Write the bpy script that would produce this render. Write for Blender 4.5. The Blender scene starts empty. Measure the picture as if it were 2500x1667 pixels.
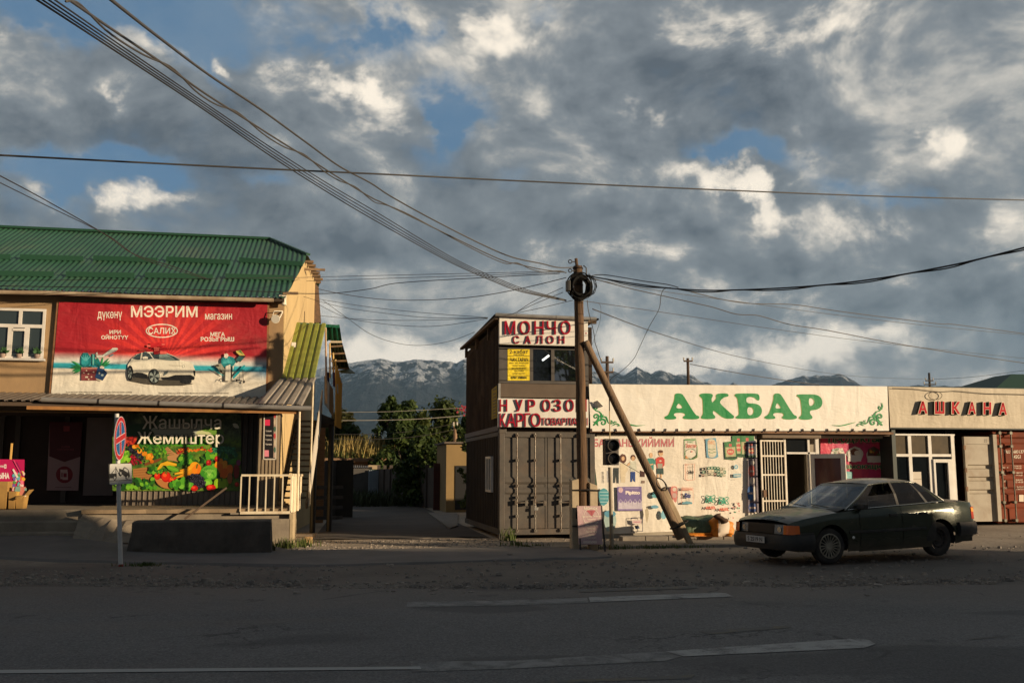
import bpy, bmesh, math, random
from math import sin, cos, pi, radians, atan2, sqrt, exp
from mathutils import Vector, Matrix
from mathutils.geometry import tessellate_polygon, delaunay_2d_cdt
from mathutils import noise as mnoise
sc = bpy.context.scene
COL = sc.collection
R = random.Random(7)

# ------------------------------------------------------------------ camera model (used for surveying points off the photo)
F, CX, CY, HC = 2357.6, 1250.0, 833.5, 1.65
YAW, PITCH = radians(11.0), math.atan(0.13345)
EYE = Vector((0, 0, HC))
def ray(px, py):
    x = (px - CX) / F; y = -(py - CY) / F
    f = cos(PITCH) - y * sin(PITCH); z = sin(PITCH) + y * cos(PITCH)
    return Vector((x * cos(YAW) + f * sin(YAW), -x * sin(YAW) + f * cos(YAW), z))
def onY(px, py, Y): r = ray(px, py); return EYE + r * (Y / r.y)
def onX(px, py, X): r = ray(px, py); return EYE + r * (X / r.x)
def onZ(px, py, Z=0.0): r = ray(px, py); return EYE + r * ((Z - HC) / r.z)
def onP(px, py, p, n): r = ray(px, py); return EYE + r * ((p - EYE).dot(n) / r.dot(n))
def sms(a, b, x):
    t = max(0.0, min(1.0, (x - a) / (b - a))); return t * t * (3 - 2 * t)
ZM = dict(A1=(0,560,.36356), A2=(0,940,.29343), A3=(250,960,.28061), A4=(580,640,.22953), A5=(580,900,.31881), A6=(780,820,.35714),
  B1=(1100,720,.42082), B2=(1330,600,.31892), B3=(1380,1030,.22321), B4=(1380,900,.34014), B5=(1780,1040,.30612), B6=(1780,1140,.26361), B7=(2150,900,.28689),
  C1=(0,1280,.53146), C2=(1250,1280,.53146), C3=(0,0,.53146), C4=(1250,0,.53146), C5=(700,560,.31888), C6=(1380,560,.47619), C7=(0,980,.2168),
  D1=(1600,930,.18707), D2=(1420,960,.07653), D3=(150,830,.08503), D4=(290,820,.09354), D5=(490,830,.08292), D6=(1380,1040,.11054), D7=(1640,1050,.09565),
  E1=(280,1000,.13605), E2=(1400,1200,.10204), E3=(1220,840,.06378), E4=(1990,1050,.08929), E5=(2400,1060,.15314), E6=(1370,630,.08292), E7=(2230,960,.1148), E8=(250,1000,.12748),
  O=(0,0,1.0), G=(0,0,2500/2352))
def zp(z, x, y): a = ZM[z]; return (a[0] + x * a[2], a[1] + y * a[2])

# ------------------------------------------------------------------ materials
MATS = {}
def hexc(h):
    h = h.lstrip('#'); out = []
    for i in (0, 2, 4):
        c = int(h[i:i+2], 16) / 255; out.append(c / 12.92 if c <= .04045 else ((c + .055) / 1.055) ** 2.4)
    return tuple(out)
def col(c):
    if isinstance(c, str): c = hexc(c)
    return (c[0], c[1], c[2], 1.0)
class NT:
    def __init__(s, tree): s.t = tree; s.n = tree.nodes; s.l = tree.links
    def new(s, typ, **kw):
        n = s.n.new(typ)
        for k, v in kw.items(): setattr(n, k, v)
        return n
    def put(s, sock, v):
        if hasattr(v, 'is_output'): s.l.new(v, sock)
        else: sock.default_value = v
    def math(s, op, a, b=0.0, c=0.0, clamp=False):
        n = s.new('ShaderNodeMath', operation=op, use_clamp=clamp)
        for i, v in enumerate((a, b, c)): s.put(n.inputs[i], v)
        return n.outputs[0]
    def vmath(s, op, a, b=None, c=None):
        n = s.new('ShaderNodeVectorMath', operation=op)
        for i, v in enumerate((a, b, c)):
            if v is not None: s.put(n.inputs[i], v)
        return n.outputs['Value'] if op in ('LENGTH', 'DOT_PRODUCT', 'DISTANCE') else n.outputs[0]
    def mix(s, f, a, b, blend='MIX'):
        n = s.new('ShaderNodeMix', data_type='RGBA', blend_type=blend); n.clamp_factor = True
        s.put(n.inputs[0], f); s.put(n.inputs[6], a); s.put(n.inputs[7], b); return n.outputs[2]
    def noise(s, vec, scale, detail=4, rough=.55, dist=0.0, dims='3D'):
        n = s.new('ShaderNodeTexNoise', noise_dimensions=dims)
        if vec is not None: s.l.new(vec, n.inputs['Vector'])
        n.inputs['Scale'].default_value = scale; n.inputs['Detail'].default_value = detail
        n.inputs['Roughness'].default_value = rough; n.inputs['Distortion'].default_value = dist
        return n.outputs['Fac']
    def ramp(s, f, lo, hi, a=0.0, b=1.0, smooth=True):
        n = s.new('ShaderNodeMapRange'); n.interpolation_type = 'SMOOTHSTEP' if smooth else 'LINEAR'
        s.put(n.inputs[0], f); n.inputs[1].default_value = lo; n.inputs[2].default_value = hi
        n.inputs[3].default_value = a; n.inputs[4].default_value = b; return n.outputs[0]
    def mapping(s, vec, scale=(1, 1, 1), loc=(0, 0, 0), rot=(0, 0, 0)):
        n = s.new('ShaderNodeMapping'); s.l.new(vec, n.inputs[0]); n.inputs[1].default_value = loc
        n.inputs[2].default_value = rot; n.inputs[3].default_value = scale; return n.outputs[0]
    def sep(s, vec): n = s.new('ShaderNodeSeparateXYZ'); s.l.new(vec, n.inputs[0]); return n.outputs
    def bump(s, h, strength, dist=.02):
        n = s.new('ShaderNodeBump'); s.put(n.inputs['Height'], h); n.inputs['Strength'].default_value = strength
        n.inputs['Distance'].default_value = dist; return n.outputs[0]
def newmat(name):
    m = bpy.data.materials.new(name); m.use_nodes = True; t = NT(m.node_tree)
    b = m.node_tree.nodes['Principled BSDF']; MATS[name] = m
    tc = t.new('ShaderNodeTexCoord')
    return m, t, b, tc.outputs['Object']
def M(name, c1, c2=None, scale=3.0, rough=.8, bump=0.0, bscale=40.0, metal=0.0, dirt=None, damt=.5, dscale=1.2, stretch=(1, 1, 1), spec=.5, coat=0, bdist=.01, lo=.35, hi=.65):
    if name in MATS: return MATS[name]
    m, t, b, oc = newmat(name)
    b.inputs['Roughness'].default_value = rough; b.inputs['Metallic'].default_value = metal
    b.inputs['Specular IOR Level'].default_value = spec
    if coat: b.inputs['Coat Weight'].default_value = coat; b.inputs['Coat Roughness'].default_value = .08
    c = col(c1)
    v = t.mapping(oc, stretch) if stretch != (1, 1, 1) else oc
    if c2 is not None:
        c = t.mix(t.ramp(t.noise(v, scale, 6, .62), lo, hi), c, col(c2))
    if dirt is not None:
        f = t.ramp(t.noise(v, dscale, 7, .68, .4), .45, .75, 0, damt)
        c = t.mix(f, c, col(dirt))
    t.put(b.inputs['Base Color'], c)
    if bump: t.put(b.inputs['Normal'], t.bump(t.noise(v, bscale, 5, .6), bump, bdist))
    return m
def flat(name, c, rough=.6): return M(name, c, rough=rough)
_pc = {}
def ink(c, rough=.55, wr=.35):                 # printed colour on banner cloth: same wrinkles as the cloth under it
    key = (c, rough, wr)
    if key in _pc: return _pc[key]
    m, t, b, oc = newmat('print_%s' % (str(c).strip('#'),)); b.inputs['Roughness'].default_value = rough
    b.inputs['Base Color'].default_value = col(c)
    if wr: t.put(b.inputs['Normal'], wrinkle(t, oc, wr))
    _pc[key] = m; return m
def wrinkle(t, oc, k):
    a = t.noise(t.mapping(oc, (1.0, 1, .45), rot=(0, .25, 0)), 2.2, 3, .5, .6)
    c = t.noise(t.mapping(oc, (1.2, 1, 4.0), rot=(0, -.5, 0)), 2.4, 4, .55, .8)
    f = t.noise(oc, 30, 3, .5)
    h = t.math('ADD', t.math('MULTIPLY', a, 1.0), t.math('MULTIPLY_ADD', f, .03, t.math('MULTIPLY', c, .45)))
    return t.bump(h, k, .12)

# ------------------------------------------------------------------ mesh builder
class MB:
    def __init__(s): s.v = []; s.f = []; s.m = []; s.mats = []
    def mi(s, m):
        if isinstance(m, int): return m
        if m not in s.mats: s.mats.append(m)
        return s.mats.index(m)
    def add(s, vs, fs, m=0):
        o = len(s.v); s.v += [Vector(p) for p in vs]; k = s.mi(m)
        for f in fs: s.f.append([i + o for i in f]); s.m.append(k)
    def poly(s, pts, m=0): s.add(pts, [list(range(len(pts)))], m)
    def box(s, lo, hi, m=0):
        (a, b, c), (d, e, f) = lo, hi
        if a > d: a, d = d, a
        if b > e: b, e = e, b
        if c > f: c, f = f, c
        s.hexa([(a,b,c),(d,b,c),(d,e,c),(a,e,c),(a,b,f),(d,b,f),(d,e,f),(a,e,f)], m)
    def hexa(s, p, m=0): s.add(p, [(0,3,2,1),(4,5,6,7),(0,1,5,4),(1,2,6,5),(2,3,7,6),(3,0,4,7)], m)
    def beam(s, a, b, w, h, m=0, up=(0, 0, 1)):
        a = Vector(a); b = Vector(b); d = (b - a).normalized(); u = Vector(up)
        if abs(d.dot(u)) > .95: u = Vector((0, 1, 0))
        r = d.cross(u).normalized() * (w / 2); u2 = r.cross(d).normalized() * (h / 2)
        s.hexa([a-r-u2, a+r-u2, a+r+u2, a-r+u2, b-r-u2, b+r-u2, b+r+u2, b-r+u2], m)
    def tube(s, pts, r, n=8, m=0, caps=True, jit=0, rr=None):
        pts = [Vector(p) for p in pts]; N = len(pts); rs = r if isinstance(r, (list, tuple)) else [r] * N
        vs = []; ref = None
        for i, p in enumerate(pts):
            d = (pts[min(i+1, N-1)] - pts[max(i-1, 0)]).normalized()
            if ref is None or abs(ref.dot(d)) > .95: ref = Vector((0, 0, 1)) if abs(d.z) < .9 else Vector((0, 1, 0))
            x = d.cross(ref).normalized(); y = d.cross(x).normalized(); ref = x.cross(d) * 1.0
            for k in range(n):
                a = 2 * pi * k / n; q = rs[i] * (1 + (R.uniform(-jit, jit) if jit else 0)); vs.append(p + x * (q * cos(a)) + y * (q * sin(a)))
        fs = [(i*n + k, i*n + (k+1) % n, (i+1)*n + (k+1) % n, (i+1)*n + k) for i in range(N-1) for k in range(n)]
        if caps: fs += [list(range(n-1, -1, -1)), [(N-1)*n + k for k in range(n)]]
        s.add(vs, fs, m)
    def lathe(s, prof, n=24, m=0, c=(0, 0, 0), ax=(0, 1, 0), close=False):
        c = Vector(c); ax = Vector(ax).normalized(); u = Vector((0, 0, 1)) if abs(ax.z) < .9 else Vector((1, 0, 0))
        x = ax.cross(u).normalized(); y = ax.cross(x); P = len(prof)
        vs = [c + ax * h + (x * cos(2*pi*k/n) + y * sin(2*pi*k/n)) * r for (r, h) in prof for k in range(n)]
        fs = [(i*n+k, i*n+(k+1) % n, (i+1)*n+(k+1) % n, (i+1)*n+k) for i in range(P-1) for k in range(n)]
        if close: fs += [(((P-1)*n)+k, ((P-1)*n)+(k+1) % n, (k+1) % n, k) for k in range(n)]
        s.add(vs, fs, m)
    def grid(s, P, m=0, mf=None):                # P[i][j] points
        a, b = len(P), len(P[0]); vs = [p for row in P for p in row]; o = len(s.v); s.v += [Vector(p) for p in vs]
        for i in range(a-1):
            for j in range(b-1):
                k = mf(i, j) if mf else m
                if k is None: continue
                s.f.append([o+i*b+j, o+(i+1)*b+j, o+(i+1)*b+j+1, o+i*b+j+1]); s.m.append(s.mi(k))
    def prism(s, pts, off, m=0, holes=(), back=False, side=None):
        """flat outline pts (3D) pushed by vector off: front face at pts+off, walls back to pts"""
        off = Vector(off); loops = [[Vector(p) for p in L] for L in [pts] + list(holes)]
        tri = tessellate_polygon(loops); allp = [p for L in loops for p in L]
        s.add([p + off for p in allp], tri, m)
        if back: s.add(allp, [t[::-1] for t in tri], m)
        if off.length > 1e-9:
            for L in loops:
                n = len(L); s.add(L + [p + off for p in L], [(i, (i+1) % n, n+(i+1) % n, n+i) for i in range(n)], side if side is not None else m)
    def build(s, name, mats=None, parent=None, smooth=False, bevel=0, fixn=True, auto=None):
        ms = mats if mats is not None else s.mats
        if not isinstance(ms, (list, tuple)): ms = [ms]
        org = parent_org(parent)
        me = bpy.data.meshes.new(name); me.from_pydata([tuple(v - org) for v in s.v], [], s.f)
        for m in ms: me.materials.append(m)
        if len(ms) > 1: me.polygons.foreach_set('material_index', [min(k, len(ms)-1) for k in s.m])
        me.validate(clean_customdata=False)
        if fixn:
            bm = bmesh.new(); bm.from_mesh(me); bmesh.ops.recalc_face_normals(bm, faces=bm.faces); bm.to_mesh(me); bm.free()
        if smooth or auto:
            me.polygons.foreach_set('use_smooth', [True] * len(me.polygons))
            if auto: me.set_sharp_from_angle(angle=radians(auto))
        o = bpy.data.objects.new(name, me); COL.objects.link(o)
        if parent is not None: o.parent = parent
        if bevel:
            b = o.modifiers.new('bevel', 'BEVEL'); b.width = bevel; b.segments = 2; b.limit_method = 'ANGLE'; b.harden_normals = False
        return o
ORG = {}
def parent_org(p):
    return ORG.get(p.name, Vector((0, 0, 0))) if p is not None else Vector((0, 0, 0))
def T(name, label, cat, loc=(0, 0, 0), group=None):
    o = bpy.data.objects.new(name, None); COL.objects.link(o); o.location = loc; o.empty_display_size = .2
    ORG[o.name] = Vector(loc); o['label'] = label; o['category'] = cat
    if group: o['group'] = group
    return o
def tag(o, label, cat, group=None):
    o['label'] = label; o['category'] = cat
    if group: o['group'] = group
    return o
_build = MB.build
def build_(s, name, mats=None, parent=None, **kw):
    o = _build(s, name, mats, parent, **kw); ORG[o.name] = parent_org(parent); return o
MB.build = build_
def kind(o, k): o['kind'] = k; return o
def chaikin(p, n=2, closed=True):
    p = [Vector(q) for q in p]
    for _ in range(n):
        q = []; N = len(p)
        for i in range(N if closed else N-1):
            a, b = p[i], p[(i+1) % N]; q += [a*.75 + b*.25, a*.25 + b*.75]
        if not closed: q = [p[0]] + q + [p[-1]]
        p = q
    return p
def corr(mb, a, b, c, d, n, depth, m=0, kind_='trap', seg=1, nrm=None):
    """ribbed sheet: a->b across the ribs, d->c the opposite edge; ribs run a->d"""
    a, b, c, d = map(Vector, (a, b, c, d)); nv = nrm and Vector(nrm) or (b-a).cross(d-a).normalized()
    prof = [(0, 0), (.3, 0), (.4, 1), (.9, 1)] if kind_ == 'trap' else ([(k/6, .5-.5*cos(2*pi*k/6)) for k in range(6)] if kind_ == 'sine' else [(0, 0), (.06, 1), (.14, 1), (.2, 0)])
    us = [((i+u)/n, h) for i in range(n) for (u, h) in prof] + [(1, prof[0][1])]
    P = [[(a.lerp(b, u)).lerp(d.lerp(c, u), j/seg) + nv*(h*depth) for j in range(seg+1)] for (u, h) in us]
    mb.grid(P, m)

# ------------------------------------------------------------------ text as mesh
_tx = {}
def text_geo(s, bold=0.0):
    """glyph outlines -> (verts, tris, directed outline edges, bbox, layer per vert); overlapping strokes of one glyph stay separate layers"""
    if (s, bold) in _tx: return _tx[(s, bold)]
    c = bpy.data.curves.new('t', 'FONT'); c.body = s; c.size = 1; c.resolution_u = 3; c.fill_mode = 'NONE'
    o = bpy.data.objects.new('t', c); COL.objects.link(o); bpy.context.view_layer.update()
    me = o.evaluated_get(bpy.context.evaluated_depsgraph_get()).to_mesh()
    co = [(p.co.x, p.co.y) for p in me.vertices]; nb = {}
    for e in me.edges:
        a, b = e.vertices; nb.setdefault(a, []).append(b); nb.setdefault(b, []).append(a)
    bpy.data.objects.remove(o); bpy.data.curves.remove(c)
    seen = set(); loops = []
    for i in range(len(co)):
        if i in seen or i not in nb: continue
        L = [i]; seen.add(i); p = None; q = nb[i][1] if (len(nb[i]) > 1 and nb[i][1] == i+1) else nb[i][0]
        while q not in seen:
            L.append(q); seen.add(q); z = [k for k in nb[q] if k not in seen]
            if not z: break
            q = z[0]
        P = [co[k] for k in L]; Q = [P[0]]
        for k in P[1:]:
            if abs(k[0]-Q[-1][0]) + abs(k[1]-Q[-1][1]) > 1e-5: Q.append(k)
        if len(Q) > 2: loops.append(Q)
    area = lambda P: .5*sum(P[i][0]*P[(i+1) % len(P)][1] - P[(i+1) % len(P)][0]*P[i][1] for i in range(len(P)))
    def inside(p, P):
        r = False
        for i in range(len(P)):
            (x0, y0), (x1, y1) = P[i], P[(i+1) % len(P)]
            if (y0 > p[1]) != (y1 > p[1]) and p[0] < (x1-x0)*(p[1]-y0)/(y1-y0) + x0: r = not r
        return r
    v, f, ed, ly = [], [], [], []
    if loops:
        big = max(loops, key=lambda P: abs(area(P))); sg = 1 if area(big) > 0 else -1
        def grow(P):
            if not bold: return P
            out = []; N = len(P)
            for i in range(N):
                (ax, ay), (bx, by), (cx, cy) = P[i-1], P[i], P[(i+1) % N]
                l1 = sqrt((bx-ax)**2+(by-ay)**2) or 1; l2 = sqrt((cx-bx)**2+(cy-by)**2) or 1
                nx, ny = (by-ay)/l1 + (cy-by)/l2, -(bx-ax)/l1 - (cx-bx)/l2; q = max(.35, (nx*nx+ny*ny)/2); out.append((bx + sg*bold*nx/q, by + sg*bold*ny/q))
            return out
        pos = [P for P in loops if area(P)*sg > 0]; fixed = []; flip = [P for P in loops if area(P)*sg < 0 and not any(inside(P[0], q) for q in pos if abs(area(q)) > abs(area(P)))]
        for P in loops:                                    # glyphs drawn the other way round (mixed fonts)
            fixed.append(P[::-1] if any(P is q or (inside(P[0], q) and abs(area(P)) < abs(area(q))) for q in flip) else P)
        loops = fixed
        outs = [P for P in loops if area(P)*sg > 0]; hol = [P for P in loops if area(P)*sg < 0]; own = {}
        for h in hol:
            cand = [k for k, P in enumerate(outs) if inside(h[0], P)] 
            if cand: own.setdefault(min(cand, key=lambda k: abs(area(outs[k]))), []).append(h)
        for k, P in enumerate(outs):
            G = [grow(P)] + [grow(h) for h in own.get(k, [])]; n0 = len(v)
            pv = [Vector(p) for L in G for p in L]; pe = []; m0 = 0
            for L in G: pe += [(m0+i, m0+(i+1) % len(L)) for i in range(len(L))]; m0 += len(L)
            ov, oe, of, rv, re_, rf_ = delaunay_2d_cdt(pv, pe, [], 1, 1e-7)
            back = {i: j for j, src in enumerate(rv) for i in src}
            v += [(p.x, p.y) for p in ov]; ly += [k % 5]*len(ov); ed += [(n0+back[i], n0+back[j]) for i, j in pe if i in back and j in back and back[i] != back[j]]
            for t_ in of:
                t_ = [n0+i for i in t_]; (x0, y0), (x1, y1), (x2, y2) = v[t_[0]], v[t_[1]], v[t_[2]]; cn = ((x0+x1+x2)/3, (y0+y1+y2)/3)
                if not inside(cn, G[0]) or any(inside(cn, h) for h in G[1:]): continue
                ar = (x1-x0)*(y2-y0)-(x2-x0)*(y1-y0)
                f.append(t_ if ar > 0 else t_[::-1])
    xs = [p[0] for p in v] or [0]; ys = [p[1] for p in v] or [0]
    _tx[(s, bold)] = (v, f, ed, (min(xs), min(ys), max(xs), max(ys)), ly); return _tx[(s, bold)]

class Cv:
    """draws flat printed shapes onto a real plane; every shape a hair in front of the one before"""
    def __init__(s, mb, p, n, z='O', eps=.0004, base=.002):
        s.mb = mb; s.p = Vector(p); s.n = Vector(n).normalized(); s.z = z; s.k = 0; s.eps = eps; s.base = base
    def w(s, x, y, off=None):
        px, py = zp(s.z, x, y); o = s.base + s.k*s.eps if off is None else off
        return onP(px, py, s.p, s.n) + s.n*o
    def poly(s, pts, m, holes=(), round_=0):
        s.k += 1
        if round_: pts = [tuple(q)[:2] for q in chaikin([(a, b, 0) for a, b in pts], round_)]; holes = [[tuple(q)[:2] for q in chaikin([(a, b, 0) for a, b in h], round_)] for h in holes]
        L = [[s.w(*p) for p in pts]] + [[s.w(*p) for p in h] for h in holes]
        tri = tessellate_polygon(L); s.mb.add([p for l in L for p in l], tri, m)
    def rect(s, x0, y0, x1, y1, m): s.poly([(x0, y0), (x1, y0), (x1, y1), (x0, y1)], m)
    def ell(s, cx, cy, rx, ry, m, n=18, rot=0.0):
        s.poly([(cx + rx*cos(a)*cos(rot) - ry*sin(a)*sin(rot), cy + rx*cos(a)*sin(rot) + ry*sin(a)*cos(rot)) for a in [2*pi*i/n for i in range(n)]], m)
    def ring(s, cx, cy, rx, ry, w, m, n=28, a0=0, a1=2*pi):
        full = abs(a1 - a0 - 2*pi) < 1e-6
        if full: s.poly([(cx + rx*cos(2*pi*i/n), cy + ry*sin(2*pi*i/n)) for i in range(n)], m, [[(cx + (rx-w)*cos(2*pi*i/n), cy + (ry-w)*sin(2*pi*i/n)) for i in range(n)]])
        else: s.stroke([(cx + rx*cos(a0+(a1-a0)*i/n), cy + ry*sin(a0+(a1-a0)*i/n)) for i in range(n+1)], w, m)
    def stroke(s, pts, w, m, taper=None):
        s.k += 1; N = len(pts); L = []; Rr = []
        for i, (x, y) in enumerate(pts):
            ax, ay = pts[max(i-1, 0)]; bx, by = pts[min(i+1, N-1)]; d = sqrt((bx-ax)**2 + (by-ay)**2) or 1
            nx, ny = -(by-ay)/d, (bx-ax)/d; ww = (w[i] if isinstance(w, (list, tuple)) else w)/2
            L.append(s.w(x+nx*ww, y+ny*ww)); Rr.append(s.w(x-nx*ww, y-ny*ww))
        s.mb.add(L + Rr, [(i, i+1, N+i+1, N+i) for i in range(N-1)], m)
    def text(s, t, x0, y0, x1, y1, m, bold=.02, outline=None, ow=.03, skew=0.0, dy=0.0):
        if outline is not None: s._text(t, x0, y0, x1, y1, outline, bold+ow, ow, skew, dy)
        s._text(t, x0, y0, x1, y1, m, bold, 0, skew, dy)
    def _text(s, t, x0, y0, x1, y1, m, bold, grow, skew, dy):
        s.k += 1; v, f, e, (a, b, c, d), ly = text_geo(t, bold)
        if not v: return
        if grow: a += grow; b += grow; c -= grow; d -= grow
        sx, sy = (x1-x0)/(c-a), (y1-y0)/(d-b)
        o_ = s.base + s.k*s.eps; s.mb.add([s.w(x0 + (p[0]-a)*sx + skew*(p[1]-b)*sy, y1 - (p[1]-b)*sy + dy*(p[0]-a)*sx, o_ + q*s.eps*.18) for p, q in zip(v, ly)], f, m)
def letters3d(t, z, x0, y0, x1, y1, plane, n, depth, m, side, parent, bold=.02, gap=.012, rim=None, name='letter'):
    """raised letters, one object per letter, laid out to fill the box"""
    v, f, e, (a, b, c, d), ly = text_geo(t, bold); p0 = Vector(plane); n = Vector(n).normalized(); sx, sy = (x1-x0)/(c-a), (y1-y0)/(d-b)
    adj = {i: i for i in range(len(v))}
    def root(i):
        while adj[i] != i: adj[i] = adj[adj[i]]; i = adj[i]
        return i
    for q in f:
        for i in q[1:]: adj[root(i)] = root(q[0])
    for q in e: adj[root(q[0])] = root(q[1])
    isl = {}
    for i in range(len(v)): isl.setdefault(root(i), []).append(i)
    if len(t) == 1:
        for i in range(1, len(v)): adj[root(i)] = root(0)
        isl = {root(0): list(range(len(v)))}
    gl = []
    for r_, ids in isl.items(): gl.append([min(v[i][0] for i in ids), max(v[i][0] for i in ids), {r_}])
    gl.sort(key=lambda g: g[0]); mer = []
    for g in gl:
        if mer and g[0] < mer[-1][1] - .25*(g[1]-g[0]): mer[-1][1] = max(mer[-1][1], g[1]); mer[-1][2] |= g[2]
        else: mer.append(g)
    pf = p0 + n*(gap+depth); P = lambda i, off: onP(*zp(z, x0 + (v[i][0]-a)*sx, y1 - (v[i][1]-b)*sy), pf, n) + n*(off - gap - depth + ly[i]*.0006)
    outs = []
    for g in mer:
        mb = MB(); ids = [i for i in range(len(v)) if root(i) in g[2]]; ix = {i: k for k, i in enumerate(ids)}
        mb.add([P(i, gap+depth) for i in ids], [[ix[i] for i in q] for q in f if q[0] in ix], m)
        mb.add([P(i, gap) for i in ids], [[ix[i] for i in q][::-1] for q in f if q[0] in ix], side)
        ed = [(ix[a_], ix[b_]) for a_, b_ in e if a_ in ix]; N = len(ids)
        mb.add([P(i, gap) for i in ids] + [P(i, gap+depth) for i in ids], [(b_, a_, N+a_, N+b_) for a_, b_ in ed], side)
        outs.append(mb.build(name, parent=parent, fixn=False))
    return outs
N0 = Vector((0, -1, 0))

# ------------------------------------------------------------------ camera, sun, sky
cam = bpy.data.cameras.new('camera'); camo = bpy.data.objects.new('camera', cam); COL.objects.link(camo)
cam.sensor_fit = 'HORIZONTAL'; cam.sensor_width = 36; cam.lens = 36*F/2500; cam.clip_start = .1; cam.clip_end = 60000
camo.location = EYE; camo.rotation_euler = (pi/2 + PITCH, 0, -YAW); sc.camera = camo
PHI, ELEV = radians(57), radians(9.0)
SUN = Vector((sin(PHI)*cos(ELEV), -cos(PHI)*cos(ELEV), sin(ELEV)))
sun = bpy.data.lights.new('sun', 'SUN'); sun.energy = 5.0; sun.angle = radians(.5); sun.color = (1.0, .775, .51)
suno = bpy.data.objects.new('sun', sun); COL.objects.link(suno); suno.rotation_euler = (-SUN).to_track_quat('-Z', 'Y').to_euler(); suno.location = (40, -30, 30)

W = bpy.data.worlds.new('World'); sc.world = W; W.use_nodes = True
def build_sky():
    t = NT(W.node_tree); bg = W.node_tree.nodes['Background']
    sky = t.new('ShaderNodeTexSky', sky_type='NISHITA'); sky.sun_disc = False; sky.sun_elevation = ELEV
    sky.sun_rotation = atan2(SUN.x, SUN.y); sky.altitude = 1600; sky.air_density = 1.0; sky.dust_density = .6; sky.ozone_density = 1.5
    d = t.new('ShaderNodeTexCoord').outputs['Generated']
    X, Y, Z = t.sep(d)
    az = t.math('ARCTAN2', X, Y); el = t.math('ARCSINE', Z)
    comb = t.new('ShaderNodeCombineXYZ'); t.put(comb.inputs[0], az); t.put(comb.inputs[1], el); ae = comb.outputs[0]
    # irregular edges: push the lay-out about with noise
    n1 = t.new('ShaderNodeTexNoise'); t.l.new(d, n1.inputs['Vector']); n1.inputs['Scale'].default_value = 7; n1.inputs['Detail'].default_value = 6; n1.inputs['Roughness'].default_value = .6
    off = t.vmath('MULTIPLY', t.vmath('SUBTRACT', n1.outputs['Color'], (.5, .5, .5)), (.22, .13, 0))
    wv = t.vmath('ADD', ae, off)
    def blob(px, py, rx, ry, amp, prev, rot=0):
        r = ray(px, py); a = atan2(r.x, r.y); e = math.asin(r.z / r.length)
        q = t.vmath('MULTIPLY', t.vmath('SUBTRACT', wv, (a, e, 0)), (F/rx, F/ry, 0))
        if rot:
            vr = t.new('ShaderNodeVectorRotate', rotation_type='Z_AXIS'); t.l.new(t.vmath('SUBTRACT', wv, (a, e, 0)), vr.inputs['Vector']); vr.inputs['Angle'].default_value = rot
            q = t.vmath('MULTIPLY', vr.outputs[0], (F/rx, F/ry, 0))
        v = t.ramp(t.vmath('LENGTH', q), 1.0, 0.0, 0, amp)
        return v if prev is None else t.math('ADD', prev, v)
    # cloud deck, foreshortened towards the horizon like a flat layer
    k = t.math('DIVIDE', 1.0, t.math('ADD', t.math('MAXIMUM', Z, 0.0), .16))
    cp = t.new('ShaderNodeCombineXYZ'); t.put(cp.inputs[0], t.math('MULTIPLY', X, k)); t.put(cp.inputs[1], t.math('MULTIPLY', Y, k)); pl = cp.outputs[0]
    plr = t.mapping(pl, (1.0, 1.0, 1.0), rot=(0, 0, radians(-25)))
    dr = t.mapping(t.mapping(d, rot=(0, radians(-28), 0)), (.62, .62, 1.25))
    n_a = t.noise(dr, 2.3, 5, .5, .5)
    n_m = t.noise(t.mapping(dr, loc=(3, 1, 0)), 5.2, 8, .55, .5)
    n_b = t.noise(t.mapping(d, (1, 1, 1.5)), 7, 10, .6, .25)
    n_b2 = t.noise(t.mapping(t.vmath('ADD', d, (.020, -.004, .020)), (1, 1, 1.5)), 7, 10, .6, .25)
    n_c = t.noise(t.mapping(d, (1, 1, 1.3)), 24, 8, .62, .2)
    relief = t.math('MULTIPLY', t.math('SUBTRACT', n_b, n_b2), 2.3)
    # blue gaps (holes in the deck)
    g = None
    for b in BLUE: g = blob(*b, prev=g) if len(b) == 5 else blob(*b[:5], prev=g, rot=b[5])
    l = None
    for b in LIT: l = blob(*b, prev=l) if len(b) == 5 else blob(*b[:5], prev=l, rot=b[5])
    dk = None
    for b in DARK: dk = blob(*b, prev=dk) if len(b) == 5 else blob(*b[:5], prev=dk, rot=b[5])
    dsum = t.math('MULTIPLY_ADD', n_a, .55, t.math('MULTIPLY_ADD', n_m, .55, t.math('MULTIPLY_ADD', n_b, .55, -.825)))      # centred on 0
    cov = t.math('ADD', t.math('MULTIPLY_ADD', dsum, 2.1, .62), t.math('MULTIPLY', t.math('MULTIPLY', g, t.ramp(n_b, .32, .62, 1.45, .55)), -1.35))
    cov = t.math('ADD', t.math('ADD', cov, t.math('MULTIPLY', l, .42)), t.math('MULTIPLY_ADD', n_c, .42, -.21))
    dens = t.ramp(cov, -.02, .62, 0.0, 1.0)
    fld = t.math('MULTIPLY_ADD', n_a, 1.5, t.math('MULTIPLY_ADD', n_m, 1.25, t.math('MULTIPLY_ADD', n_b, .55, -1.65)))       # broad light and dark of the deck
    fld = t.math('ADD', fld, t.math('MULTIPLY', relief, 1.1))
    fld = t.math('SUBTRACT', fld, t.math('MULTIPLY', dk, .34))
    fld = t.math('ADD', fld, t.math('MULTIPLY', l, .34))
    fld = t.math('ADD', fld, t.ramp(dens, .35, 1.0, .16, -.03))
    base = t.mix(t.ramp(fld, -.45, .15, smooth=False), (.074, .090, .112, 1), (.175, .196, .216, 1))
    base = t.mix(t.ramp(fld, .10, .62), base, (.42, .405, .375, 1))
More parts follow.
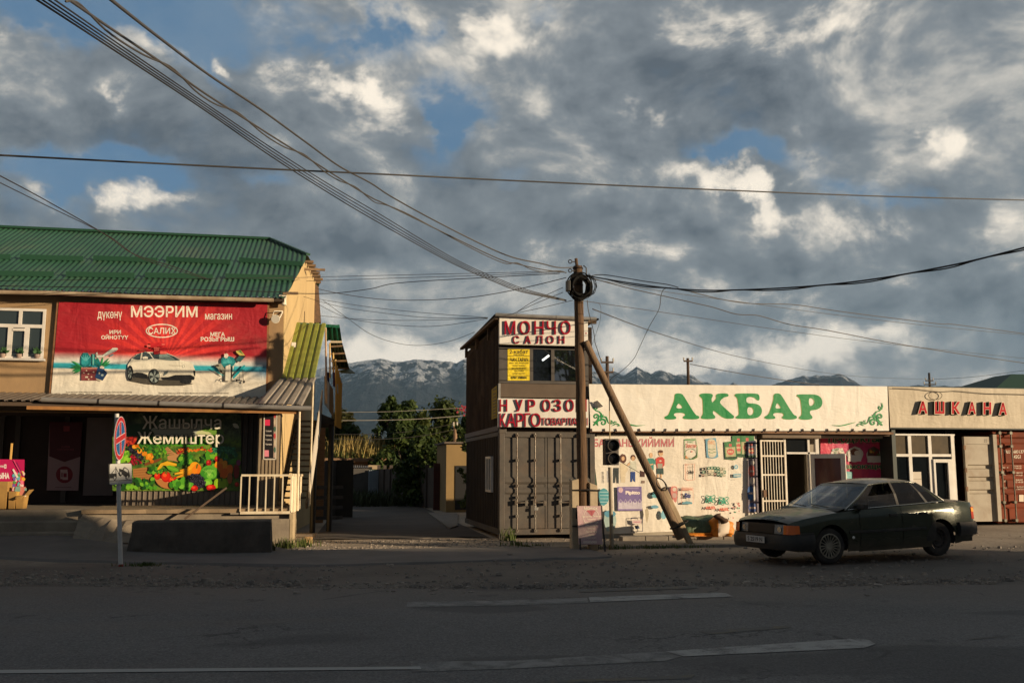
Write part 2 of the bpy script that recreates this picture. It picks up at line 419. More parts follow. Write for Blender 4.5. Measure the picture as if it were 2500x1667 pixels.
    litf = t.math('ADD', t.math('MULTIPLY_ADD', l, .95, t.math('MULTIPLY', relief, 1.3)), t.math('MULTIPLY_ADD', n_b, 1.25, t.math('MULTIPLY_ADD', n_m, 1.0, t.math('MULTIPLY_ADD', n_c, .55, -1.47))))
    lit = t.mix(t.ramp(litf, .25, 1.22), base, (.90, .80, .665, 1))
    skyc = t.mix(1.0, sky.outputs[0], (.058, .062, .066, 1), 'MULTIPLY')
    skyc = t.mix(.75, skyc, (.078, .170, .295, 1))
    skyc = t.mix(t.ramp(n_b, .35, .7, 0, .35), skyc, (.20, .26, .32, 1))
    full = t.mix(dens, skyc, lit)
    # air towards the horizon
    hz = t.ramp(el, .0, .14, .45, 0.0)
    full = t.mix(hz, full, (.31, .29, .26, 1))
    # sky dimmed overhead and behind, out of view, to cut the ambient fill
    dim = t.math('MINIMUM', t.ramp(el, .62, .95, 1.0, .6), t.ramp(Y, -.25, .25, .62, 1.0))
    full = t.mix(1.0, full, dim, 'MULTIPLY')
    gain = t.mix(1.0, full, (10.0, 10.0, 10.0, 1), 'MULTIPLY')
    t.l.new(gain, bg.inputs['Color']); bg.inputs['Strength'].default_value = .1
    W.cycles.sampling_method = 'MANUAL'; W.cycles.sample_map_resolution = 256
BLUE = [(330, 90, 420, 130, .35, .3), (1000, 140, 300, 150, .3), (560, 60, 520, 150, .45, .2), (1180, 230, 260, 170, .35, .7), (200, 470, 330, 90, .30), (1950, 430, 420, 90, .28, .2), (1050, 400, 200, 160, .22), (60, 20, 200, 90, .5), (400, 40, 300, 120, .8), (430, 150, 150, 70, .7, .6), (960, 60, 140, 110, .7), (1100, 250, 170, 120, .75, .5), (1320, 25, 90, 80, .8), (280, 420, 160, 60, .55), (90, 430, 120, 60, .4), (1830, 400, 200, 50, .6, .15), (2130, 480, 200, 50, .6, .3), (750, 60, 200, 90, .45), (700, 455, 180, 40, .3), (1100, 330, 60, 90, .4), (1300, 430, 80, 60, .3)]
LIT = [(1950, 70, 520, 150, .38), (1150, 870, 700, 75, .40), (1900, 890, 600, 60, .38), (1650, 470, 420, 150, .22, .3), (900, 240, 330, 150, .25, .5), (1130, 60, 150, 110, 1.15, .3), (1240, 70, 120, 80, .9), (2080, 40, 260, 110, .55), (2310, 345, 95, 80, 1.25), (2330, 130, 90, 80, .45), (1790, 470, 200, 60, 1.15, .3), (1890, 520, 150, 70, .95, .45), (2090, 550, 150, 75, .85, .3), (2450, 530, 110, 70, .7), (925, 195, 90, 60, 1.0, .7), (910, 270, 170, 90, .6, .5), (490, 160, 70, 40, .9, .4), (215, 230, 130, 50, 1.0, .45), (50, 60, 110, 60, .7), (370, 495, 190, 55, 1.05), (240, 505, 110, 50, .6, .4), (80, 480, 110, 50, .5), (1540, 265, 140, 80, .75, .5), (1420, 270, 160, 120, .35), (960, 850, 330, 90, .9), (1050, 890, 250, 50, .5), (880, 780, 200, 70, .4), (1250, 850, 200, 60, .6), (1560, 850, 260, 110, .95), (1950, 880, 330, 80, .8), (2050, 840, 160, 60, .5), (2200, 850, 160, 40, .5), (1720, 900, 200, 50, .5), (870, 690, 180, 30, .35, .6), (1100, 740, 200, 40, .35, .5), (1320, 660, 250, 60, .2), (620, 300, 300, 120, .15)]
DARK = [(1250, 560, 900, 130, .35, .15), (1800, 260, 420, 170, .8, .35), (1850, 700, 500, 120, .7, .1), (1500, 600, 300, 110, .5), (480, 420, 380, 90, .6, .3), (820, 580, 330, 110, .7), (1000, 420, 260, 100, .5, .4), (2350, 470, 260, 80, .6, -.3), (1150, 800, 150, 40, .5), (1900, 790, 200, 50, .6), (2150, 700, 380, 120, .4), (250, 330, 260, 80, .35, .3), (700, 350, 320, 100, .35, .5), (1100, 640, 250, 80, .4)]
build_sky()
sc.view_settings.view_transform = 'Standard'; sc.view_settings.look = 'None'; sc.view_settings.exposure = 0.32; sc.view_settings.gamma = 1
sc.cycles.use_denoising = True
sc.cycles.max_bounces = 6; sc.cycles.volume_bounces = 0; sc.cycles.transparent_max_bounces = 16
# ------------------------------------------------------------------ ground
def gz(x, y):
    z = .19 * sms(11, 18, x) * sms(16.5, 23, y)
    z += .30 * sms(-2.0, -5.5, x) * sms(18.5, 22.0, y)
    return z
def edgeY(x):
    P = [(-60, 26.5), (-14, 17.6), (-4.5, 15.3), (2.6, 13.55), (10, 12.7), (30, 11.5), (60, 11.5)]
    for (a, b), (c, d) in zip(P, P[1:]):
        if a <= x <= c: return b + (d-b)*(x-a)/(c-a)
    return P[0][1] if x < P[0][0] else P[-1][1]
def mat_dirt():
    m, t, b, oc = newmat('dirt_ground'); b.inputs['Roughness'].default_value = .95
    f = t.noise(oc, .55, 8, .65, .4); g = t.noise(oc, 9, 6, .65); h = t.noise(oc, 60, 4, .7)
    c = t.mix(t.ramp(f, .3, .7), col((.125, .105, .088)), col((.185, .158, .13)))
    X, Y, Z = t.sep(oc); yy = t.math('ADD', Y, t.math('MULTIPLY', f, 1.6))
    c = t.mix(t.ramp(yy, 18.6, 20.8), c, t.mix(t.ramp(f, .3, .7), col((.30, .24, .18)), col((.42, .345, .265))))  # paler soil by the buildings: the sunlit strip is painted into the colour
    c = t.mix(t.ramp(g, .45, .75, 0, .5), c, col((.10, .085, .07)))
    c = t.mix(t.ramp(h, .55, .72, 0, .5), c, col((.34, .29, .24)))
    t.put(b.inputs['Base Color'], c)
    t.put(b.inputs['Normal'], t.bump(t.math('MULTIPLY_ADD', h, .5, g), .7, .03)); return m
def mat_asphalt():
    m, t, b, oc = newmat('asphalt'); b.inputs['Roughness'].default_value = .88
    X, Y, Z = t.sep(oc); f = t.noise(oc, .5, 6, .6); h = t.noise(oc, 45, 4, .75); s = t.noise(oc, 130, 2, .6)
    c = t.mix(t.ramp(f, .3, .7), col((.122, .116, .112)), col((.162, .154, .147)))
    g2 = t.noise(oc, 17, 3, .7); c = t.mix(t.ramp(h, .50, .64, 0, .75), c, col((.26, .25, .24)))
    c = t.mix(t.ramp(h, .34, .48, .7, 0), c, col((.045, .043, .042))); c = t.mix(t.ramp(g2, .56, .68, 0, .4), c, col((.06, .057, .055))); c = t.mix(t.ramp(g2, .36, .44, .35, 0), c, col((.22, .21, .20)))
    # dust carried over from the verge and along the wheel tracks
    band = t.math('ADD', Y, t.math('MULTIPLY', X, .18)); w = t.math('MULTIPLY_ADD', f, 2.4, t.math('MULTIPLY', t.noise(t.mapping(oc, (.25, 1.6, 1)), 1.4, 5), 2.2))
    d1 = t.ramp(t.math('ADD', band, w), 13.6, 17.4)
    c = t.mix(t.math('MULTIPLY', d1, .75), c, col((.185, .15, .12)))
    tr = t.ramp(t.noise(t.mapping(oc, (.10, 1.1, 1), rot=(0, 0, .09)), 1.0, 4, .5), .52, .72, 0, .35)
    c = t.mix(tr, c, col((.18, .155, .13)))
    # cracks, tar patches and oil stains
    v = t.new('ShaderNodeTexVoronoi', feature='DISTANCE_TO_EDGE'); v.inputs['Scale'].default_value = .38
    wob = t.vmath('ADD', oc, t.vmath('MULTIPLY', t.vmath('SUBTRACT', t.noise(oc, 1.6, 5, .65), (.5, .5, .5)), (1.6, 1.6, 0))); t.l.new(wob, v.inputs['Vector'])
    crk = t.math('MULTIPLY', t.ramp(v.outputs['Distance'], .012, .002), t.ramp(t.noise(oc, .35, 3), .47, .60))
    c = t.mix(t.math('MULTIPLY', crk, .7), c, col((.03, .028, .027)))
    pt = t.ramp(t.noise(t.mapping(oc, (.35, .8, 1), loc=(4, 2, 0)), .55, 2, .4), .60, .63, 0, .5); c = t.mix(pt, c, col((.062, .06, .06)))
    c = t.mix(t.ramp(t.noise(oc, 1.1, 3, .5), .66, .74, 0, .5), c, col((.04, .038, .037)))
    t.put(b.inputs['Base Color'], c); t.put(b.inputs['Normal'], t.bump(t.math('ADD', h, t.math('MULTIPLY', s, .5)), .75, .012)); return m
def mat_roadpaint(name, c1, cover):
    if name in MATS: return MATS[name]
    m, t, b, oc = newmat(name); b.inputs['Roughness'].default_value = .85
    h = t.noise(oc, 45, 4, .75); w = t.math('MULTIPLY_ADD', t.noise(oc, 3.2, 7, .7, .5), 1.0, t.math('MULTIPLY', h, .55))
    base = t.mix(t.ramp(h, .5, .7, 0, .55), (.115, .11, .105, 1), (.20, .19, .182, 1))
    t.put(b.inputs['Base Color'], t.mix(t.ramp(w, .66 + (cover-.5)*1.0, .96 + (cover-.5)*1.0), col(c1), base)); t.put(b.inputs['Normal'], t.bump(h, .6, .012)); return m
def mat_pave():
    m, t, b, oc = newmat('old_pavement'); b.inputs['Roughness'].default_value = .9
    f = t.noise(oc, .9, 7, .65); h = t.noise(oc, 55, 4, .7)
    c = t.mix(t.ramp(f, .3, .7), col((.13, .118, .108)), col((.185, .165, .15)))
    c = t.mix(t.ramp(h, .5, .75, 0, .45), c, col((.26, .235, .21)))
    t.put(b.inputs['Base Color'], c); t.put(b.inputs['Normal'], t.bump(t.math('MULTIPLY_ADD', h, .3, f), .5, .02)); return m
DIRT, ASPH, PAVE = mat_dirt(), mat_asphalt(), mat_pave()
def build_ground():
    mb = MB()
    xs = [-9000, -3000, -900, -300, -120] + [-60 + 4*i for i in range(10)] + [-20 + .8*i for i in range(63)] + [33, 40, 60, 120, 300, 900, 3000, 9000]
    ys = [-400, -100, -40, -10, 0, 4, 8] + [11 + .5*i for i in range(33)] + [29, 33, 40, 60, 100, 200, 500, 1500, 4000, 9000]
    def h(x, y):
        q = gz(x, y)
        if 12 < y < 27 and -20 < x < 30: q += .022*(mnoise.noise((x*.55, y*.8, 0)) ) + .012*mnoise.noise((x*1.9, y*2.3, 4))
        if y < edgeY(x) + .3: q = -.02
        return q - .006
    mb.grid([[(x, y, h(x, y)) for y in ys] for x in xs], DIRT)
    kind(mb.build('ground', smooth=True), 'structure')
    mb = MB(); xs = [-60 + i*1.0 for i in range(121)]
    P = []
    for x in xs:
        e = edgeY(x) + .22*mnoise.noise((x*.9, 0, 1)) + .1*mnoise.noise((x*3.1, 2, 1))
        P.append([(x, -4.0, .016), (x, 3, .016), (x, 8, .016), (x, e-1.5, .016), (x, e, .012)])
    mb.grid(P, ASPH); kind(mb.build('road', smooth=True), 'structure')
    # painted bars
    paint = mat_roadpaint('worn_road_paint', (.40, .385, .36), .54)
    faint = mat_roadpaint('faded_yellow_paint', (.22, .17, .08), .34)
    rz = lambda x, y: .026 if y > 5 else .02
    def bar(pts, m, nm='road_marking', dz=0):
        mb = MB(); mb.poly([(p.x, p.y, .0195+dz) for p in [onZ(*zp(z, x, y), .0195) for z, x, y in pts]], m); kind(mb.build(nm), 'structure')
    bar([('C1', 1870, 355), ('C1', 2352, 347), ('C2', 345, 335), ('C2', 350, 357), ('C1', 2352, 370), ('C1', 1868, 378)], mat_roadpaint('grey_road_paint', (.27, .26, .245), .50))
    bar([('C2', 352, 334), ('C2', 940, 312), ('C2', 985, 316), ('C2', 1018, 330), ('C2', 360, 356)], paint, dz=.002)
    bar([('C1', -60, 668), ('C1', 1930, 652), ('C1', 1936, 664), ('C1', -60, 684)], mat_roadpaint('white_line_paint', (.40, .385, .36), .85), dz=.0025)
    bar([('C1', 1885, 628), ('C1', 2352, 624), ('C2', 700, 582), ('C2', 780, 605), ('C2', 700, 625), ('C2', 0, 660), ('C1', 1895, 676)], mat_roadpaint('grey_road_paint', 0, 0))
    bar([('C2', 705, 582), ('C2', 1590, 522), ('C2', 1640, 530), ('C2', 1670, 548), ('C2', 1620, 566), ('C2', 790, 605)], paint, dz=.002)
    bar([('C2', 300, 296), ('C2', 850, 280), ('C2', 850, 292), ('C2', 310, 310)], faint)
    bar([('C2', 850, 488), ('C2', 1280, 462), ('C2', 1285, 472), ('C2', 910, 502)], faint)
    bar([('C2', 150, 716), ('C2', 480, 704), ('C2', 840, 688), ('C2', 820, 706), ('C2', 160, 728)], faint)
    bar([('C2', 2100, 522), ('C2', 2235, 512), ('C2', 2235, 517), ('C2', 2100, 528)], faint)
    # smooth strip of old pavement in front of the left shop
    mb = MB(); P = []
    for i in range(40):
        x = -16 + i*.55
        y0 = 19.5 + (x+5.7)*-.36 if x < 0 else 17.4 + .12*x
        y0 += .12*mnoise.noise((x*1.7, 3, 3)); y1 = 22.3 if x < -.9 else 20.6 - .0*x
        P.append([(x, y0-.05, gz(x, y0)-.02), (x, y0, gz(x, y0)+.035)] + [(x, y0+(y1-y0)*k/5, gz(x, y0+(y1-y0)*k/5)+.04) for k in range(1, 6)])
    mb.grid(P, PAVE); kind(mb.build('pavement', smooth=False), 'structure')
    # raised kerb slab in front of the white shop
    mb = MB(); P = []
    for i in range(26):
        x = 4.4 + i*.3; y0 = 20.15 + .05*mnoise.noise((x*2, 0, 9)) + .08*sms(9, 11, x)
        P.append([(x, y0, gz(x, y0)-.02), (x, y0+.03, gz(x, y0)+.05), (x, y0+.5, gz(x, y0)+.055), (x, y0+1.5, gz(x, y0)+.05)])
    mb.grid(P, M('dusty_concrete', (.27, .235, .19), (.19, .165, .135), scale=2.5, rough=.92, bump=.4, bscale=50, dirt=(.12, .10, .08), damt=.6)); kind(mb.build('pavement', smooth=False), 'structure')
    for (a, b, y, w, h) in ((6.9, 8.6, 22.0, .28, .13), (8.9, 11.2, 22.15, .3, .12), (12.5, 15.5, 22.4, .3, .12)):
        mb = MB(); n = int((b-a)/.5)
        for k in range(n):
            x0 = a + (b-a)*k/n; mb.hexa([(x0, y, gz(x0, y)-.05), (x0+(b-a)/n-.012, y, gz(x0, y)-.05), (x0+(b-a)/n-.012, y+w, gz(x0, y)-.05), (x0, y+w, gz(x0, y)-.05)] + [(x0+R.uniform(0, .02), y+.02, gz(x0, y)+h+R.uniform(-.02, .01)), (x0+(b-a)/n-.012, y+.02, gz(x0, y)+h+R.uniform(-.02, .01)), (x0+(b-a)/n-.012, y+w, gz(x0, y)+h), (x0, y+w, gz(x0, y)+h)], M('dusty_concrete', 0))
        kind(mb.build('kerb', bevel=.012), 'structure')
    # loose stones
    st = M('pebble_grey', (.17, .155, .14), (.34, .29, .24), scale=2.2, rough=.95)
    mb = MB()
    def stone(x, y, s, z=None):
        z = gz(x, y) if z is None else z
        a = R.uniform(0, 6.28); k = [R.uniform(.6, 1.1) for _ in range(8)]
        top = [(cos(a+q*pi/2+.3)*s*k[q]*.7, sin(a+q*pi/2+.3)*s*k[q]*.7, s*.5*k[q+4]) for q in range(4)]
        bot = [(cos(a+q*pi/2)*s*k[q], sin(a+q*pi/2)*s*k[q], -s*.15) for q in range(4)]
        mb.hexa([(x+p[0], y+p[1], z+p[2]) for p in bot + top], st)
    for i in range(5200):
        x = R.uniform(-9, 17); e = edgeY(x); u = R.random()
        y = e + R.gauss(.35, .45) if u < .55 else R.uniform(e-.2, 18.5 + .15*x)
        if mnoise.noise((x*.5, y*.9, 7)) < -.12 and u < .9: continue
        stone(x, y, abs(R.gauss(0, .022)) + .012 + (.05 if R.random() < .012 else 0))
    for i in range(1500): stone(R.uniform(-.6, 4.6), 20.5 + R.uniform(0, 1)**1.5*3.2, abs(R.gauss(0, .014)) + .009)
    for i in range(500): stone(R.uniform(4.5, 16), 20.9 + R.uniform(0, 2.4), abs(R.gauss(0, .015)) + .01, None)
    kind(tag(mb.build('gravel'), 'loose grey gravel along the road edge and alley mouth', 'gravel'), 'stuff')
mat_roadpaint('grey_road_paint', (.27, .26, .245), .50)
M('dusty_concrete', (.27, .235, .19), (.19, .165, .135), scale=2.5, rough=.92, bump=.4, bscale=50, dirt=(.12, .10, .08), damt=.6)
build_ground()

# ------------------------------------------------------------------ mountains
def build_mountains():
    m, t, b, oc = newmat('mountain_rock'); b.inputs['Roughness'].default_value = .95; b.inputs['Specular IOR Level'].default_value = .1
    ge = t.new('ShaderNodeNewGeometry'); X, Y, Z = t.sep(oc); N = t.sep(ge.outputs['Normal'])
    n1 = t.noise(oc, .0011, 9, .62); n2 = t.noise(oc, .006, 6, .6)
    low = t.mix(t.ramp(n1, .35, .65), col((.014, .019, .020)), col((.024, .029, .026)))
    rock = t.mix(t.ramp(n2, .35, .65), col((.016, .020, .028)), col((.034, .039, .048)))
    c = t.mix(t.ramp(Z, 350, 800), low, rock)
    lvl = t.math('ADD', Z, t.math('MULTIPLY_ADD', n1, 900, t.math('MULTIPLY_ADD', n2, 500, -700)))
    sn = t.math('MULTIPLY', t.ramp(lvl, 1030, 1260), t.ramp(t.math('ADD', t.noise(t.mapping(oc, (1.6, .7, .45), rot=(0, .5, 0)), .0062, 7, .62), t.math('MULTIPLY', N[2], .12)), .585, .625))
    back = t.math('MULTIPLY', t.ramp(Y, 14900, 15300), t.ramp(t.math('MULTIPLY_ADD', n2, 500, Z), 1500, 1700, .25, 1))
    c = t.mix(t.math('MAXIMUM', sn, back), c, col((.44, .47, .52)))
    t.put(b.inputs['Base Color'], c); t.put(b.inputs['Normal'], t.bump(t.math('ADD', n2, t.noise(oc, .02, 5, .6)), .6, 90))
    sil = [(300, 960), (600, 935), (790, 915), (832, 899), (867, 888), (880, 884), (930, 876), (966, 884), (985, 880), (1019, 873), (1027, 875), (1066, 876), (1090, 878), (1116, 882), (1132, 874), (1141, 875), (1200, 890), (1260, 905), (1330, 912), (1400, 900), (1427, 898), (1470, 908), (1500, 904), (1520, 914), (1540, 902), (1556, 891), (1572, 902), (1590, 910), (1608, 902), (1620, 899), (1633, 907), (1647, 916), (1659, 911), (1668, 915), (1690, 913), (1712, 928), (1747, 942), (1772, 941), (1790, 932), (1809, 942), (1870, 944), (1900, 932), (1963, 913), (1975, 917), (1994, 914), (2030, 916), (2042, 913), (2056, 911), (2075, 923), (2104, 941), (2150, 946), (2237, 938), (2330, 942), (2500, 950), (2900, 930)]
    pts = []
    for px, py in sil:
        r = ray(px, py); pts.append((atan2(r.x, r.y), math.atan2(r.z, sqrt(r.x**2 + r.y**2))))
    def el(a):
        if a <= pts[0][0]: return pts[0][1]
        for (p, q), (u, v) in zip(pts, pts[1:]):
            if p <= a <= u: return q + (v-q)*(a-p)/(u-p)
        return pts[-1][1]
    mb = MB(); NA, NR = 560, 60; P = []
    a0, a1 = radians(-24), radians(50)
    for i in range(NA+1):
        a = a0 + (a1-a0)*i/NA; row = []; pk = 13000*math.tan(el(a)) * 1.0
        for j in range(NR+1):
            r = 4300 + (14600-4300)*j/NR; x, y = sin(a)*r, cos(a)*r
            u = (r-4300)/(13000-4300)
            f = u**1.9 if u <= 1 else 1 - (u-1)*1.3
            rid = 1 - abs(mnoise.fractal((x/2100, y/3000, 3.3), 1.0, 2.1, 6))*1.5
            rid2 = 1 - abs(mnoise.fractal((x/700, y/900, 8.3), 1.0, 2.1, 4))*1.4
            k = u*(1-u)*4 if 0 < u < 1 else 0
            z = pk*f*(1 + k*(.34*(rid-.75) + .16*(rid2-.7)))
            if u < .9: z = min(z, pk*(r/13000)*.985)
            if u >= .97: z = pk*f + 26*mnoise.noise((x/150, y/400, 1)) + 16*mnoise.noise((x/60, y/100, 1))
            if j == 0: z = -30
            row.append((x, y, z + HC))
        P.append(row)
    mb.grid(P, m); kind(mb.build('mountains', smooth=False), 'structure')
    # the higher snow ridge behind on the left
    sil2 = [(700, 925), (800, 895), (868, 884), (900, 879), (930, 874.6), (960, 882), (1000, 884), (1100, 900)]
    mb = MB(); P = []
    p2 = [(atan2(ray(*p).x, ray(*p).y), math.atan2(ray(*p).z, sqrt(ray(*p).x**2 + ray(*p).y**2))) for p in sil2]
    for i in range(121):
        a = p2[0][0] + (p2[-1][0]-p2[0][0])*i/120
        for (p, q), (u, v) in zip(p2, p2[1:]):
            if p <= a <= u + 1e-9: e = q + (v-q)*(a-p)/(u-p)
        row = []
        for j in range(13):
            r = 15200 + 130*j; f = j/10 if j <= 10 else 1-(j-10)*.15; pk = 16500*math.tan(e)
            row.append((sin(a)*r, cos(a)*r, HC + pk*(.55+.45*f) + (14*mnoise.noise((sin(a)*r/150, r/300, 1)) if j > 6 else 30*mnoise.noise((sin(a)*r/500, r/400, 2)))))
        P.append(row)
    mb.grid(P, m); kind(mb.build('mountains', smooth=False), 'structure')
    hz = MB(); hz.box((-13000, -450, -31.5), (17000, 17800, 2600), 0)
    vm = bpy.data.materials.new('haze_air'); vm.use_nodes = True; nt = vm.node_tree; nt.nodes.clear()
    o = nt.nodes.new('ShaderNodeOutputMaterial'); v = nt.nodes.new('ShaderNodeVolumePrincipled'); nt.links.new(v.outputs[0], o.inputs['Volume'])
    v.inputs['Color'].default_value = (.42, .68, 1.0, 1); v.inputs['Density'].default_value = HAZE; v.inputs['Anisotropy'].default_value = 0.0
    kind(hz.build('haze', [vm]), 'stuff')
HAZE = 2.6e-5
build_mountains()

# ------------------------------------------------------------------ houses across the road, behind the camera (their shade falls over the road)
def far_house(x0, x1, h, c, label, roof=False):
    t = T('house', label, 'house', (x0, -6, 0), 'houses across the road')
    mb = MB(); mb.box((x0, -14, 0), (x1, -6, h), M('house_plaster', (.42, .36, .28), (.3, .26, .2), scale=1.5)); mb.build('wall', parent=t)
    mb = MB(); mb.box((x0-.02, -14.1, h), (x1-.01, -5.9, h+.12), M('house_roof', (.12, .09, .08))); mb.build('roof', parent=t)
    gl = M('house_glass', (.03, .04, .05), rough=.1)
    n = max(1, int((x1-x0)//3))
    for k in range(n):
        for z in (1.0, 4.2):
            w = MB(); cx = x0 + (x1-x0)*(k+.5)/n; w.box((cx-.5, -5.97, z), (cx+.5, -6.0, z+1.4), gl); w.build('window', parent=t)
far_house(20, 36.1, 7.6, 0, 'long rendered house across the road, behind the camera')
far_house(36.2, 38.5, 9.0, 0, 'tallest narrow house across the road beside the long one')
far_house(38.6, 41.6, 8.3, 0, 'slightly lower house across the road joined to the tallest one')
far_house(41.7, 44.6, 7.45, 0, 'low house across the road between two others')
far_house(44.7, 46.1, 7.4, 0, 'narrowest house in the row across the road')
far_house(46.2, 51.0, 7.2, 0, 'square rendered house across the road beside the narrowest one')
far_house(51.1, 68, 6.65, 0, 'lowest rendered house at the end of the row across the road')
# ------------------------------------------------------------------ right-hand row: containers, white shop, canteen
YF = 23.41
def W_(z, x, y, Y=YF): return onY(*zp(z, x, y), Y)
def rectbox(mb, z, x0, y0, x1, y1, Y, d, m):
    """box whose front face is the rectangle seen there, on plane Y, thickness d behind it"""
    a = W_(z, (x0+x1)/2, y0, Y); b = W_(z, (x0+x1)/2, y1, Y); l = W_(z, x0, (y0+y1)/2, Y); r = W_(z, x1, (y0+y1)/2, Y)
    mb.box((l.x, Y, b.z), (r.x, Y+d, a.z), m); return l.x, r.x, b.z, a.z
steel = M('container_grey_brown', (.105, .092, .078), (.075, .066, .058), scale=3, rough=.55, bump=.15, bscale=25, dirt=(.16, .11, .075), damt=.55, dscale=1.6, spec=.4)
rod = M('lock_rod', (.20, .18, .15), (.10, .07, .05), scale=8, rough=.45, metal=.4)
brownclad = M('brown_cladding', (.046, .031, .023), (.032, .023, .018), scale=2, rough=.85, spec=.12, dirt=(.12, .09, .07), damt=.4)
black = M('black_paint', (.012, .012, .013), rough=.5)
darkin = M('dark_inside', (.02, .018, .016), rough=.9)
glass = M('window_glass', (.012, .014, .016), rough=.04, spec=.8)
galv = M('galvanised', (.42, .41, .39), (.33, .32, .30), scale=6, rough=.45, metal=.6)
whitesign = M('white_sign_panel', (.80, .78, .73), (.70, .67, .61), scale=1.6, rough=.5, dirt=(.45, .38, .28), damt=.35, dscale=2.2, stretch=(1, 1, .4))
redl = M('red_letter_face', (.36, .006, .028), rough=.6, spec=.15)
redside = M('red_letter_side', (.16, .02, .03), rough=.5)

# --- lower container
XL, XR, YB = 4.24, 6.66, 29.25
cont = T('shipping_container', 'grey-brown shipping container with closed lock-rod doors under the salon', 'container', (XL, YF, 0))
mb = MB(); mb.box((XL+.04, YF+.12, .16), (XR-.04, YB, 2.55), steel); mb.build('body', parent=cont)
mb = MB()
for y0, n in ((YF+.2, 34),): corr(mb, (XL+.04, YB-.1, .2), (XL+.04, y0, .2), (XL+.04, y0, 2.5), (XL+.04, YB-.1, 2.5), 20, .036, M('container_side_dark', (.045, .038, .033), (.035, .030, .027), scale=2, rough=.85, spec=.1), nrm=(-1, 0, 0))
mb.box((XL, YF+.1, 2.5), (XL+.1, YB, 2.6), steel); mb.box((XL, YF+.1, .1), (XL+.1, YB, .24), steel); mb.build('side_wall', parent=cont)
mb = MB()
mb.box((XL, YF, .1), (XL+.13, YF+.16, 2.6), steel); mb.box((XR-.13, YF, .1), (XR, YF+.16, 2.6), steel)
mb.box((XL+.13, YF+.003, 2.46), (XR-.13, YF+.15, 2.6), steel); mb.box((XL+.13, YF+.003, .1), (XR-.13, YF+.15, .24), steel)
for x in (XL-.01, XR-.17):
    for z in (.0, 2.55): mb.box((x, YF-.012, z), (x+.18, YF+.17, z+.13), steel)
mb.build('door_frame', parent=cont, bevel=.008)
mid = (XL+XR)/2
for (a, b) in ((XL+.14, mid-.008), (mid+.008, XR-.14)):
    mb = MB(); zz = [.25, 1.06, 1.12, 1.19, 1.25, 1.31, 1.37, 1.44, 1.50, 2.45]; dd = [0, 0, -.035, -.035, 0, 0, -.035, -.035, 0, 0]
    mb.grid([[(x, YF+.045+d, z) for z, d in zip(zz, dd)] for x in (a, b)], steel)
    mb.box((a, YF+.036, .245), (a+.05, YF+.06, 2.455), steel); mb.box((b-.05, YF+.036, .245), (b, YF+.06, 2.455), steel)
    dr = mb.build('door', parent=cont)
    for q in (.27, .70):
        x = a + (b-a)*(q if a < mid-.1 else q+.02)
        mb = MB(); mb.tube([(x, YF-.035, .16), (x, YF-.035, 2.56)], .017, 8, rod)
        for z in (.2, .55, 1.0, 1.28, 1.9, 2.5): mb.box((x-.035, YF-.055, z-.03), (x+.035, YF+.04, z+.03), rod)
        mb.box((x, YF-.06, .86), (x+.28, YF-.04, .89), rod); mb.box((x+.2, YF-.065, .80), (x+.26, YF+.02, .92), rod); mb.box((x-.06, YF-.06, .82), (x-.0, YF+.02, .93), rod)
        mb.build('lock_rod', parent=dr, bevel=.003)
mb = MB(); mb.tube([(mid-.33+.02*cos(a), YF-.075, .80+.035*sin(a)-.03) for a in [i*pi/6 for i in range(7)]], .006, 6, galv); mb.box((mid-.36, YF-.09, .69), (mid-.27, YF-.06, .76), galv); tag(mb.build('padlock', bevel=.004), 'small steel padlock hanging on the grey-brown container door', 'padlock')
w = MB(); p0 = onX(*zp('B1', 212, 1140), XL); p1 = onX(*zp('B1', 243, 935), XL)
y0, y1 = min(p0.y, p1.y), max(p0.y, p1.y); z0, z1 = min(p0.z, p1.z), max(p0.z, p1.z)
wf = M('white_pvc', (.74, .72, .68), (.66, .62, .56), scale=3, rough=.4)
for q in ((y0, z0, y0+.06, z1), (y1-.06, z0, y1, z1), (y0+.06, z0, y1-.06, z0+.06), (y0+.06, z1-.06, y1-.06, z1), ((y0+y1)/2-.03, z0+.06, (y0+y1)/2+.03, z1-.06)): w.box((XL-.05, q[0], q[1]), (XL+.03, q[2], q[3]), wf)
wo = w.build('window', parent=cont); w = MB(); w.box((XL-.02, y0+.05, z0+.05), (XL+.0, y1-.05, z1-.05), glass); w.build('pane', parent=wo)

# --- upper cabin (hair salon)
cab = T('salon_cabin', 'brown clad salon cabin stacked on top of the grey container', 'cabin', (XL, YF, 2.62))
mb = MB(); mb.box((XL+.03, YF+.1, 2.62), (XR-.02, YB, 5.26), brownclad); mb.build('wall', parent=cab)
mb = MB(); corr(mb, (XL+.03, YB, 2.75), (XL+.03, YF+.1, 2.75), (XL+.03, YF+.1, 5.30), (XL+.03, YB, 5.05), 26, .03, brownclad, nrm=(-1, 0, 0)); mb.box((XL-.02, YF+.1, 2.62), (XL+.06, YB, 2.745), M('brown_trim', (.10, .07, .052), rough=.5)); mb.build('side_cladding', parent=cab)
mb = MB(); corr(mb, (XL-.16, YF-.18, 5.48), (XR+.1, YF-.18, 5.42), (XR+.1, YB+.3, 5.42), (XL-.16, YB+.3, 5.36), 14, .035, M('cabin_roof_sheet', (.06, .05, .045), (.04, .035, .03), scale=3, rough=.5))
mb.box((XL-.15, YF-.15, 5.36), (XL-.05, YB+.25, 5.42), M('roof_timber', (.14, .09, .055), (.09, .06, .04), scale=4)); mb.box((XL-.04, YF-.10, 5.33), (XR+.05, YF+.0, 5.43), M('roof_timber', 0))
for y in (YF+1.5, YF+3.5, YB-.2): mb.box((XL-.05, y, 5.06), (XL+.03, y+.08, 5.36), M('roof_timber', 0))
rf = mb.build('roof', parent=cab)
